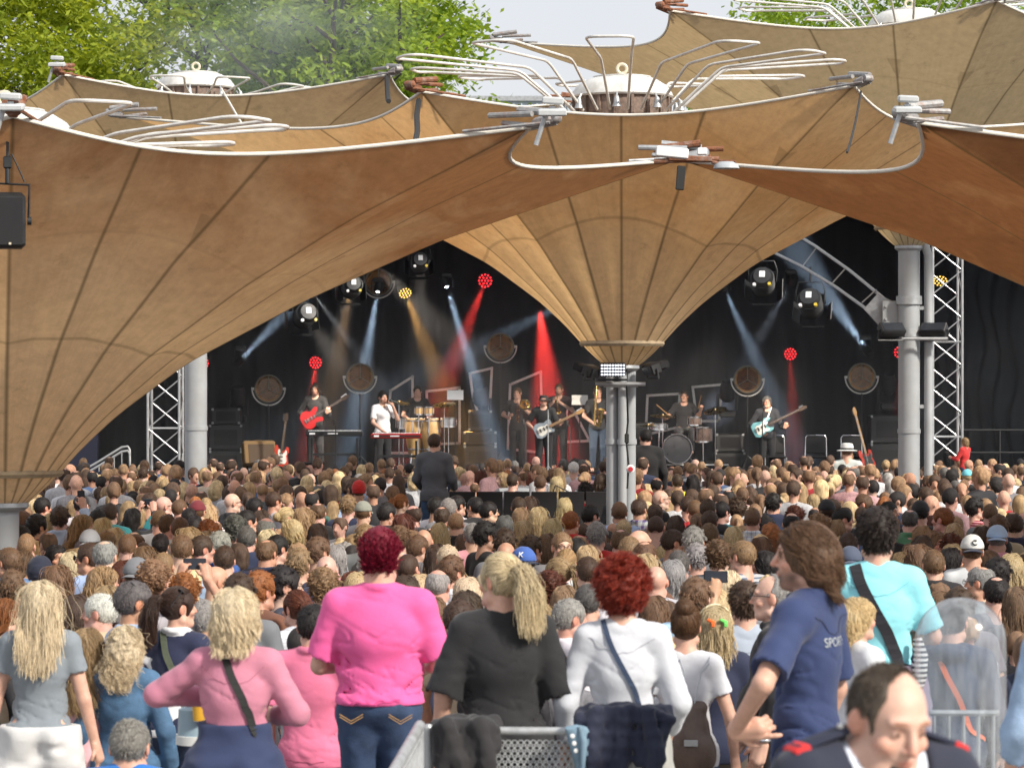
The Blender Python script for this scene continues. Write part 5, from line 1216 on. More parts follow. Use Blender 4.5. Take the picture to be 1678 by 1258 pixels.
def conga(x, Y, label):
    p = floor_at(x, Y); r = empty('conga', p + Vector((0, 0, .46)), 0, label, 'drum', 'two wooden congas')
    b = MB(); b.lathe([(.115, -.05), (.15, .12), (.20, .42), (.205, .52), (.185, .68), (.16, .78)], n=28); b.build('shell', M['conga_wood'], r)
    b = MB()
    for z, q in ((.74, .172), (.15, .16), (.0, .125)): b.lathe([(q, z - .012), (q + .008, z - .012), (q + .008, z + .012), (q, z + .012)], n=28, cap=False)
    for k in range(6):
        a = k * 1.047 + .3; b.tube([(.178 * math.cos(a), .178 * math.sin(a), .74), (.205 * math.cos(a), .205 * math.sin(a), .55), (.212 * math.cos(a), .212 * math.sin(a), .5)], .009, 6)
    b.build('rim_hardware', M['chrome'], r)
    b = MB(); b.lathe([(.158, .782), (.15, .79), (.001, .79)], n=28); b.build('drum_head', M['drum_skin'], r)
    b = MB()
    for k in range(3): b.tube([(.13 * math.cos(k * 2.1), .13 * math.sin(k * 2.1), .05), (.25 * math.cos(k * 2.1), .25 * math.sin(k * 2.1), -.46)], .013, 6)
    b.build('stand', M['chrome'], r)
conga(680, 60.4, 'wooden conga nearer the singer'); conga(706, 60.3, 'wooden conga nearer the timbales')
def small_drum(x, y, Y, rad, h, m, label, grp=None):
    p = at(x, y, Y); r = empty('drum', p, 0, label, 'drum', grp)
    b = MB(); b.lathe([(rad, -h / 2), (rad, h / 2)], n=26); b.build('shell', m, r)
    b = MB(); b.lathe([(rad * 1.04, h / 2 - .02), (rad * 1.05, h / 2 + .01), (rad * .97, h / 2 + .012)], n=26, cap=False); b.lathe([(rad * 1.04, -h / 2 + .02), (rad * 1.05, -h / 2 - .01)], n=26, cap=False)
    for k in range(8): b.tube([(rad * 1.05 * math.cos(k * .785), rad * 1.05 * math.sin(k * .785), -h / 2 + .02), (rad * 1.05 * math.cos(k * .785), rad * 1.05 * math.sin(k * .785), h / 2 - .02)], .007, 5)
    b.build('hoop', M['chrome'], r)
    b = MB(); b.lathe([(rad * .97, h / 2 + .004), (.001, h / 2 + .006)], n=26); b.build('drum_head', M['drum_skin'], r)
    if grp != 'kit':
        b = MB(); stand_mb(b, Vector((0, 0, SZ - p.z)), p.z - SZ - h / 2, .28); b.build('stand', M['chrome'], r)
    return r
small_drum(686, 673, 60.1, .085, .16, M['conga_wood'], 'small wooden bongo above the congas, nearer the singer'); small_drum(703, 673, 60.1, .10, .16, M['conga_wood'], 'slightly larger wooden bongo above the congas')
small_drum(735, 692, 60.2, .16, .18, M['chrome'], 'silver timbale on a stand beside the congas'); small_drum(661, 694, 60.6, .15, .2, M['chrome'], 'silver drum half behind the singer')
def cymbal(x, y, Y, rad, label, tilt=(.15, .1), m='cymbal'):
    p = at(x, y, Y); r = empty('cymbal', p, 0, label, 'cymbal')
    b = MB(); b.lathe([(rad, -.012), (rad * .6, .004), (rad * .18, .012), (rad * .12, .035), (.01, .04), (.01, .03), (rad * .12, .025), (rad * .6, -.002), (rad, -.016)], n=30, cap=False); b.build('disc', M[m], r, rot=(tilt[0], tilt[1], 0))
    b = MB(); stand_mb(b, Vector((0, 0, SZ - p.z)), p.z - SZ + .05, .3); b.build('stand', M['chrome'], r)
M['cymbal_red'] = pm('red_lit_cymbal', (.55, .30, .14), .3, 1.0, .1)
cymbal(654, 659, 60.6, .24, 'bronze cymbal beside the singing man'); cymbal(728, 662, 60.5, .24, 'bronze cymbal over the timbale', (.25, -.1)); cymbal(1086, 681, 60.6, .26, 'bronze cymbal beside the drummer, struck by his stick', (.12, .05))
cymbal(1172, 672, 61, .25, 'bronze cymbal on the bass player side of the drum kit', (.3, -.2)); cymbal(1062, 697, 60.3, .2, 'low hi-hat cymbal of the drum kit', (.05, 0))
r = empty('bass_drum', floor_at(1109, 60.2) + Vector((0, 0, .62)), 0, 'large dark bass drum on the riser before the drummer', 'drum')
b = MB(); b.lathe([(.30, -.2), (.30, .25)], axis=(0, 1, 0), n=36); b.build('shell', M['drum_shell'], r)
b = MB(); b.lathe([(.315, -.235), (.32, -.19), (.30, -.19), (.295, -.24)], axis=(0, 1, 0), n=36, cap=False)
for k in range(10): b.tube([(.318 * math.cos(k * .628), -.2, .318 * math.sin(k * .628)), (.318 * math.cos(k * .628), .22, .318 * math.sin(k * .628))], .009, 5)
b.build('hoop', M['chrome'], r)
b = MB(); b.lathe([(.297, -.215), (.001, -.222)], axis=(0, 1, 0), n=36); b.build('drum_head', M['kick_skin'], r)
b = MB(); b.tube([(.25, -.1, -.2), (.42, -.25, -.32)], .012, 6); b.tube([(-.25, -.1, -.2), (-.42, -.25, -.32)], .012, 6); b.build('spur', M['chrome'], r)
small_drum(1138, 690, 60.1, .14, .17, M['drum_shell'], 'tom drum mounted over the bass drum', 'kit'); small_drum(1080, 699, 60.4, .17, .12, M['chrome'], 'snare drum beside the low hi-hat'); small_drum(1152, 712, 60.4, .18, .3, M['drum_shell'], 'floor tom on the bass player side of the kit')
b = MB(); b.box((3.35, 61.6, SZ + .15), (2.3, 2.6, .30), bev=.01); o = b.build('drum_riser', M['black_matt']); tag(o, 'low black riser under the drum kit, edged by a pale strip', 'riser')
b = MB(); b.box((3.35, 60.29, SZ + .285), (2.3, .015, .03)); b.build('edge_strip', M['lath'], o)
def mic(x, y, Y, label, lean=(0, 0)):
    p = at(x, y, Y); r = empty('microphone_stand', Vector((p.x, p.y, SZ)), 0, label, 'microphone stand', 'microphones on stands'); h = p.z - SZ
    b = MB(); stand_mb(b, Vector((lean[0], lean[1], 0)), h - .12, .26); b.tube([(lean[0], lean[1], h - .12), (0, 0, h)], .009, 6); b.build('stand', M['black'] if x != 898 else M['galv'], r)
    b = MB(); b.lathe([(.014, -.14), (.018, 0), (.03, .01), (.032, .04), (.015, .065)], (0, 0, h), (lean[0] * -.5, .8, .5), 14); b.build('microphone', M['black'], r)
mic(898, 665, 58.6, 'microphone stand straight before the guitarist in the hat', (.0, -.2)); mic(1252, 668, 58.9, 'microphone stand before the bass player', (-.05, -.2)); mic(547, 690, 58.8, 'microphone stand over the long black keyboard', (.05, -.2)); mic(930, 692, 61, 'low microphone stand before the saxophone player', (.05, -.2)); mic(858, 690, 61, 'microphone stand before the trombone player', (.05, -.2))
def chair(x, Y, label, rz=0):
    r = empty('stage_chair', floor_at(x, Y), rz, label, 'chair', 'empty chairs on the stage')
    for s_ in (-1, 1):
        b = MB(); b.tube([(s_ * .22, .2, 0), (s_ * .22, .2, .45), (s_ * .21, .25, .86), (s_ * .17, .255, .90)] + ([(0, .257, .905)] if s_ < 0 else []), .0125, 8); b.tube([(s_ * .22, -.2, 0), (s_ * .22, -.2, .45)], .0125, 8); b.tube([(s_ * .22, -.2, .45), (s_ * .22, .2, .45)], .012, 8); b.build('frame', M['chrome'], r)
    b = MB(); b.tube([(0, .257, .905), (.17, .255, .90)], .0125, 8); b.build('top_rail', M['chrome'], r)
    b = MB(); b.box((0, 0, .465), (.42, .42, .04), bev=.015); b.build('seat', M['black_matt'], r)
    b = MB(); b.box((0, .235, .70), (.40, .03, .34), Euler((-.1, 0, 0)), .012); b.build('backrest', M['black_matt'], r)
chair(1270, 59.6, 'empty chair in the red light behind the bass player'); chair(1337, 59.6, 'empty chair standing in the middle of three', -.1); chair(1399, 59.4, 'empty chair nearest the red bass guitar', .1)
def case_stack(x, Y, items, label):
    r = empty('equipment_stack', floor_at(x, Y), 0, label, 'equipment'); z = 0
    for w, d, h in items:
        b = MB(); b.box((0, 0, z + h / 2), (w, d, h - .012), bev=.02); c = b.build('case', M['black'], r)
        b = MB()
        for sx in (-1, 1):
            for zz in (.03, h - .03): b.box((sx * (w / 2 - .02), -d / 2 - .003, z + zz), (.05, .012, .05), bev=.006)
        b.build('corner', M['galv'], c)
        b = MB(); b.box((0, -d / 2 - .004, z + h / 2), (w * .7, .008, h * .6)); b.build('front_panel', M['black_matt'], c); z += h
case_stack(372, 62, [(.7, .6, .55), (.7, .6, .55), (.6, .5, .35)], 'stack of black cases in the dark beside the grey column'); case_stack(787, 62.4, [(.7, .5, .65), (.7, .5, .3), (.5, .4, .45)], 'black amplifier tower under the narrow lath frame'); case_stack(1195, 62.6, [(.65, .5, .5), (.6, .5, .4)], 'black amplifier cases beside the drum kit'); case_stack(1455, 62, [(.8, .6, .7), (.8, .6, .6)], 'dark cases beside the tall steel column')
case_stack(1048, 62, [(.5, .5, .6), (.5, .5, .55)], 'dark rack cases just beside the grey pipes')
def sheet_stand(x, y, Y, label, m):
    p = at(x, y, Y); r = empty('music_stand', Vector((p.x, p.y, SZ)), 0, label, 'music stand'); h = p.z - SZ
    b = MB(); stand_mb(b, Vector((0, 0, 0)), h, .26); b.build('stand', M['black'], r); b = MB(); b.box((0, -.02, h + .06), (.34, .02, .22), Euler((-.35, 0, 0)), .004); b.build('desk', m, r)
sheet_stand(746, 652, 60.8, 'pale sheet on a stand beside the timbale', M['white_plastic']); sheet_stand(950, 660, 61.4, 'music stand between trumpet and saxophone players', M['lath'])
# moving head towers in the dark, seen as dark rounded shapes
def moving_head(x, y, Y, label):
    p = at(x, y, Y); r = empty('moving_head', p, 0, label, 'stage lamp', 'dark moving lamps standing by')
    b = MB(); b.box((0, 0, -.34), (.34, .34, .16), bev=.03); b.build('base', M['black'], r); 
    for s_ in (-1, 1): b = MB(); b.tube([(s_ * .2, 0, -.26), (s_ * .21, 0, .1)], .03, 8); b.build('yoke_arm', M['black'], r)
    b = MB(); b.lathe([(.10, -.2), (.17, -.12), (.17, .12), (.13, .24)], (0, 0, .12), (0, -.35, 1), 22); b.build('head', M['black'], r)
    b = MB(); b.lathe([(.125, .243), (.001, .245)], (0, 0, .12), (0, -.35, 1), 22); b.build('lens', M['dark_glass'], r)
for x, y, l in ((390, 660, 'dark moving lamp near the cases by the grey column'), (788, 660, 'dark moving lamp on the amplifier tower'), (1192, 652, 'dark moving lamp beside the drum kit'), (1455, 640, 'dark moving lamp near the tall steel column')): moving_head(x, y, 63, l)
# stairs with their handrail
r = empty('stage_stairs', at(165, 770, 57.0), 0, 'steel stairs with a curved double handrail at the dark side wall', 'stairs'); r.location.z = 0
b = MB()
for k in range(6): b.box((-.45 + k * .2, 0, .08 + k * .16), (.24, 1.0, .05), bev=.006)
b.build('step', M['galv'], r)
for yy in (-.5, .5):
    for dz in (0, -.12):
        b = MB(); P0, P1 = at(118, 781 - dz * 60, 57 + yy), at(205, 731 - dz * 60, 57 + yy); P0 = Vector((P0.x - r.location.x, yy, P0.z)); P1 = Vector((P1.x - r.location.x, yy, P1.z))
        b.tube([P0, P0.lerp(P1, .5), P1.lerp(P0, .06) + Vector((0, 0, .02)), P1 + Vector((.05, 0, .0)), P1 + Vector((.09, 0, -.06)), Vector((P1.x + .10, yy, .95))], .022, 8); b.build('handrail', M['alu'], r)
    b = MB()
    for k in range(7):
        t = k / 7 + .08; p = P0.lerp(P1, t); b.tube([p, Vector((p.x, yy, max(.05, p.z - 1.0)))], .011, 6)
    b.build('baluster', M['alu'], r)
# wing railing and gear beyond the truss
r = empty('wing_railing', at(1630, 735, 58), 0, 'dark steel railing in the wing beyond the lattice tower', 'railing'); r.location.z = 0
for z in (1.1, 1.55, 2.0):
    b = MB(); b.tube([(-1.0, 0, z), (1.3, 0, z)], .02, 8); b.build('rail', M['black'], r)
for x in (-.9, .1, 1.1):
    b = MB(); b.tube([(x, 0, 0), (x, 0, 2.0)], .022, 8); b.build('post', M['black'], r)
# ------------------------------------------------------------------ the cast: prototypes shared by the crowd
PHONE_R = ((.26, .12, 1.52), (.19, .22, 1.75)); UP_R, UP_L = ((.27, .16, 1.50), (.10, .30, 1.72)), ((-.27, .16, 1.50), (-.10, .30, 1.72)); OUT_R = ((.34, .12, 1.50), (.37, .26, 1.75))
GRIP = dict(d=(-.25, .25, 1), n=(-.6, .75, 0), curl=.65); GRIP_L = dict(d=(.25, .25, 1), n=(.6, .75, 0), curl=.65)
SP = {'m': dict(sex='m'), 'f': dict(sex='f'), 'M': dict(sex='m', w=1.14, belly=1.12, neckw=1.1), 'F': dict(sex='f', w=1.12),
      'P': dict(sex='m', arms=(PHONE_R, RELAX_L), hands=(GRIP, 'relax')), 'U': dict(sex='f', arms=(UP_R, UP_L), hands=(GRIP, GRIP_L)), 'V': dict(sex='m', arms=(UP_R, UP_L), hands=(GRIP, GRIP_L)),
      'O': dict(sex='f', arms=(OUT_R, RELAX_L), hands=(dict(d=(.1, .3, 1), n=(-.5, .8, 0), curl=.6), 'relax'))}
BODY, TOP, BOT, HAIR, STR = {}, {}, {}, {}, {}
TOPK = {'t': dict(kind='tee', sleeve=.36, wr=.007), 'l': dict(kind='long_sleeve', sleeve=.97, wr=.007), 's': dict(kind='shirt', sleeve=.97, collar=True, wr=.006, loose=.004), 'j': dict(kind='jacket', sleeve=.98, collar=True, loose=.014, wr=.009), 'h': dict(kind='hoodie', sleeve=.98, hood=True, loose=.012, wr=.009), 'v': dict(kind='top', sleeve=.14, neck=.10, wr=.006)}
def body_of(k):
    if k not in BODY: BODY[k] = make_body(SP[k], .018, .0075, .009)
    return BODY[k]
def top_of(k, g):
    if (k, g) not in TOP: TOP[k, g] = make_top(SP[k], base=.019, seed=len(TOP) * 3.3, **TOPK[g])
    return TOP[k, g]
def bot_of(k):
    if k not in BOT: BOT[k] = make_bottom(SP[k], base=.028)
    return BOT[k]
STYLE = {'s': 'short', 't': 'tousled', 'z': 'buzz', 'r': 'ring', 'k': 'crown', 'o': 'bob', 'l': 'long', 'w': 'wavy', 'p': 'pony', 'u': 'bun', 'U': 'topbun', 'c': 'curly', 'C': 'curlylong', 'g': 'big', 'y': 'layered', 'q': 'mohawk', 'm': 'mop', 'e': 'recede'}
NSTR = {'s': 1100, 't': 1000, 'z': 900, 'r': 800, 'k': 900, 'o': 1100, 'l': 1200, 'w': 1100, 'p': 1000, 'u': 900, 'U': 900, 'c': 1000, 'C': 1200, 'g': 1100, 'y': 1100, 'q': 900, 'm': 1000, 'e': 900}
def hair_of(c):
    if c not in HAIR:
        HAIR[c] = make_hair_mesh(STYLE[c], .008, ord(c) * .37); STR[c] = make_strands(STYLE[c], NSTR[c], ord(c), .0021 if c not in 'szrk' else .0016)
    return HAIR[c], STR[c]
def paint(o, c): o.color = (c[0], c[1], c[2], 1); return o
def jit(c, rg, a=.18): k = 1 + rg.uniform(-a, a); return tuple(min(.95, q * k * (1 + rg.uniform(-.05, .05))) for q in c)
def add_hair(root, c, col, rot=None, big=False):
    hm, st = hair_of(c)
    h = paint(link('hair', hm, M['hair'], root, HP, rot), col)
    s_ = paint(link('strands', st, M['strand'], h), tuple(min(.9, q * 1.12) for q in col)); return h
def cap_mesh():
    fd = Field(axis(-.13, .13, .008), axis(-.15, .15, .008), axis(.02, .24, .008)); fd.ell(HC + np.array((0, 0, .006)), HR + .016, .01); fd.wrinkle(.0025, 30, 30, 30); fd.above(.098); V, F = fd.nets(); return np_mesh('cap', V, F)
def beanie_mesh():
    fd = Field(axis(-.14, .14, .008), axis(-.16, .15, .008), axis(-.02, .27, .008)); fd.ell(HC + np.array((0, -.008, .014)), HR + np.array((.018, .02, .022)), .01); fd.ell((0, .12, .02), (.075, .06, .09), .01, True); fd.wrinkle(.003, 25, 25, 60)
    fd.above(.045); fd2 = fd; V, F = fd2.nets(); return np_mesh('beanie', V, F)
def brim_mesh(L=.078):
    V, F = [], []; n = 15
    for j in range(4):
        for i in range(n):
            a = math.pi * (.12 + .76 * i / (n - 1)); r = j / 3; ex = .075 + .012 * r; V.append((ex * math.cos(a) * 1.02, (HR[1] + .008) * math.sin(a) * .98 + L * r * math.sin(a) ** .7, .10 - .012 * r - .02 * (math.cos(a) ** 2)))
    k = len(V); V += [(x, y, z - .006) for x, y, z in V]
    for j in range(3):
        for i in range(n - 1): q = j * n + i; F += [(q, q + 1, q + n + 1, q + n), (k + q, k + q + n, k + q + n + 1, k + q + 1)]
    for i in range(n - 1): F.append((3 * n + i, 3 * n + i + 1, k + 3 * n + i + 1, k + 3 * n + i))
    return np_mesh('brim', np.array(V), np.array(F))
CAPM, BEAN, BRIM = cap_mesh(), beanie_mesh(), brim_mesh()
b = MB(); b.lathe([(.16, .085), (.165, .092), (.105, .105), (.10, .17), (.085, .205), (.03, .215), (.001, .212)], n=32); HATM = b.mesh('hat', 40)
def add_cap(root, kind, col, back=False, brimcol=None, rot=None):
    R = (0, 0, math.pi) if back else (0, 0, 0)
    me = {'cap': CAPM, 'beanie': BEAN, 'hat': HATM, 'flat': CAPM}[kind]
    c = paint(link('cap' if kind in ('cap', 'flat') else kind, me, M['cloth'], root, HP, rot if rot is not None else R), col)
    if kind in ('cap', 'flat'): paint(link('brim', BRIM, M['cloth'], c), brimcol or col)
    if kind == 'hat':
        q = MB(); q.lathe([(.104, .108), (.107, .108), (.104, .135), (.101, .135)], n=32, cap=False); paint(q.build('hat_band', M['cloth'], c), (.03, .03, .03))
    return c
def glasses_mesh(dark=False):
    b = MB()
    for s_ in (-1, 1):
        b.tube([(s_ * .033 + .023 * math.cos(a), .118, .080 + .017 * math.sin(a)) for a in np.linspace(0, 6.283, 15)[:-1]], .0022, 5, True); b.tube([(s_ * .056, .117, .086), (s_ * .078, .05, .086), (s_ * .083, -.005, .08)], .002, 5)
    b.tube([(-.011, .119, .083), (.011, .119, .083)], .002, 5)
    if dark:
        for s_ in (-1, 1): b.lathe([(.021, 0), (.021, .003)], (s_ * .033, .117, .080), (0, 1, 0), 14)
    return b.mesh('glasses', 40)
GLM, SGLM = glasses_mesh(), glasses_mesh(True)
def add_glasses(root, dark=False, onhead=False, rot=None):
    o = link('sunglasses' if dark else 'glasses', SGLM if dark else GLM, M['black'], root, HP, rot)
    if onhead: o.rotation_euler = (.75, 0, 0) if rot is None else (rot[0] + .75, rot[1], rot[2]); o.location = HP + Vector((0, -.045, .035))
    return o
def phone(loc, rot, label, size=(.145, .009, .072)):
    r = empty('smartphone', loc, 0, label, 'smartphone'); r.rotation_euler = rot
    b = MB(); b.box((0, 0, 0), size, bev=.004); b.build('case', M['black'], r); b = MB(); b.box((0, -size[1] / 2 - .001, 0), (size[0] * .92, .002, size[2] * .88)); b.build('screen', M['phone_glass'], r); return r
M['phone_glass'] = pm('phone_glass', (.05, .06, .08), .08)

# ------------------------------------------------------------------ the crowd, one line per person: x and top of head in the photograph, sex, hair, hair colour, facing, garment, colour, extras
CROWD = """
36 837 m s br 30 t wht|34 861 m s bk 30 t wht|43 874 m z lbr 0 t bei kid|60 841 m t bk 45 s red check_red|69 815 m s bk 45 s red check_fine|98 828 P t dbr 5 s lbl|82 842 f p bl 0 t gry|133 812 m s bk 15 t wht cap:blk
135 843 f w dbl 80 t gry|160 835 m s bk 0 l blu|180 825 m s dbr 10 j tea|168 849 f l bl 15 t bei|147 870 m z dbr 0 j gry cap:lgy:b|174 870 f s dbl 20 t bei|188 865 f l bl 0 l bei|209 875 M z br 0 t wht lanyard|263 875 f u bk 5 t gry|217 833 U l bk 25 l blk
245 808 m s dbr 20 t tea|268 813 m b br 60 l blk glasses|261 835 m z lbr 5 t lgy|276 843 m e br 60 t lgy|92 893 f l bk 150 l gry|114 905 f l pbl -10 t wht|130 898 f w dbl 10 t bei|148 890 m s dbr -75 s wht sung|172 886 M k gr 12 s lbl|203 919 f o aub 10 t wht
224 917 m s br 10 t gry cap:gry:b|252 920 m c lbr 15 t brn|168 928 F w dbl 55 s lbl|66 917 m s dbr 10 h lgy beanie stripe_navy|20 934 m t br 5 j den kid|15 898 m s br -45 j den|38 903 f l br 60 t bei|95 926 f w br 10 t bei|176 960 f l dbl 10 l bei|125 975 f o dbr 5 l red|165 974 M s wh -75 j bei
218 953 m s dgr 60 s lbl sunhead|8 981 f l gin 70 t bei|238 895 f w br 15 t dbl|267 905 m z lbr 0 t bei|294 818 m z br 40 t lgy glasses|323 822 m s br 10 t red cap:mar|380 808 M b br 60 j blk glasses|310 833 m s bk 0 l blk|319 846 f o bk 0 l blk|342 827 f l bl 5 t wht
417 816 m s bk 45 t lgy|448 806 m s dbr 50 t lgy|469 832 f u bl 60 t bei|497 832 f w dbl 0 t nvy|521 824 M k br 0 l blk|520 858 f l dbr -10 l blk|295 848 m s br 5 t lgy|342 852 f c gin 0 t bei|310 864 f w dbl 0 t gry|338 870 f w br 0 t nvy|387 845 m c dgr 10 j blk|404 836 m s bk 60 t gry|428 836 f l dbr 10 l blk
436 848 m r gr 30 t wht|477 853 f y bl -65 l blk|438 868 f l pbl 0 t wht|360 870 m t gr 40 s blu|404 863 m s dgr 0 j nvy|298 877 m s br -5 t bei|330 878 M s dbr 60 s lbl|368 895 m s dbr 0 s lbl|353 927 M b br 60 t gry|437 884 M k br 25 j nvy glasses|454 877 m s bk 45 l blk|490 898 m t lbr 10 t nvy
521 879 m t br 40 t pnk|550 893 f o gr 0 j lbl|535 910 M b br 5 j nvy|531 933 m c lbr 10 t bei stripe_yellow|465 929 m t bk 75 l nvy glasses|425 936 m t gin 40 j brn|392 940 m t dbr 0 l gry|303 942 V c gin 5 t lgy|487 968 f u aub -40 s wht floral|335 985 m s gr 20 t lbl|570 810 m t lbr 10 l nvy|595 823 m s br 20 t gry cap:camo
633 824 m s bk 50 j blk|657 810 f p gin 50 t lgy|677 828 m r dbr -50 h gry glasses|660 842 f w aub 0 l brn|714 815 m s bk 50 t wht|724 830 m k dbr 10 t wht|735 817 m s gr 0 j gry|749 812 m s bk 50 s wht|779 815 m s bk -40 j blk|800 822 m s bk 70 j nvy glasses|747 840 M z lbr 10 j blk|720 857 f l bl 0 l nvy|827 845 f o dgr 5 l gry
775 858 m s gr 0 t pnk|795 853 m t bk 60 t blk|760 875 f l dbr 5 l blk|827 865 m t dbr 0 t gry|829 888 M b br 10 t bei|694 867 M b br 0 l gry|684 877 m s br 50 j gry|715 892 f l dbr 0 t brn sunhead|734 894 m s pbl 5 t lgy|740 910 m t br 45 s wht|655 862 m c br 20 t blu|598 858 m t lbr 5 t gry|668 908 m z dbr 25 t gry|687 942 f o bl 0 t wht
717 933 M r gr 15 s lgy|744 934 f l bl 5 t bei|577 937 f l aub 0 t brn|587 938 f o bl 10 t wht|665 944 f o dbr 0 l blk|710 980 f o br 10 l brn|752 984 m s dbr 40 t bei glasses|765 970 m m dbr 10 l nvy|765 947 f o pbl 0 t bei|850 815 m s dbr 0 l blk|868 813 f l dbr 5 l blk|853 832 f l dbl 0 l gry|882 831 f l bl 10 l blk|925 816 f o bl 0 t gry
935 838 m e gin 30 j red|967 828 m s bk 50 j nvy|978 854 m t gr 10 t red|858 853 f w bl 0 l blk|905 850 f l bl 5 t red|1015 823 m s br 5 s lbl|1047 818 m s dbr 30 s lgy check_purple|1022 853 f p bl 5 t nvy|1075 845 M z dbr 10 t gry|1107 845 f l dbr 0 l blk|1102 868 m s dbr 70 t gry|1082 803 M b br 80 j blk glasses|1017 867 m k br 10 t bei
1047 868 M b br 60 t lgy|1032 880 m s lbr -5 t wht|1057 887 m k br 15 t brn|870 876 m t dbr 45 j gry|897 875 f l br 0 l gry|921 873 M s lbr 165 l gry glasses|943 883 f o bk -20 l blk|928 900 f u dbl 10 t wht|962 894 f l bl 5 t gry|999 890 f l dbr 0 t wht|990 882 f w br 0 l brn|858 899 m s br -35 t gry cap:kblu:b|915 915 f p dbl -60 t bei|963 913 m s dbr -10 t wht
902 937 f c aub 10 j gry|925 960 f l lbr 5 l blk|963 958 m s dgr 10 t gry|932 982 m s gr 60 s wht|885 990 f l dbl 10 t lgy|1032 905 m s dbr 40 t bei|1088 895 f o bl 20 t wht|1102 918 f o gr 10 t gry|1075 927 M b br 5 j lgy|1057 908 f l bl 15 t brn|1112 903 m s dgr 0 t gry|1073 977 O l br 10 t bei|1127 813 m s dbr 10 l blu|1139 819 m z br 5 l red|1160 818 m s dbr 15 l blk
1182 822 m s bk 40 l tea|1208 815 f g dbr 0 l blk|1233 833 m s br 15 s wht check_blue|1267 806 M t bk 20 j nvy|1163 837 m s dbr 20 j gry|1137 862 m t gr 10 t gry|1162 858 m s br 5 t bei|1202 863 f l bl 10 t prp|1178 886 m c br 10 t gry|1142 890 m t gr 0 t gry|1218 887 m s lbr -40 t lgy stripe_navy|1247 880 f w br -20 t bei|1253 903 f o bk -70 l nvy|1140 947 m t br 15 t lbl
1192 935 f o pbl 65 l bei|1175 970 f y bl 0 t wht|1172 993 f o bl 0 l nvy clips|1303 828 f c aub 10 l blk|1297 840 m r bk 10 j nvy|1333 810 f p bl 5 l blk|1342 842 m c lbr 10 t nvy|1355 820 m s dbr 5 l blk cap:blk|1380 833 m s bk 80 t gry|1371 852 f o dbl 5 l blk|1390 873 m s dbr 5 l nvy|1360 882 f l bl 0 t bei|1393 898 m s dbr 0 j nvy cap:gblu:b|1373 910 f o bl 10 t gry
1415 810 m s br -80 l brn glasses|1456 822 m s bk 120 l nvy|1491 835 M k dgr 10 s grn|1508 822 m s bk 0 l blk cap:blk|1546 832 m s gin -55 l nvy|1526 845 f l aub 0 l gry|1511 862 f o lbr 5 t bei|1597 813 m t bk 60 t pnk stripe_red|1623 825 M z br 10 l gry|1637 842 m t br 10 t bei|1663 843 m s dbr 10 j nvy|1634 863 M s gr 10 s pnk cap:lbl:b|1610 863 f o dbr 0 t bei|1563 858 f l bl 5 t red
1560 875 f c aub 0 t brn|1560 892 f o bl 5 t gry|1532 872 f y lbr 150 l pnk|1511 878 f o dbr 0 l brn|1505 892 f w br 0 t gry|1476 905 f l dbl 0 t nvy|1530 902 m s br 0 j blk shield|1558 898 f o bk 70 t bei sunhead|1593 879 m s br 5 t wht cap:ccap|1635 913 m t bk 10 l wht|1657 908 f o bl 0 t bei|1672 923 f l br 165 l bei|1608 928 M k gr -60 l gry glasses|1633 945 M k bk 5 t nvy|1667 962 f l br 0 l gry
1541 970 f o br 0 t brn|1572 963 m t dbr 0 t gry|1388 728 m s br 10 l wht hat|1135 778 f l bk 0 l red|80 782 f o dbr 20 l red|235 765 m s dbr 10 l lbl kid|588 790 m s br 0 t gry cap:redb|940 757 m s wh 10 t wht|840 776 m s dbr 20 l gry|787 771 f l aub 10 l trq|885 779 m s br 5 l gry|912 781 f o bl 0 t lgy|985 776 f o dbr 40 l nvy|1522 760 m s dbr 20 l blk cap:blk|1585 770 f o bl 10 l blk cap:tur|1110 777 m s dbr -10 t ylw kid|960 790 f g bk 10 l red
"""
EXTC = {'mar': (.16, .02, .03), 'camo': (.25, .26, .22), 'kblu': (.05, .12, .40), 'ccap': (.62, .62, .60), 'gblu': (.07, .09, .14), 'redb': (.5, .02, .02)}
LAND = [(66, 935, 'the navy beanie'), (308, 905, 'the two hands raising a smartphone'), (620, 930, 'the magenta haired person in pink'), (858, 915, 'the blue cap lettered K'), (1020, 950, 'the red haired woman in white'), (1593, 895, 'the white cap lettered C'),
        (1530, 950, 'the black jacket with a shield'), (1437, 930, 'the turquoise shirt'), (1318, 900, 'the long haired man in navy polo'), (1597, 850, 'the red striped shirt'), (1491, 870, 'the green shirt'), (1267, 835, 'the big navy coat'), (1047, 845, 'the purple checked shirt'),
        (921, 890, 'the man in glasses facing back'), (935, 865, 'the red jacket'), (22, 830, 'the cream pipe'), (105, 850, 'the man filming with his arm up'), (165, 1000, 'the white haired man'), (487, 990, 'the auburn bun'), (825, 950, 'the blonde in the black top'),
        (245, 825, 'the teal shirt'), (595, 830, 'the camouflage cap'), (712, 790, 'the standing sound engineer'), (1150, 930, 'the outstretched arm with a phone'), (477, 870, 'the layered blonde in profile'), (437, 900, 'the balding man in glasses and navy'), (1082, 815, 'the bald man in profile'), (1634, 885, 'the light blue cap'),
        (1575, 1000, 'the clear plastic hood'), (531, 955, 'the yellow striped shirt'), (717, 955, 'the grey ringed bald man'), (1233, 855, 'the white checked shirt'), (795, 870, 'the dark haired man in profile'), (60, 865, 'the red checked shirt'), (1008, 770, 'the grey pipe mast'), (323, 750, 'the grey column'), (1495, 740, 'the tall steel column')]
GARW = {'t': 't-shirt', 'l': 'long sleeves', 's': 'shirt', 'j': 'jacket', 'h': 'hoodie', 'v': 'top'}
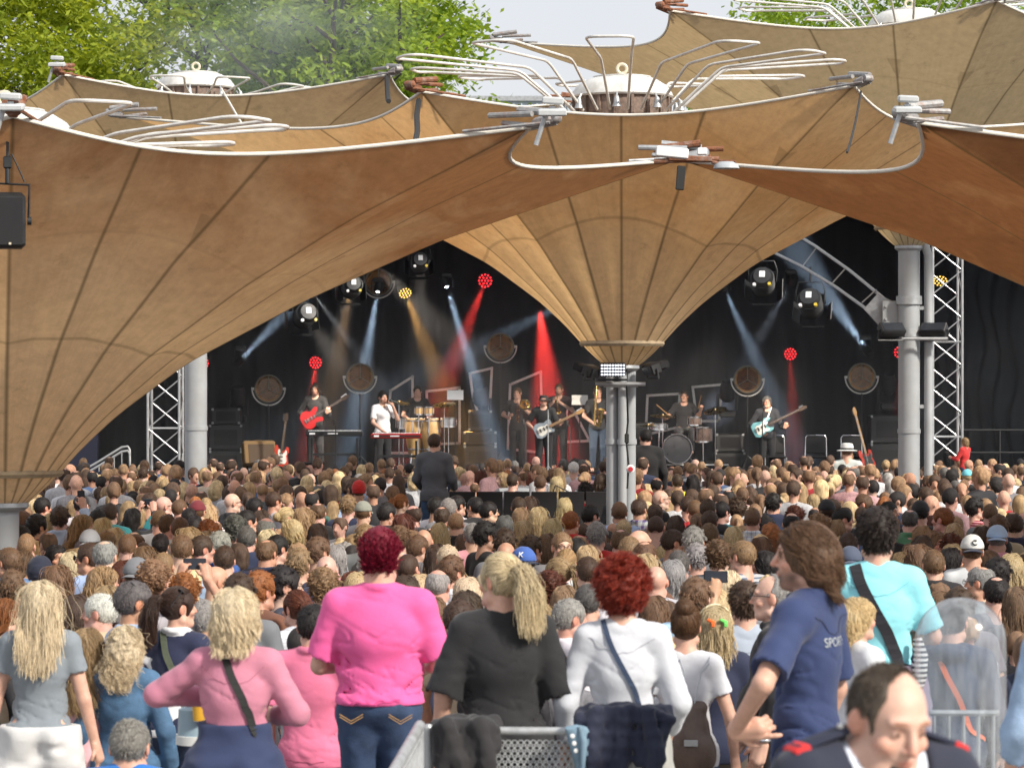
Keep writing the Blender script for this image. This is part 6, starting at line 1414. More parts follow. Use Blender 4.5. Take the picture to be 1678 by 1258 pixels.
HW = {'s': 'short {} hair', 't': 'tousled {} hair', 'z': 'cropped {} hair', 'r': 'a bald crown ringed {}', 'k': 'thinning {} hair', 'o': 'a {} bob', 'l': 'long straight {} hair', 'w': 'long wavy {} hair', 'p': 'a {} ponytail', 'u': 'a low {} bun', 'c': 'curly {} hair', 'g': 'a big {} mane', 'y': 'layered {} hair', 'm': 'a {} mop', 'e': 'receding {} hair', 'b': 'a bald head', 'C': '{} curls', 'q': 'spiky {} hair'}
PLACED, USED = [], set()
def face_words(f):
    a = (f + 180) % 360 - 180
    return 'facing the camera' if abs(a) > 110 else 'in profile facing ' + ('right' if a > 0 else 'left') if abs(a) > 52 else 'turned ' + ('right' if a > 0 else 'left') if abs(a) >= 35 else ''
def uniq_label(x, y, head, tails):
    order = sorted(LAND, key=lambda l: (l[0] - x) ** 2 + (1.7 * (l[1] - y)) ** 2)
    order = [l for l in order if (l[0] - x) ** 2 + (l[1] - y) ** 2 > 900]
    c = []
    for l in order[:7]:
        dx, dy = x - l[0], y - l[1]; rel = 'behind' if dy < -18 and abs(dx) < 70 else 'in front of' if dy > 22 and abs(dx) < 70 else 'left of' if dx < 0 else 'right of'
        c.append(f'{rel} {l[2]}')
    for tail in tails:
        for q in c:
            s_ = f'{head}{" " + tail if tail else ""}, {q}'
            if s_ not in USED and len(s_.split()) <= 16: USED.add(s_); return s_
    for q in c:
        for q2 in c:
            s_ = f'{head}, {q} and {q2}'
            if s_ not in USED and len(s_.split()) <= 16: USED.add(s_); return s_
    for q in c:
        s_ = f'{head.split(" in ")[0]}, {q}'
        if s_ not in USED and len(s_.split()) <= 16: USED.add(s_); return s_
    return f'{head}, {c[0]}'
RG = np.random.default_rng(77)
def crowd_person(line):
    t = line.split(); x, y = float(t[0]), float(t[1]); k, hs, hc, fc, g, tc = t[2], t[3], t[4], float(t[5]), t[6], t[7]; ext = t[8:]
    sex = SP[k]['sex']; kid = 'kid' in ext; h0 = 1.68 if sex == 'm' else 1.60
    if hs in 'tcg': y += 4
    best = None
    for dh in (0, .05, -.05, .09, -.09, .13, -.13, -.17, -.21):
        h = h0 + dh; Y = F_PX * (CAM_H - h) / (y - CY)
        if Y < 15.85 or Y > 51: continue
        X = (x - CX) * Y / F_PX; dm = min([math.hypot(X - a, (Y - b_)) for a, b_ in PLACED], default=9)
        if best is None or dm > best[0] + .01: best = (dm, h, X, Y)
        if dm > .40: break
    if best is None:
        Y = 15.9 if y > 880 else 50.4; h = CAM_H - Y * (y - CY) / F_PX; best = (0, h, (x - CX) * Y / F_PX, Y)
    dm, h, X, Y = best; PLACED.append((X, Y))
    root = empty('person', (X, Y, 0), -math.radians(fc)); sc_ = h / 1.75; root.scale = (sc_ * RG.uniform(.97, 1.04), sc_ * RG.uniform(.97, 1.04), sc_)
    if kid: root.scale = (sc_ * .92, sc_ * .92, sc_)
    paint(link('body', body_of(k), M['skin'], root), jit(SKIN[int(RG.integers(5))], RG, .08))
    mt = 'denim' if tc == 'den' else 'cloth'
    for e in ext:
        if e in M: mt = e
    top = link(TOPK[g]['kind'], top_of(k, g), None, root); col = jit(TOPC[tc][0] if tc in TOPC else HAIRC[tc], RG, .12)
    if len(top.data.materials) == 0: top.data.materials.append(M['cloth'])
    top.material_slots[0].link = 'OBJECT'; top.material_slots[0].material = M[mt]; paint(top, col)
    paint(link('trousers', bot_of(k), M['denim'], root), jit([(.03, .05, .11), (.02, .02, .025), (.12, .10, .08), (.05, .08, .16)][int(RG.integers(4))], RG))
    hcol = jit(HAIRC[hc], RG, .15); capw = ''
    cap = [e for e in ext if e.startswith('cap:')]
    if cap:
        q = cap[0].split(':'); col2 = TOPC[q[1]][0] if q[1] in TOPC else EXTC[q[1]]
        add_hair(root, 'r', hcol); c_ = add_cap(root, 'beanie' if q[1] == 'redb' else 'cap', col2, len(q) > 2, (.02, .025, .05) if q[1] in ('ccap', 'kblu') else None, (0, 0, math.pi) if q[1] == 'ccap' else None)
        capw = {'mar': 'a maroon cap', 'camo': 'a camouflage cap', 'kblu': 'a backward blue cap lettered K', 'ccap': 'a white backward cap lettered C', 'gblu': 'a slate blue cap', 'redb': 'a red knitted hat', 'blk': 'a black cap', 'lgy': 'a backward pale grey cap', 'gry': 'a backward grey cap', 'lbl': 'a light blue cap', 'tur': 'a turquoise cap'}[q[1]]
        if q[1] in ('kblu', 'ccap'): cap_letter(c_, 'K' if q[1] == 'kblu' else 'C', -1 if q[1] == 'ccap' else 1)
    elif 'beanie' in ext: add_cap(root, 'beanie', (.012, .016, .035)); capw = 'a navy beanie'
    elif 'hat' in ext: add_hair(root, 'r', hcol); add_cap(root, 'hat', (.7, .7, .68)); capw = 'a white brimmed hat'
    elif hs != 'b': add_hair(root, hs, hcol)
    if 'glasses' in ext: add_glasses(root)
    if 'sung' in ext: add_glasses(root, True)
    if 'sunhead' in ext: add_glasses(root, True, True)
    if 'lanyard' in ext:
        b = MB(); b.tube([(.075 * math.cos(a), -.02 + .075 * math.sin(a), 1.497 - .012 * math.sin(a)) for a in np.linspace(0, 6.28, 25)[:-1]], .009, 6, True); b.build('lanyard', pm('lanyard', (.06, .04, .25), .7), root)
    if 'shield' in ext:
        b = MB(); b.prism([(-.045, .05), (0, .058), (.045, .05), (.045, -.01), (.025, -.045), (0, -.06), (-.025, -.045), (-.045, -.01)], .012, Matrix.Translation((.0, -.150, 1.33)) @ Matrix.Rotation(.1, 4, 'X'), .002); b.build('shield_emblem', M['grey_plastic'], root)
    if 'clips' in ext:
        for s_, cc in ((-.3, (.8, .14, .02)), (.35, (.15, .6, .12))):
            b = MB(); a = -1.57 + s_; p = Vector((.112 * math.cos(a), .112 * math.sin(a) - .02, .115)); b.box(p, (.05, .018, .02), Euler((0, .4, s_)), .006); b.box(p + Vector((.01, -.01, -.02)), (.02, .02, .03), bev=.006); paint(b.build('hair_clip', M['cloth'], root, HP), cc)
        b = MB(); b.tube([(.092 * math.cos(a), 0, .10 + .10 * math.sin(a)) for a in np.linspace(0, 3.14, 15)], .007, 6); paint(b.build('headband', M['cloth'], root, HP), (.75, .72, .5))
    if k in 'PUVO':
        lp, lab, sz = {'P': ((.165, .255, 1.845), 'phone held up by the man filming in light blue', (.075, .009, .15)), 'U': ((0, .335, 1.82), 'small camera held up by the dark haired woman in black', (.10, .03, .06)),
                       'V': ((0, .335, 1.82), 'smartphone held sideways in two raised hands', (.15, .009, .075)), 'O': ((.385, .285, 1.87), 'smartphone at the end of the outstretched arm', (.15, .01, .075))}[k]
        q = Matrix.Rotation(-math.radians(fc), 3, 'Z') @ (Vector(lp) * sc_); phone(Vector((X, Y, 0)) + q, (.1, 0, -math.radians(fc)), lab, sz)
    w = 'child' if kid else 'man' if sex == 'm' else 'woman'
    head = f'{w} with {capw or HW[hs].format(HAIRW[hc])} in {TOPC[tc][1] if tc in TOPC else "brown"} {GARW[g]}'
    pat = {'check_red': 'red checked shirt', 'check_fine': 'fine red checked shirt', 'check_purple': 'purple checked shirt', 'check_blue': 'white and blue checked shirt', 'stripe_navy': 'grey striped hoodie' if g == 'h' else 'navy striped t-shirt', 'stripe_red': 'red striped t-shirt', 'stripe_yellow': 'yellow striped t-shirt', 'floral': 'white speckled blouse'}
    for e in ext:
        if e in pat: head = f'{w} with {capw or HW[hs].format(HAIRW[hc])} in {pat[e]}'
    fw = face_words(fc); tails = [fw, ''] if fw else ['']
    if 'glasses' in ext: tails = ['and glasses'] + tails
    if 'lanyard' in ext: tails = ['and purple lanyard'] + tails
    tag(root, uniq_label(x, y, head, tails), 'person', 'concert crowd')
    return root, h, sc_
def letter_curve(ch, size, m, parent, M4, name='letter', depth=.003):
    cu = bpy.data.curves.new(name, 'FONT'); cu.body = ch; cu.size = size; cu.extrude = depth; cu.align_x = 'CENTER'; cu.align_y = 'CENTER'
    o = bpy.data.objects.new(name, cu); COL.objects.link(o); dg = bpy.context.evaluated_depsgraph_get(); me = bpy.data.meshes.new_from_object(o.evaluated_get(dg)); bpy.data.objects.remove(o)
    me.name = name; me.materials.clear(); o = link(name, me, m, parent); o.matrix_local = M4; return o
def cap_letter(c, ch, side):
    d = Matrix.Rotation(-(c.parent.rotation_euler.z + c.rotation_euler.z), 3, 'Z') @ (Vector((-.30, -.95, 0)) if ch == 'K' else Vector((.05, -1, 0)))
    zz = Vector((d.x * .88, d.y * .88, .42)).normalized(); xx = Vector((0, 0, 1)).cross(zz).normalized(); yy = zz.cross(xx)
    p = Vector((d.x * (HR[0] + .012), d.y * (HR[1] + .012), .148)); R = Matrix((xx, yy, zz)).transposed().to_4x4()
    letter_curve(ch, .062, M['white_plastic'] if ch == 'K' else M['black'], c, Matrix.Translation(p) @ R, 'letter', .006); return
# ------------------------------------------------------------------ people built one by one
from mathutils.bvhtree import BVHTree
def bvh_of(me): return BVHTree.FromPolygons([v.co.copy() for v in me.vertices], [tuple(p.vertices) for p in me.polygons])
def ribbon(path, me, w=.03, off=.006, t=.003):
    """a strap lying on the surface of a garment mesh"""
    bv = bvh_of(me); P, Nn = [], []
    pts = [Vector(p) for p in path]; dense = []
    for a, c in zip(pts, pts[1:]):
        for i in range(8): dense.append(a.lerp(c, i / 8))
    dense.append(pts[-1])
    for p in dense:
        h = bv.find_nearest(p); n = h[1] if h[1].dot(Vector((p.x, p.y, 0))) > -1 else -h[1]; P.append(h[0] + n * off); Nn.append(n)
    for _ in range(3): P = [P[0]] + [(P[i - 1] + P[i] * 2 + P[i + 1]) / 4 for i in range(1, len(P) - 1)] + [P[-1]]
    V, F = [], []
    for i, p in enumerate(P):
        d = (P[min(i + 1, len(P) - 1)] - P[max(i - 1, 0)]).normalized(); s_ = d.cross(Nn[i]).normalized() * w / 2
        V += [p - s_, p + s_, p + s_ + Nn[i] * t, p - s_ + Nn[i] * t]
    for i in range(len(P) - 1):
        q = i * 4; F += [(q + k, q + (k + 1) % 4, q + 4 + (k + 1) % 4, q + 4 + k) for k in range(4)]
    return np_mesh('strap', np.array([list(v) for v in V]), np.array(F), False)
def hero(label, x, y, h, sp, fc=0, top=None, topc=(.5, .5, .5), topm='cloth', bot=None, botc=(.03, .05, .11), botm='denim', hair=None, hairc='br', nstr=3500, sr=.0010, feet=None, Y=None, skin=0, fine=.0065, base=.014, yaw=0, pitch=0, tag_group=None, zroot=None, tres=.0098):
    sp = dict(sp); sp['yaw'] = yaw; sp['pitch'] = pitch
    if Y is None:
        for z in (.5, .32, .16, 0.0):
            Yt = F_PX * (CAM_H - z - h) / (y - CY)
            if feet is not None: Yt = F_PX * (CAM_H - feet - h) / (y - CY); break
            if abs(gz(Yt) - z) < .01: feet = z; break
        Y = Yt; feet = z if feet is None else feet
    if feet is None: feet = gz(Y)
    s_ = h / 1.75; X = (x - CX) * Y / F_PX
    if zroot is None: zroot = feet
    root = empty('person', (X, Y, zroot), -math.radians(fc), label, 'person', tag_group); root.scale = (s_, s_, s_); PLACED.append((X, Y)); USED.add(label)
    paint(link('body', make_body(sp, base, fine, .006), M['skin'], root), SKIN[skin])
    R = head_rot(sp).to_euler()
    tm = None
    if top: tm = make_top(sp, base=tres, **top); paint(link(top.get('kind', 'tee'), tm, M[topm], root), topc)
    if bot is not None: paint(link(bot.get('kind', 'jeans'), make_bottom(sp, base=.016, **bot), M[botm], root), botc)
    if hair:
        st = STYLE[hair] if hair in STYLE else hair; hm = make_hair_mesh(st, .0065, x * .13); hh = paint(link('hair', hm, M['hair'], root, HP, R), HAIRC[hairc] if isinstance(hairc, str) else hairc)
        paint(link('strands', make_strands(st, nstr, int(x), sr), M['strand'], hh), tuple(min(.9, q * 1.12) for q in (HAIRC[hairc] if isinstance(hairc, str) else hairc)))
    root['_s'] = s_; return root, tm, R
def strap_bag(root, tm, path, label, m='black', w=.035, pouch=None, pc=(.02, .02, .02), name='shoulder_bag', cat='bag'):
    """a bag is a thing of its own: same place and turn as its wearer"""
    r = empty(name, root.location, root.rotation_euler.z, label, cat); r.scale = root.scale
    paint(link('strap', ribbon(path, tm, w), M['cloth'], r), pc)
    if pouch:
        b = MB(); b.box(pouch[0], pouch[1], Euler((0, 0, pouch[2] if len(pouch) > 2 else 0)), .025); paint(b.build('pouch', M['cloth'], r), pc)
    return r

# front row
r1, t1, _ = hero('blonde woman with long straight hair in a grey t-shirt and white skirt', 66, 953, 1.62, dict(sex='f', w=1.06, arms=(((.235, -.02, 1.12), (.29, .03, .88)), ((-.235, -.02, 1.12), (-.28, .04, .88)))), -4, dict(kind='tee', sleeve=.28, wr=.017, hem=.955), (.20, .23, .26), 'cloth', dict(kind='skirt', skirt=True, length=.25, flare=.05, top=.99, inf=.03, wr=.013), (.58, .58, .58), 'cloth', 'long', 'pbl', 7000, .0012, feet=0.32)
r2, t2, _ = hero('small woman with long golden waves in a pale pink blouse', 143, 1030, 1.50, dict(sex='f'), 12, dict(kind='blouse', sleeve=.97, wr=.009, loose=.01), (.72, .42, .45), 'cloth', dict(), (.02, .02, .03), 'denim', 'wavy', 'dbl', 5000, feet=0.16)
r3, t3, _ = hero('woman with big blonde curls in a blue denim jacket', 205, 1026, 1.52, dict(sex='f', w=1.05), 8, dict(kind='denim_jacket', sleeve=.97, collar=True, loose=.012, wr=.009), (.06, .13, .23), 'denim', dict(), (.02, .03, .06), 'denim', 'curlylong', (.52, .42, .28), 5000, feet=0.16)
r4, t4, R4 = hero('woman with a dark brown ponytail in a navy sweater and jeans', 290, 963, 1.64, dict(sex='f', w=1.02, arms=(((.26, .0, 1.13), (.12, .18, 1.05)), RELAX_L)), 18, dict(kind='sweater', sleeve=.97, wr=.007, hem=.93), (.016, .022, .060), 'cloth', dict(wr=.005), (.025, .04, .085), 'denim', 'pony', (.040, .020, .014), 5000, yaw=40, feet=0.16)
add_glasses(r4, True, True, tuple(R4)); paint(link('white_shirt', make_top(dict(sex='f', w=1.02, arms=(((.26, .0, 1.13), (.12, .18, 1.05)), RELAX_L)), 'white_shirt', base=.016, hem=.885, sleeve=.25, inf=.008, wr=.002, collar=True), M['cloth'], r4), (.72, .73, .75))
strap_bag(r4, t4, [(-.06, -.06, 1.50), (-.02, -.14, 1.38), (.08, -.15, 1.20), (.15, -.12, 1.05), (.19, -.02, .98)], 'olive bag strap across the navy sweater', pc=(.10, .12, .08), w=.04, pouch=((.0, .25, .92), (.16, .07, .14)))
r5, t5, _ = hero('woman with a short blonde hairdo in a pink cardigan, elbow raised', 386, 968, 1.57, dict(sex='f', w=1.10, arms=(((.285, .0, 1.19), (.15, .22, 1.16)), ((-.37, .03, 1.27), (-.14, .24, 1.24))), neckw=1.1), 4, dict(kind='cardigan', sleeve=.95, wr=.019, neck=.105, hem=1.09, sleeve_loose=.012), (.50, .19, .27), 'cloth', dict(kind='tied_jacket', skirt=True, length=.30, flare=.07, top=1.15, wr=.014, inf=.036), (.022, .035, .095), 'cloth', 'layered', 'pbl', 7000, .0013, feet=0.5)
strap_bag(r5, t5, [(-.05, -.05, 1.49), (.0, -.15, 1.38), (.08, -.18, 1.24), (.14, -.17, 1.13), (.17, -.12, 1.10)], 'black bag strap across the pink cardigan', w=.035, pouch=((.0, .25, .92), (.16, .07, .14)))
r6, t6, _ = hero('heavy person with spiky magenta hair in a bright pink t-shirt and jeans', 622, 876, 1.72, dict(sex='m', w=1.21, depth=1.26, belly=1.1, neckw=1.15, armw=1.08, arms=(((.285, .02, 1.13), (.20, .26, 1.10)), ((-.285, .02, 1.13), (-.20, .26, 1.10)))), 2, dict(kind='tee', sleeve=.44, wr=.019, hem=.955, loose=.010, sleeve_loose=.02, collar=True), (.78, .11, .33), 'cloth', dict(wr=.008), (.03, .055, .12), 'denim', 'mohawk', 'mag', 5000, .0013, feet=0.5)
b = MB()
for s_ in (-1, 1):
    p = Vector((s_ * .115, -.212, .895))
    for z0 in (0, .012): b.tube([p + Vector((-.055, .002, .02 + z0)), p + Vector((0, -.006, -.012 + z0)), p + Vector((.055, .002, .02 + z0))], .0018, 4)
b.build('pocket_stitching', pm('tan_thread', (.45, .26, .08), .7), r6)
r7, t7, R7 = hero('woman with a messy blonde ponytail in a wide black top', 823, 908, 1.70, dict(sex='f', w=1.16, depth=1.15, neckw=1.15, armw=1.02, arms=(((.255, -.02, 1.14), (.28, .06, .90)), ((-.255, -.02, 1.14), (-.28, .06, .90)))), -3, dict(kind='top', sleeve=.50, wr=.016, neck=.10, hem=.88, loose=.010, sleeve_loose=.03), (.013, .013, .015), 'cloth', dict(), (.012, .012, .014), 'cloth', 'pony', (.52, .42, .26), 7500, .0013, yaw=-38, feet=0.5)
r8, t8, _ = hero('woman with bushy red hair in a white long sleeved top', 1020, 924, 1.66, dict(sex='f', w=1.06, neckw=1.05, arms=(((.25, -.02, 1.14), (.20, .16, .98)), ((-.25, -.02, 1.14), (-.25, .10, .93)))), 4, dict(kind='top', sleeve=.93, wr=.019, hem=.97, neck=.085), (.56, .58, .63), 'cloth', dict(kind='grey_skirt', skirt=True, length=.2, flare=.05, top=1.01, wr=.01, inf=.03), (.34, .34, .32), 'cloth', 'big', 'red', 7500, .0013, feet=0.5)
strap_bag(r8, t8, [(-.08, -.04, 1.49), (-.05, -.13, 1.40), (.04, -.16, 1.24), (.13, -.16, 1.10), (.20, -.10, 1.00)], 'dark blue bag strap across the white long sleeved top', pc=(.03, .05, .10), w=.022, pouch=((.0, .25, .92), (.16, .07, .14)))
r9, t9, _ = hero('woman with a brown bun in a white t-shirt carrying a drawstring bag', 1124, 992, 1.62, dict(sex='f', arms=(((.25, -.02, 1.13), (.27, .05, .89)), RELAX_L)), 8, dict(kind='tee', sleeve=.30, wr=.008, neck=.095), (.58, .59, .63), 'cloth', dict(), (.04, .06, .12), 'denim', 'topbun', (.10, .05, .024), 5000, feet=0.16)
bg = empty('drawstring_bag', r9.location, r9.rotation_euler.z, 'brown leather drawstring bag with a small label on the white t-shirt', 'bag'); bg.scale = r9.scale; bg.location.z += .085
fd = Field(axis(-.25, .28, .012), axis(-.42, -.05, .012), axis(.66, 1.2, .012)); fd.ell((.03, -.19, .86), (.155, .085, .15), .02).ell((.03, -.175, 1.0), (.115, .06, .12), .05).cone((-.04, -.165, 1.11), (.10, -.165, 1.11), .035, .035, .03); fd.wrinkle(.008, 30, 20, 4, 2).wrinkle(.005, 18, 18, 18, 5); V, F = fd.nets()
M['bag_leather'] = pm('brown_leather', (.085, .055, .042), .42, 0, .25, 10, .3, 60)
pouch = link('pouch', np_mesh('pouch', V, F), M['bag_leather'], bg)
b = MB(); b.box((.05, -.285, .93), (.075, .008, .035), Euler((.1, 0, .05)), .002); b.build('label_patch', M['galv'], pouch)
b = MB()
for s_ in (-1, 1): b.tube([(.03 + s_ * .03, -.18, 1.13), (.05 + s_ * .045, -.155, 1.30), (.06 + s_ * .075, -.125, 1.345), (.05 + s_ * .085, -.04, 1.388), (.05 + s_ * .085, .06, 1.35)], .005, 6)
b.build('cord', M['grey_plastic'], bg)
r10, t10, _ = hero('man with brown hair in a plain grey blue t-shirt, seen from behind', 1221, 957, 1.76, dict(sex='m', w=1.05), -6, dict(kind='tee', sleeve=.40, wr=.016, loose=.006), (.34, .39, .47), 'cloth', dict(), (.03, .04, .08), 'denim', 'tousled', 'dbr', 4500, feet=0.0)
r11, t11, R11 = hero('balding man in glasses and a black sweater, in profile', 1268, 942, 1.76, dict(sex='m', w=1.08, belly=1.1, brow=(.5, .38, .3), arms=(((.24, -.02, 1.14), (.22, .14, .93)), ((-.27, -.04, 1.14), (-.27, .03, .90))), hands=('relax', dict(n=(1, .1, 0), curl=.35)), finehands=True), -78, dict(kind='sweater', sleeve=.80, wr=.008, collar=True), (.014, .014, .017), 'cloth', dict(), (.02, .02, .024), 'denim', 'temple', 'gr', 2500, skin=2, feet=0.16)
add_glasses(r11, rot=tuple(R11))
b = MB(); b.tube([(-.27 + .034 * math.cos(a), .020 + .034 * math.sin(a), .925) for a in np.linspace(0, 6.28, 17)[:-1]], .008, 6, True); b.build('wristwatch', M['chrome'], r11)
HIP = dict(d=(.25, -.95, .12), n=(.9, .2, .1), curls=(.10, .55, .65, .7), spread=.3, flip=1)
r12, t12, R12 = hero('man with shoulder length brown hair and goatee in a navy polo, hand on hip', 1322, 859, 1.88, dict(sex='m', w=.87, armw=.92, beard=(.10, .065, .045), arms=(((.24, -.02, 1.14), (.25, .08, .90)), ((-.40, .0, 1.215), (-.25, .17, 1.03))), hands=('relax', HIP)), -62, dict(kind='polo', sleeve=.43, wr=.018, collar=True, loose=.008, sleeve_loose=.022, hem=.86), (.022, .038, .115), 'cloth', dict(), (.035, .037, .042), 'cloth', 'mop', (.115, .062, .034), 11000, .0009, yaw=-22, base=.012, fine=.0058, feet=0.5)
mw = Matrix.Translation((-.005, -.5, 1.335)) @ Matrix.Rotation(math.radians(90), 4, 'X'); o = letter_curve('SPORTS', .046, M['grey_plastic'], r12, mw, 'back_print', .0)
bv = bvh_of(t12); mi = mw.inverted()
for v in o.data.vertices:
    p = mw @ v.co; h_ = bv.ray_cast(Vector((p.x, -1, p.z)), Vector((0, 1, 0)))
    if h_[0] is not None: v.co = mi @ (h_[0] + Vector((0, -.004, 0)))
r13, t13, _ = hero('person with dark wavy hair in a turquoise t-shirt with a black strap', 1437, 838, 1.80, dict(sex='f', w=1.16, neckw=1.1, arms=(((.265, .03, 1.16), (.05, .22, 1.14)), ((-.265, .03, 1.16), (-.05, .22, 1.16)))), 5, dict(kind='tee', sleeve=.46, wr=.016, neck=.085, hem=1.0, loose=.006), (.26, .66, .74), 'cloth', dict(kind='knit_skirt', skirt=True, length=.25, flare=.05, top=1.035, wr=.01, inf=.03), (.28, .22, .30), 'floral', 'tousled', (.022, .014, .011), 6000, feet=0.5)
strap_bag(r13, t13, [(-.10, -.04, 1.48), (-.08, -.12, 1.41), (.0, -.17, 1.26), (.10, -.17, 1.10), (.19, -.12, 1.0)], 'wide black strap across the turquoise t-shirt', pc=(.012, .012, .018), w=.055, pouch=((.0, .25, .92), (.16, .07, .14)))
b = MB(); pts = [(.185, -.10, 1.16), (.20, -.12, 1.08), (.19, -.125, .99), (.17, -.12, .88)]; b.tube(pts, [.022, .034, .038, .024], 12); o = b.build('striped_scarf', M['stripe_scarf'] if 'stripe_scarf' in M else M['cloth']); o.location = r13.location; o.rotation_euler = r13.rotation_euler; o.scale = r13.scale
M['stripe_scarf'] = obj_mat('scarf_stripes', .85, .06, pattern=((.03, .03, .04), (2,), 42, .5)); o.data.materials.clear(); o.data.materials.append(M['stripe_scarf']); paint(o, (.7, .7, .68)); tag(o, 'black and white striped cloth hanging at the turquoise shirt', 'scarf')
r14, t14, _ = hero('blond child between the navy polo and the turquoise shirt', 1404, 981, 1.42, dict(sex='m', w=.92), 60, dict(kind='tee', sleeve=.4), (.62, .64, .68), 'cloth', dict(), (.04, .06, .12), 'denim', 'mop', (.58, .44, .24), 5000, feet=0.5)
# the officer
r15, t15, R15 = hero('balding officer in dark uniform with red tipped epaulettes, looking down', 1404, 1084, 1.79, dict(sex='m', w=1.08, shrug=.07, neckw=1.15, brow=(.45, .32, .25), arms=RELAX_R and (RELAX_R, RELAX_L)), 158, dict(kind='uniform_jacket', sleeve=.98, wr=.008, collar=True, loose=.008, neck=.098, neck_drop=.05), (.016, .020, .040), 'cloth', dict(), (.016, .018, .03), 'cloth', 'temple', (.085, .066, .050), 9000, .0007, base=.010, fine=.0042, pitch=-.34, yaw=-6, skin=2, feet=.5, tres=.009)
r15.rotation_euler = (Matrix.Rotation(.032, 3, 'Y') @ Matrix.Rotation(-math.radians(158), 3, 'Z')).to_euler()
sp15 = dict(sex='m', w=1.08, neckw=1.15, shrug=.07); sh = make_top(sp15, 'dress_shirt', base=.010, inf=.004, hem=.9, sleeve=.3, collar=True, neck=.072); paint(link('dress_shirt', sh, M['cloth'], r15), (.62, .68, .80))
b = MB(); b.box((0, .082, 1.52), (.05, .03, .045), Euler((.4, 0, 0)), .012); b.prism([(-.022, 0), (.022, 0), (.04, -.3), (0, -.36), (-.04, -.3)], .012, Matrix.Translation((0, .108, 1.505)) @ Matrix.Rotation(.14, 4, 'X'), .003); b.build('necktie', M['black_matt'], r15)
for s_ in (-1, 1):
    b = MB(); b.box((s_ * .142, -.01, 1.582), (.14, .058, .014), Euler((0, s_ * .32, 0)), .004); e = b.build('epaulette', pm('uniform_navy', (.018, .022, .045), .8), r15)
    b = MB(); b.box((s_ * .200, -.01, 1.560), (.038, .066, .018), Euler((0, s_ * .42, 0)), .004); b.build('red_tab', pm('red_felt', (.62, .03, .03), .8), e); b = MB(); b.lathe([(.011, 0), (.011, .006), (.006, .01)], (s_ * .09, -.01, 1.605), (0, 0, 1), 14); b.build('button', M['chrome'], e)
# the seated man and his bench
sit = (((.09, .02, .90), (.15, .44, .90), (.15, .42, .50)), ((-.09, .02, .90), (-.15, .44, .90), (-.15, .42, .50)))
Y16 = 12.7; z16 = CAM_H - (1183 - CY) * Y16 / F_PX
r16, t16, _ = hero('grey haired man in a royal blue polo, sitting with bowed head', 211, 1183, 1.74, dict(sex='m', w=1.1, legs=sit, sit=True, shrug=.045), 6, dict(kind='polo', sleeve=.42, collar=True, wr=.008, loose=.006), (.02, .16, .52), 'cloth', dict(top=1.0), (.03, .04, .07), 'denim', 'short', (.22, .21, .19), 5000, Y=Y16, zroot=z16 - 1.735, pitch=-.25)
b = MB(); b.box((r16.location.x, Y16, z16 - 1.735 + .80), (1.2, .42, .06), bev=.01)
for s_ in (-1, 1): b.box((r16.location.x + s_ * .5, Y16, (.5 + z16 - 1.735 + .77) / 2), (.06, .36, z16 - 1.735 + .77 - .5))
tag(b.build('bench', pm('bench_wood', (.16, .10, .06), .7, 0, .2, 6)), 'low wooden bench under the man in royal blue polo', 'bench')
r17, t17, _ = hero('person in a rolled up light denim shirt at the frame edge', 1792, 905, 1.82, dict(sex='m', w=1.1, arms=(RELAX_R, ((-.27, -.02, 1.14), (-.27, .08, .92))), hands=('relax', dict(n=(1, .1, 0), curl=.5)), finehands=True), -10, dict(kind='shirt', sleeve=.72, collar=True, wr=.009, loose=.008), (.30, .42, .60), 'denim', dict(), (.02, .03, .06), 'denim', 'short', 'br', 2500, feet=0.5)
r18, t18, _ = hero('dark cropped man in a deep pink polo behind the pink cardigan', 513, 992, 1.62, dict(sex='m', w=1.05), 14, dict(kind='polo', sleeve=.42, collar=True, wr=.010, loose=.008), (.66, .16, .28), 'cloth', dict(), (.06, .06, .065), 'cloth', 'short', 'bk', 4000, feet=0.16)
# hems and yoke seams of the front row's tops
for r_, t_me, zs_s, cc in ((r1, t1, (.985, 1.385), (.15, .17, .20)), (r5, t5, (1.36,), (.37, .13, .19)), (r6, t6, (.980, .992), (.58, .06, .23)), (r7, t7, (.905,), (.03, .03, .034)), (r8, t8, (1.0, 1.40), (.42, .43, .47)), (r9, t9, (.885,), (.45, .46, .5)), (r10, t10, (.885, 1.40), (.25, .29, .36)), (r12, t12, (.885, 1.39), (.012, .022, .07)), (r13, t13, (1.02, 1.39), (.17, .47, .54)), (r18, t18, (.89,), (.45, .10, .18))):
    for z_ in zs_s:
        wd = .15 if z_ > 1.3 else .17
        paint(link('seam', ribbon([(x_, -.24, z_ + .05 * (x_ / wd) ** 2 * (1 if z_ > 1.3 else .1)) for x_ in np.linspace(-wd, wd, 7)], t_me, .0045, .0012, .0012), M['cloth'], r_), cc)
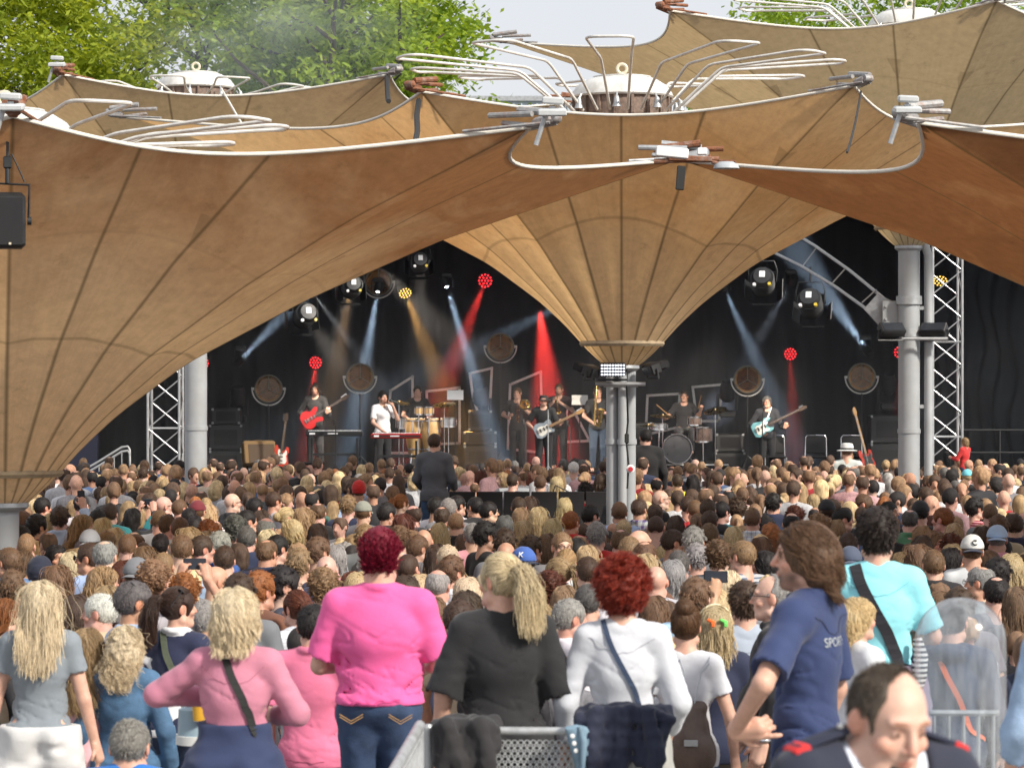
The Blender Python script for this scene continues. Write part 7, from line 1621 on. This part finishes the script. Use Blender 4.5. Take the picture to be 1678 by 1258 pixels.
# beer cup and tub held by the pink cardigan woman's side
p = at(322, 1196, 13.6); r = empty('plastic_tub', p, 0, 'grey blue tub with a pale rim, held beside the navy sweater', 'tub')
b = MB(); b.lathe([(.088, -.02), (.085, .10), (.05, .112), (.001, .114)], n=28); b.build('body', pm('tub_blue_grey', (.25, .34, .40), .5, 0, .08), r); b = MB(); b.lathe([(.088, -.02), (.096, -.022), (.098, -.062), (.09, -.064)], n=28, cap=True); b.build('rim', pm('tub_rim', (.55, .56, .54), .5, 0, .08), r)
p = at(326, 1163, 13.5); r = empty('beer_cup', p, 0, 'clear plastic cup with beer above the grey blue tub', 'cup')
b = MB(); b.lathe([(.026, -.05), (.036, .06)], n=20, cap=False); b.build('cup', pm('clear_plastic', (.7, .7, .68), .15), r); b = MB(); b.lathe([(.027, -.048), (.033, .02), (.001, .02)], n=18); b.build('beer', pm('beer', (.55, .30, .03), .2), r)
# phones in hands


# ------------------------------------------------------------------ sound and light place in the crowd
b = MB()
for k in range(6): b.box((-.62 + k * .34, 36.2, .8), (.32, .05, 1.56), bev=.008)
tag(b.build('sound_fence', M['black_matt']), 'low black panel fence around the sound place in mid crowd', 'fence')
b = MB(); b.box((.3, 40.8, .22), (4.2, 2.2, .44), bev=.01); tag(b.build('mixing_riser', M['black_matt']), 'low black riser for the sound place in the crowd', 'riser')
hero('sound engineer in a grey sweater standing high above the crowd, seen from behind', 712, 711, 1.80, dict(sex='m', arms=(((.25, .0, 1.15), (.22, .2, 1.02)), ((-.25, .0, 1.15), (-.22, .2, 1.02)))), 14, dict(kind='sweater', sleeve=.97, wr=.012, loose=.016), (.085, .09, .105), 'cloth', dict(), (.04, .08, .16), 'denim', 'short', 'dbr', 1200, feet=.44, base=.018, fine=.009, tres=.018)
hero('figure all in black standing beside the grey pipes, back turned', 1058, 703, 1.82, dict(sex='m', w=1.1), -8, dict(kind='jacket', sleeve=.98, loose=.014, collar=True), (.010, .010, .012), 'cloth', dict(), (.01, .01, .012), 'cloth', 'short', 'bk', 1200, feet=.44, base=.018, fine=.009, tres=.018)
r = empty('mixing_desk', (.55, 40.3, .44), 0, 'black mixing desk with a screen behind the standing sound engineer', 'desk')
b = MB(); b.box((.1, 0, .66), (2.5, .7, .08), bev=.01); b.box((.1, -.33, .33), (2.5, .04, .64)); b.build('table', M['black_matt'], r); b = MB(); b.box((-.3, 0, .74), (.9, .5, .1), Euler((.1, 0, 0)), .02); b.build('console', M['black'], r); b = MB(); b.box((-.52, .15, .9), (.42, .03, .26), Euler((-.15, 0, 0)), .008); b.build('screen', M['grey_plastic'], r); b = MB(); b.tube([(-.05, -.1, .75), (.05, -.1, 1.08), (.35, -.12, .93)], .012, 6); b.box((.35, -.12, .92), (.14, .04, .04), Euler((0, .4, 0))); b.build('desk_lamp', M['black'], r)
r = empty('video_tripod', (at(694, 800, 39.8).x, 39.8, .44), 0, 'black video tripod with camera beside the sound engineer', 'tripod')
b = MB()
for k in range(3): b.tube([(0, 0, 1.0), (.3 * math.cos(k * 2.1 + 1.57), .3 * math.sin(k * 2.1 + 1.57), 0)], .018, 6)
b.build('legs', M['black'], r); b = MB(); b.box((0, 0, 1.12), (.14, .3, .16), bev=.02); b.lathe([(.05, 0), (.055, .15)], (0, .15, 1.12), (0, 1, 0), 16); b.tube([(0, 0, 1.0), (0, 0, 1.06)], .03, 8); b.build('camera_head', M['black'], r)

# ------------------------------------------------------------------ the band
def musician(label, x, y, Y, h, sp, top, topc, hair='s', hairc='dbr', fc=180, yaw=0, pitch=0, zr=SZ, botc=(.015, .015, .018), skin=0, topm='cloth', sc=None):
    r, t, R = hero(label, x, y, h, sp, fc, top, topc, topm, dict(), botc, 'cloth', hair, hairc, 1000, .0022, Y=Y, zroot=zr, base=.018, fine=.008, yaw=yaw, pitch=pitch, skin=skin, tag_group=None, tres=.018); return r, R
TEE = dict(kind='tee', sleeve=.42, wr=.007); LS = dict(kind='jacket', sleeve=.97, wr=.008, loose=.006)
PLAY = (((.34, -.02, 1.16), (.14, .22, 1.00)), ((-.30, .06, 1.12), (-.40, .26, 1.12)))
FG = dict(d=(-.6, .2, -.3), n=(0, -1, .2), curl=.5); FN = dict(d=(-.3, .1, .8), n=(0.2, -1, 0), curl=.8)
def play(dl): return (PLAY[0], ((-.30, .06, 1.12), dl))
musician('guitarist with long dark hair in black, playing a red guitar', 517, 632, 60.8, 1.78, dict(sex='m', beard=(.2, .14, .1), arms=play((-.33, .26, 1.16)), hands=(FG, FN)), LS, (.012, .012, .014), 'w', 'dbr', 195, zr=SZ + .18)
guitar('electric_guitar', at(512, 684, 60.5), (0, 1.02, 0), 'red hollow guitar held by the long haired guitarist', 'semi', 'red_lacquer', 'rosewood', False)
r, R = musician('singer in a white t-shirt holding a microphone to his mouth', 627, 640, 59.6, 1.80, dict(sex='m', beard=(.25, .18, .14), arms=(((.26, .08, 1.14), (.14, .28, .97)), ((-.28, .12, 1.20), (-.12, .20, 1.48))), hands=('relax', dict(d=(.5, .1, .6), n=(.6, -.7, 0), curl=.9))), TEE, (.74, .72, .74), 't', 'bk', 150, yaw=0)
b = MB(); c_ = at(645, 658, 59.2); b.lathe([(.014, -.12), (.02, .02), (.032, .05), (.028, .08), (.01, .095)], c_, (-.8, -.1, .25), 14); tag(b.build('microphone', M['black']), 'hand microphone at the mouth of the singer in white', 'microphone')
musician('percussionist in black with cropped hair behind the congas', 684, 634, 61.3, 1.78, dict(sex='m', arms=(((.30, .08, 1.15), (.16, .34, 1.02)), ((-.30, .08, 1.15), (-.14, .34, 1.02)))), TEE, (.014, .013, .015), 's', 'bk', 175, zr=SZ + .14)
musician('trombone player in black under the rising lath frame', 848, 637, 62.2, 1.78, dict(sex='m', arms=(((.28, .12, 1.18), (.08, .34, 1.10)), ((-.30, .10, 1.20), (-.12, .28, 1.40))), hands=(dict(d=(-.2, .3, .9), n=(-1, 0, 0), curl=.8), dict(d=(.3, .2, .8), n=(1, 0, 0), curl=.8))), TEE, (.016, .012, .013), 's', 'br', 195, zr=SZ + .10)
b = MB(); P0 = at(848, 661, 61.8); r = empty('trombone', P0, 0, 'brass trombone raised to the mouth of the player under the lath frame', 'trombone')
b = MB(); b.lathe([(.012, 0), (.016, .18), (.03, .27), (.06, .33), (.115, .365)], (.10, -.05, -.02), (.15, -1, 0), 22, cap=False); b.tube([(.10, .02, -.02), (.12, .42, .0), (.05, .46, 0), (.0, .42, 0), (0, .1, 0)], .012, 8); b.build('bell', M['brass'], r); b = MB(); b.tube([(0, .1, 0), (-.02, -.55, -.35), (.02, -.58, -.39), (.04, .0, -.04)], .009, 8); b.build('slide', M['brass'], r)
r, R = musician('guitarist in a black t-shirt and flat hat, with grey stubble', 891, 645, 59.6, 1.74, dict(sex='m', w=1.02, beard=(.55, .52, .50), arms=play((-.36, .26, 1.14)), hands=(FG, FN)), TEE, (.016, .016, .018), None, 'gr', 188)
c_ = add_cap(r, 'hat', (.02, .02, .022), rot=tuple(R)); c_.scale = (.9, .92, .85)
guitar('electric_guitar', at(893, 702, 59.25), (0, 1.12, 0), 'pale grey electric guitar with a maple neck, played by the man in the hat', 'tele', 'tele_grey', 'maple', True)
musician('trumpet player in a dark shirt beside the guitarist in the hat', 916, 627, 61.8, 1.80, dict(sex='m', beard=(.3, .22, .16), arms=(((.30, .10, 1.20), (.07, .30, 1.38)), ((-.30, .10, 1.20), (-.05, .30, 1.38))), hands=(dict(d=(-.3, .3, .8), n=(-1, .2, 0), curl=.8), dict(d=(.3, .3, .8), n=(1, .2, 0), curl=.8))), TEE, (.03, .012, .014), 's', 'br', 190, zr=SZ + .16)
r = empty('trumpet', at(913, 652, 61.3), 0, 'brass trumpet pointing down from the player beside the hat', 'trumpet'); b = MB(); b.lathe([(.007, 0), (.010, .25), (.02, .36), (.062, .44)], (.0, .05, -.0), (.05, -.75, -.65), 18, cap=False); b.build('bell', M['brass'], r); b = MB()
for k in range(3): b.tube([(.0, -.05 - k * .03, -.0), (.0, -.05 - k * .03, -.14)], .012, 8)
b.tube([(0, .1, .05), (0, -.15, -.12), (0, -.12, -.19), (0, .02, -.07)], .009, 8); b.build('valves', M['brass'], r)
musician('saxophone player in dark clothes and jeans beside the grey pipes', 979, 634, 61.0, 1.78, dict(sex='m', arms=(((.30, .06, 1.15), (.10, .26, .98)), ((-.30, .06, 1.17), (-.08, .26, 1.22))), hands=(dict(d=(-.6, .3, .2), n=(-.3, -.9, 0), curl=.7), dict(d=(.6, .3, .2), n=(.3, -.9, 0), curl=.7))), TEE, (.014, .014, .016), 's', 'br', 172, botc=(.03, .05, .085), zr=SZ + .12)
r = empty('saxophone', at(976, 672, 60.6), 0, 'brass saxophone hanging before the player in jeans', 'saxophone'); b = MB(); b.tube([(.02, .15, .52), (.03, .05, .56), (.02, -.02, .50), (.0, -.02, .2), (-.02, -.03, -.20), (.01, -.06, -.30), (.06, -.10, -.32), (.09, -.13, -.22), (.10, -.15, -.08), (.11, -.17, .02)], [.010, .012, .014, .022, .032, .038, .042, .048, .06, .085], 14, cap=False); b.build('tube', M['brass'], r); b = MB()
for k in range(8): b.lathe([(.018, 0), (.018, .02)], (-.0, -.045, .36 - k * .07), (0, -1, 0), 10)
b.build('keys', M['brass'], r)
musician('drummer with a shaved head in black, striking a cymbal', 1121, 640, 61.4, 1.72, dict(sex='m', w=1.05, arms=(((.34, .08, 1.20), (.40, .36, 1.16)), ((-.32, .08, 1.22), (-.36, .26, 1.36))), hands=(dict(d=(.2, .8, .2), n=(0, -.2, -1), curl=.8), dict(d=(-.1, .5, .7), n=(0, .2, -1), curl=.8)), legs=sit, sit=True), TEE, (.013, .012, .014), 'z', 'dbr', 183, zr=1.05, skin=1)
for (x0, y0, x1, y1, l) in ((1098, 682, 1076, 663, 'drum stick in the hand over the cymbal'), (1144, 668, 1149, 648, 'raised drum stick on the bass player side')):
    b = MB(); b.tube([at(x0, y0, 60.9), at(x1, y1, 60.6)], [.011, .006], 8); tag(b.build('drum_stick', M['maple']), l, 'drum stick')
b = MB(); b.lathe([(.17, .0), (.18, .05), (.15, .09), (.02, .10)], at(1121, 707, 61.4), n=20); b.tube([at(1121, 707, 61.4), at(1121, 707, 61.4) + Vector((0, 0, -.6))], .03, 8); tag(b.build('drum_stool', M['black']), 'black round stool under the drummer', 'stool')
r, R = musician('bass player with a round grey mop and glasses in dark clothes', 1257, 653, 59.6, 1.70, dict(sex='m', arms=play((-.37, .26, 1.10)), hands=(FG, FN)), LS, (.02, .022, .028), 'm', 'dgr', 185, skin=1)
add_glasses(r, rot=tuple(R))
guitar('bass_guitar', at(1250, 700, 59.25), (0, 1.12, 0), 'blue green bass guitar played by the man with the grey mop', 'strat', 'seafoam', 'rosewood', True, 1.15)
b = MB(); b.tube([at(1243, 700, 59.15), at(1258, 684, 59.2), at(1264, 667, 59.45)], .012, 6); tag(b.build('guitar_strap', M['lath']), 'pale strap over the shoulder of the bass player', 'strap')
# a photographer's child on shoulders in red, beyond the tower
r, t, R = hero('blond child in a red top riding on shoulders beside the lattice tower', 1581, 718, 1.10, dict(sex='m', arms=(((.25, .1, 1.15), (.2, .3, 1.2)), ((-.25, .1, 1.15), (-.2, .3, 1.2)))), -50, dict(kind='long_sleeve', sleeve=.97), (.55, .03, .03), 'cloth', dict(), (.03, .05, .1), 'denim', 'mop', 'dbl', 1000, Y=50.5, zroot=CAM_H - (718 - CY) * 50.5 / F_PX - 1.09, base=.02, fine=.01, tres=.02)

# ------------------------------------------------------------------ barrier, jackets, clear hood in front
r = empty('crowd_barrier', (0, 0, 0), 0, 'grey metal barrier with a perforated panel behind the hanging jackets', 'barrier')
BY = 11.75; A_, B_ = at(702, 1196, BY), at(1038, 1198, BY); zt = A_.z
b = MB(); b.tube([A_, B_], .017, 10); b.build('top_rail', M['galv'], r)
for P in (A_, B_):
    b = MB(); b.tube([Vector((P.x, BY, .5)), Vector((P.x, BY, P.z + .012))], .021, 12); b.lathe([(.021, 0), (.015, .012), (.001, .015)], (P.x, BY, P.z + .012), n=12); b.build('post', M['galv'], r)
def perforated(name, x0, x1, z0, z1, y, cell, rad, m, parent):
    V, F = [], []; rows = int((z1 - z0) / (cell * .866)); cols = int((x1 - x0) / cell)
    for j in range(rows):
        for i in range(cols):
            cx = x0 + (i + .5 + (.5 if j % 2 else 0)) * cell; cz = z0 + (j + .5) * cell * .866; hx, hz = cell / 2, cell * .433; q = len(V)
            for k in range(8):
                a = k * math.pi / 4 + math.pi / 8; V.append((cx + rad * math.cos(a), y, cz + rad * math.sin(a)))
            for k in range(8):
                a = k * math.pi / 4 + math.pi / 8; c_, s_ = math.cos(a), math.sin(a); m_ = max(abs(c_), abs(s_)); V.append((cx + c_ / m_ * hx, y, cz + s_ / m_ * hz))
            F += [(q + k, q + (k + 1) % 8, q + 8 + (k + 1) % 8, q + 8 + k) for k in range(8)]
    V2 = [(x, yy + .004, z) for x, yy, z in V]; n = len(V); F2 = [tuple(n + i for i in f[::-1]) for f in F]; side = []
    for f in F: side.append((f[1], f[0], n + f[0], n + f[1]))
    return link(name, np_mesh(name, np.array(V + V2), np.array(F + F2 + side), False), m, parent)
perforated('perforated_panel', A_.x + .03, B_.x - .03, .62, zt - .035, BY, .0255, .0085, M['panel_grey'] if 'panel_grey' in M else M['galv'], r)
r = empty('crowd_barrier', (0, 0, 0), 0, 'grey barrier section running towards the camera beside the jeans', 'barrier'); C0, C1 = at(688, 1188, 11.6), at(630, 1290, 10.15)
b = MB(); b.tube([C0, C1], .022, 10); b.build('top_rail', M['galv'], r)
for t in (0, .55, 1): b = MB(); P = C0.lerp(C1, t); b.tube([Vector((P.x, P.y, .5)), P], .018, 10); b.build('post', M['galv'], r)
b = MB()
for k in range(26): P = C0.lerp(C1, k / 26 + .02); b.tube([Vector((P.x, P.y, .6)), P + Vector((0, 0, -.03))], .006, 6)
b.tube([C0 + Vector((0, 0, -.06)), C1 + Vector((0, 0, -.06))], .008, 6); b.build('bars', M['galv'], r)
def draped(name, x0, x1, ytop, ybot, Y, label, col, seed, m='cloth', quilt=0.0, sleeves=(.18, .74)):
    """a garment thrown over the rail: a folded, lumpy cloth body hanging on both sides"""
    a, c = at(x0, ytop, Y), at(x1, ybot, Y); fd = Field(axis(a.x - .08, c.x + .08, .0095), axis(Y - .16, Y + .16, .0095), axis(c.z - .06, a.z + .1, .0095)); rg = np.random.default_rng(seed); n = 9
    n = 15; lo_ = rg.uniform(.0, .10, n); lo_ = (np.roll(lo_, 1) + lo_ * 2 + np.roll(lo_, -1)) / 4
    for i in range(n):
        t = (i + .5) / n; e_ = abs(2 * t - 1); x = a.x + (c.x - a.x) * t; zt_ = a.z - .022 - .03 * e_ ** 3 - rg.uniform(0, .022); zb = c.z + lo_[i] + .10 * e_ ** 4
        y0 = Y - .036 - rg.uniform(-.008, .02) - .012 * (i % 2); ra = rg.uniform(.018, .028)
        fd.cone((x, y0, zt_), (x + rg.uniform(-.03, .03), y0 - rg.uniform(0, .03), zb), ra, ra + rg.uniform(.0, .012), .014)
        fd.cone((x, Y + .035, zt_), (x, Y + .05, zb + .1), .026, .028, .02); fd.cone((x, y0, zt_), (x, Y + .04, zt_ + rg.uniform(-.005, .012)), ra, .026, .018)
    for s0 in sleeves:
        x = a.x + (c.x - a.x) * s0; q = Vector((x, Y - .075, a.z - .03)); w_ = q + Vector((rg.uniform(-.05, .05), -.02, -(a.z - c.z) * .55)); fd.cone(q, w_, .036, .034, .02); fd.cone(w_, w_ + Vector((rg.uniform(-.05, .05), .0, -(a.z - c.z) * .5)), .034, .03, .02)
    fd.wrinkle(.007, 26, 26, 12, seed).wrinkle(.006, 50, 40, 34, seed + 2)
    if quilt: fd.d = fd.d + quilt * np.abs(np.sin(fd.z * 60))[None, None, :].astype(np.float32)
    V, F = fd.nets(); o = paint(link(name, np_mesh(name, V, F), M[m]), col); return tag(o, label, 'jacket')
draped('hanging_jacket', 712, 815, 1172, 1275, BY, 'charcoal black jacket thrown over the barrier below the black top', (.018, .017, .019), 3)
draped('hanging_jacket', 945, 1100, 1152, 1275, BY - .02, 'dark navy puffer jacket bundled over the barrier post', (.012, .016, .040), 4, quilt=.006)
b = MB(); q0 = at(952, 1222, BY - .105); px_ = (BY - .105) / F_PX
b.prism([((x - 952) * px_, -(y - 1222) * px_) for x, y in ((926, 1190), (944, 1186), (968, 1190), (974, 1208), (970, 1228), (978, 1252), (960, 1272), (944, 1262), (936, 1232), (930, 1210))], .045, Matrix.Translation(q0) @ Matrix.Rotation(.12, 4, 'X'), .014)
b.tube([at(950, 1190, BY - .13), at(957, 1215, BY - .14), at(955, 1262, BY - .135)], [.012, .016, .010], 8); b.tube([at(966, 1195, BY - .12), at(963, 1235, BY - .135), at(968, 1262, BY - .125)], [.010, .014, .010], 8)
o = paint(b.build('hanging_shirt', M['denim'], smooth=70), (.17, .26, .34)); tag(o, 'pale blue garment with white snap buttons under the navy puffer jacket', 'shirt')
b = MB()
for k in range(3): b.lathe([(.0095, 0), (.0095, .006), (.004, .008)], at(938 + k * 3, 1205 + k * 12, BY - .128), (0, -1, 0), 14)
b.build('snap_button', M['white_plastic'], o)
# the clear hood
m_, t_, b_, o_ = new_mat('clear_hood'); t_.nodes.remove(b_)
tb = t_.nodes.new('ShaderNodeBsdfTransparent'); tb.inputs[0].default_value = (.90, .93, .96, 1); gb = t_.nodes.new('ShaderNodeBsdfGlossy'); gb.inputs['Roughness'].default_value = .16; db = t_.nodes.new('ShaderNodeBsdfDiffuse'); db.inputs[0].default_value = (.75, .80, .85, 1)
lw = t_.nodes.new('ShaderNodeLayerWeight'); lw.inputs[0].default_value = .35; nzz = t_.nodes.new('ShaderNodeTexNoise'); nzz.inputs['Scale'].default_value = 9; nzz.inputs['Detail'].default_value = 8
mA_ = t_.nodes.new('ShaderNodeMixShader'); mB_ = t_.nodes.new('ShaderNodeMixShader'); ff = ramp(t_, nzz.outputs['Fac'], .06, .24, .35, .7)
t_.links.new(ff, mA_.inputs[0]); t_.links.new(tb.outputs[0], mA_.inputs[1]); t_.links.new(db.outputs[0], mA_.inputs[2])
t_.links.new(ramp(t_, lw.outputs['Facing'], .06, .5, .1, 1.0), mB_.inputs[0]); t_.links.new(mA_.outputs[0], mB_.inputs[1]); t_.links.new(gb.outputs[0], mB_.inputs[2]); t_.links.new(mB_.outputs[0], o_.inputs[0])
HY = 11.3; c0 = at(1574, 1258, HY); rad = 74 * HY / F_PX; zt_ = at(1574, 978, HY).z
b = MB(); pr = [(rad * 1.02, .5), (rad * 1.01, zt_ - rad * 1.3)] + [(rad * math.cos(a), zt_ - rad * .95 + rad * .95 * math.sin(a)) for a in np.linspace(.0, 1.55, 14)]; b.lathe(pr, (c0.x, HY, 0), n=56, cap=False); tag(b.build('clear_hood', m_, smooth=80), 'tall clear plastic hood with a rounded top beside the officer', 'hood')
b = MB(); z = at(1574, 1170, HY).z; b.tube([(c0.x - rad * .65, HY + .05, z), (c0.x + rad * .9, HY + .05, z)], .012, 8)
for k in range(5): b.tube([(c0.x - rad * .55 + k * rad * .33, HY + .05, .5), (c0.x - rad * .55 + k * rad * .33, HY + .05, z)], .008, 6)
tag(b.build('hood_rail', M['galv']), 'small grey rail standing inside the clear plastic hood', 'rail')
o = hero('dark dressed person with an orange strap seen through the clear hood', 1560, 1010, 1.62, dict(sex='m', w=1.05), 20, dict(kind='hoodie', sleeve=.97, hood=True, loose=.01), (.03, .045, .09), 'cloth', dict(), (.02, .03, .06), 'denim', 'short', 'bk', 1500, feet=.16, Y=15.2)
strap_bag(o[0], o[1], [(-.06, -.06, 1.49), (-.02, -.14, 1.38), (.07, -.15, 1.22), (.14, -.12, 1.05), (.18, -.03, .98)], 'orange strap seen through the clear hood', pc=(.75, .16, .06), w=.03)
# ------------------------------------------------------------------ the rest of the crowd
for ln in CROWD.replace('\n', '|').split('|'):
    if ln.strip(): crowd_person(ln)
N_IND = len(PLACED)
# farther on the crowd is one mass: low bodies merged into a single mesh with a colour per person
def far_proto(sex, style, seed, near=False):
    sp = dict(sex=sex); T, A = body_geo(sp); parts = []
    hr_ = .012 if near else .02; fd = Field(axis(-.13, .13, hr_), axis(-.14, .16, hr_), axis(1.42, 1.79, hr_)); fd.ell((0, 0, 1.655), (.076, .096, .092)).ell((0, .035, 1.59), (.058, .066, .075), .02).cone((0, -.02, 1.42), (0, 0, 1.57), .056, .052, .02).cone((0, .1, 1.64), (0, .118, 1.606), .012, .016, .01)
    for s_ in (1, -1): fd.ell((s_ * .08, 0, 1.628), (.012, .022, .034), .008)
    parts.append((*fd.nets(), 0))
    fd = Field(axis(-.36, .36, .034), axis(-.2, .36, .034), axis(.85, 1.54, .034)); fill(fd, T, .014)
    for (sh, el, wr, aw) in A: fd.cone(sh, el, .064, .055, .03); fd.cone(el, wr, .052, .04, .02)
    fd.above(.9); parts.append((*fd.nets(), 1))
    if style: 
        me = make_hair_mesh(style, .0085 if near else .015, seed); V = np.zeros(len(me.vertices) * 3, np.float32); me.vertices.foreach_get('co', V); Fq = np.zeros(len(me.polygons) * 4, np.int32); me.loops.foreach_get('vertex_index', Fq); bpy.data.meshes.remove(me)
        parts.append((V.reshape(-1, 3) + np.array(HP), Fq.reshape(-1, 4), 2))
    return parts
PROT = {'m': [(far_proto('m', s_, i), s_) for i, s_ in enumerate(('short', 'short', 'tousled', 'crown', 'buzz', 'ring', 'curly', None, 'crown'))], 'f': [(far_proto('f', s_, i + 9), s_) for i, s_ in enumerate(('long', 'wavy', 'bob', 'pony', 'bun', 'layered', 'curlylong'))]}
PROTN = {'m': [(far_proto('m', s_, i, True), s_) for i, s_ in enumerate(('short', 'tousled', 'curly', 'crown', 'mop'))], 'f': [(far_proto('f', s_, i + 9, True), s_) for i, s_ in enumerate(('long', 'wavy', 'pony', 'layered', 'curlylong'))]}
rg = np.random.default_rng(2024)
VV, FF, CC, nb_ = [], [], [], 0
indiv = [(o.location.x, o.location.y, o.scale.z * 1.75, o.location.z) for o in bpy.data.objects if o.name.startswith('person') and o.parent is None]
hp_ = [((X * F_PX / Y) + CX, CY + (CAM_H - z - h + .12) * F_PX / Y, Y) for X, Y, h, z in indiv]
obst = [(-4.3, 24.6, .35), (1.28, 33.8, .45), (5.66, 41.4, .45), (-4.79, 44, .4), (-4.62, 24.2, .3)]
cells = []
y_ = 16.3
while y_ < 54.5:
    half = 839 * y_ / F_PX + 1.6; x_ = -half
    while x_ < half:
        cells.append((x_ + rg.uniform(-.14, .14), y_ + rg.uniform(-.26, .26))); x_ += .50 if y_ > 31 else .49
    y_ += .72 if y_ > 31 else .66
taken = list(PLACED); TK = np.array(taken); n_far = 0
FARTOP = [(.016, .016, .02)] * 5 + [(.02, .028, .06)] * 4 + [(.62, .63, .66)] * 7 + [(.17, .17, .19)] * 4 + [(.36, .30, .24), (.38, .02, .03), (.30, .42, .62), (.09, .15, .3), (.12, .05, .04), (.5, .3, .32), (.05, .12, .1), (.4, .4, .42)]
FARH = {'m': ['bk'] * 3 + ['dbr'] * 6 + ['br'] * 5 + ['lbr'] * 5 + ['dgr'], 'f': ['dbr'] * 4 + ['br'] * 4 + ['dbl'] * 6 + ['bl'] * 6 + ['lbr'] * 2 + ['bk', 'aub', 'gin', 'gr']}
for (X, Y) in cells:
    if np.min(np.hypot(TK[:, 0] - X, TK[:, 1] - Y)) < (.36 if Y < 33 else .34): continue
    if any(math.hypot(X - a, Y - c) < q for a, c, q in obst) or (-1.9 < X < 2.5 and 39.6 < Y < 42) or (-1.45 < X < 1.3 and 31.2 < Y < 42): continue
    if X < -7.2 and Y > 52.5 or Y > 51.5: continue
    sex = 'm' if rg.random() < .55 else 'f'; h = (rg.normal(1.70, .075) if sex == 'm' else rg.normal(1.60, .07))
    h -= .10 if Y < 31 else .13 if Y > 44 else .0
    px, ppm = CX + X * F_PX / Y, F_PX / Y; py = CY + (CAM_H - h) * ppm
    hid = [1 for (a, c, Yi) in hp_ if Yi > Y + .1 and abs(a - px) < .15 * ppm and py - .02 * ppm < c < py + .30 * ppm]
    if hid:
        h -= .22; py = CY + (CAM_H - h) * ppm
        if [1 for (a, c, Yi) in hp_ if Yi > Y + .1 and abs(a - px) < .15 * ppm and py - .02 * ppm < c < py + .30 * ppm]: continue
    PP = PROTN if Y < 28 else PROT; parts, sty = PP[sex][rg.integers(len(PP[sex]))]
    an = rg.normal(0, 22) if rg.random() < .82 else rg.uniform(-180, 180); a = -math.radians(an); s_ = h / 1.75; R = np.array([[math.cos(a), -math.sin(a), 0], [math.sin(a), math.cos(a), 0], [0, 0, 1]], np.float32) * s_ * np.array([[.95], [.95], [1]], np.float32)
    sk = np.array(SKIN[rg.integers(5)]) * rg.uniform(.85, 1.1); tc = np.array(FARTOP[rg.integers(len(FARTOP))]) * rg.uniform(.7, 1.2); hc = np.array(HAIRC[FARH[sex][rg.integers(len(FARH[sex]))]]) * rg.uniform(.95, 1.5)
    for V, Fq, k in parts:
        VV.append(V @ R.T + np.array((X, Y, 0))); FF.append(Fq + nb_); nb_ += len(V)
        base = (sk, tc, hc)[k]; v = vnoise(V[:, 0] * 40 + X, V[:, 1] * 40 + Y, V[:, 2] * (14 if k == 2 else 30)); CC.append(np.clip(base[None] * (1 + (.45 if k == 2 else .1) * v[:, None]), 0, .9))
    n_far += 1
m_, t_, b_, o_ = new_mat('crowd_people'); a_ = N(t_, 'ShaderNodeAttribute', attribute_name='Col'); tc_ = N(t_, 'ShaderNodeTexCoord'); mp_ = N(t_, 'ShaderNodeMapping'); mp_.inputs['Scale'].default_value = (1, 1, .35); t_.links.new(tc_.outputs['Object'], mp_.inputs[0])
n_ = N(t_, 'ShaderNodeTexNoise', i_Scale=55.0, i_Detail=4.0, i_Roughness=.7); t_.links.new(mp_.outputs[0], n_.inputs['Vector']); t_.links.new(mixrgb(t_, a_.outputs['Color'], ramp(t_, n_.outputs['Fac'], .74, 1.24, .3, .7), 1.0, 'MULTIPLY'), b_.inputs['Base Color'])
bp_ = N(t_, 'ShaderNodeBump', i_Strength=.3, i_Distance=.015); t_.links.new(n_.outputs['Fac'], bp_.inputs['Height']); t_.links.new(bp_.outputs[0], b_.inputs['Normal']); b_.inputs['Roughness'].default_value = .75
o = link('crowd', np_mesh('crowd', np.concatenate(VV), np.concatenate(FF), True, np.concatenate(CC)), m_); tag(o, kind='stuff'); o['label'] = 'dense standing crowd filling the ground up to the stage'
print('CAST individuals', N_IND, 'far', n_far, 'verts', nb_)
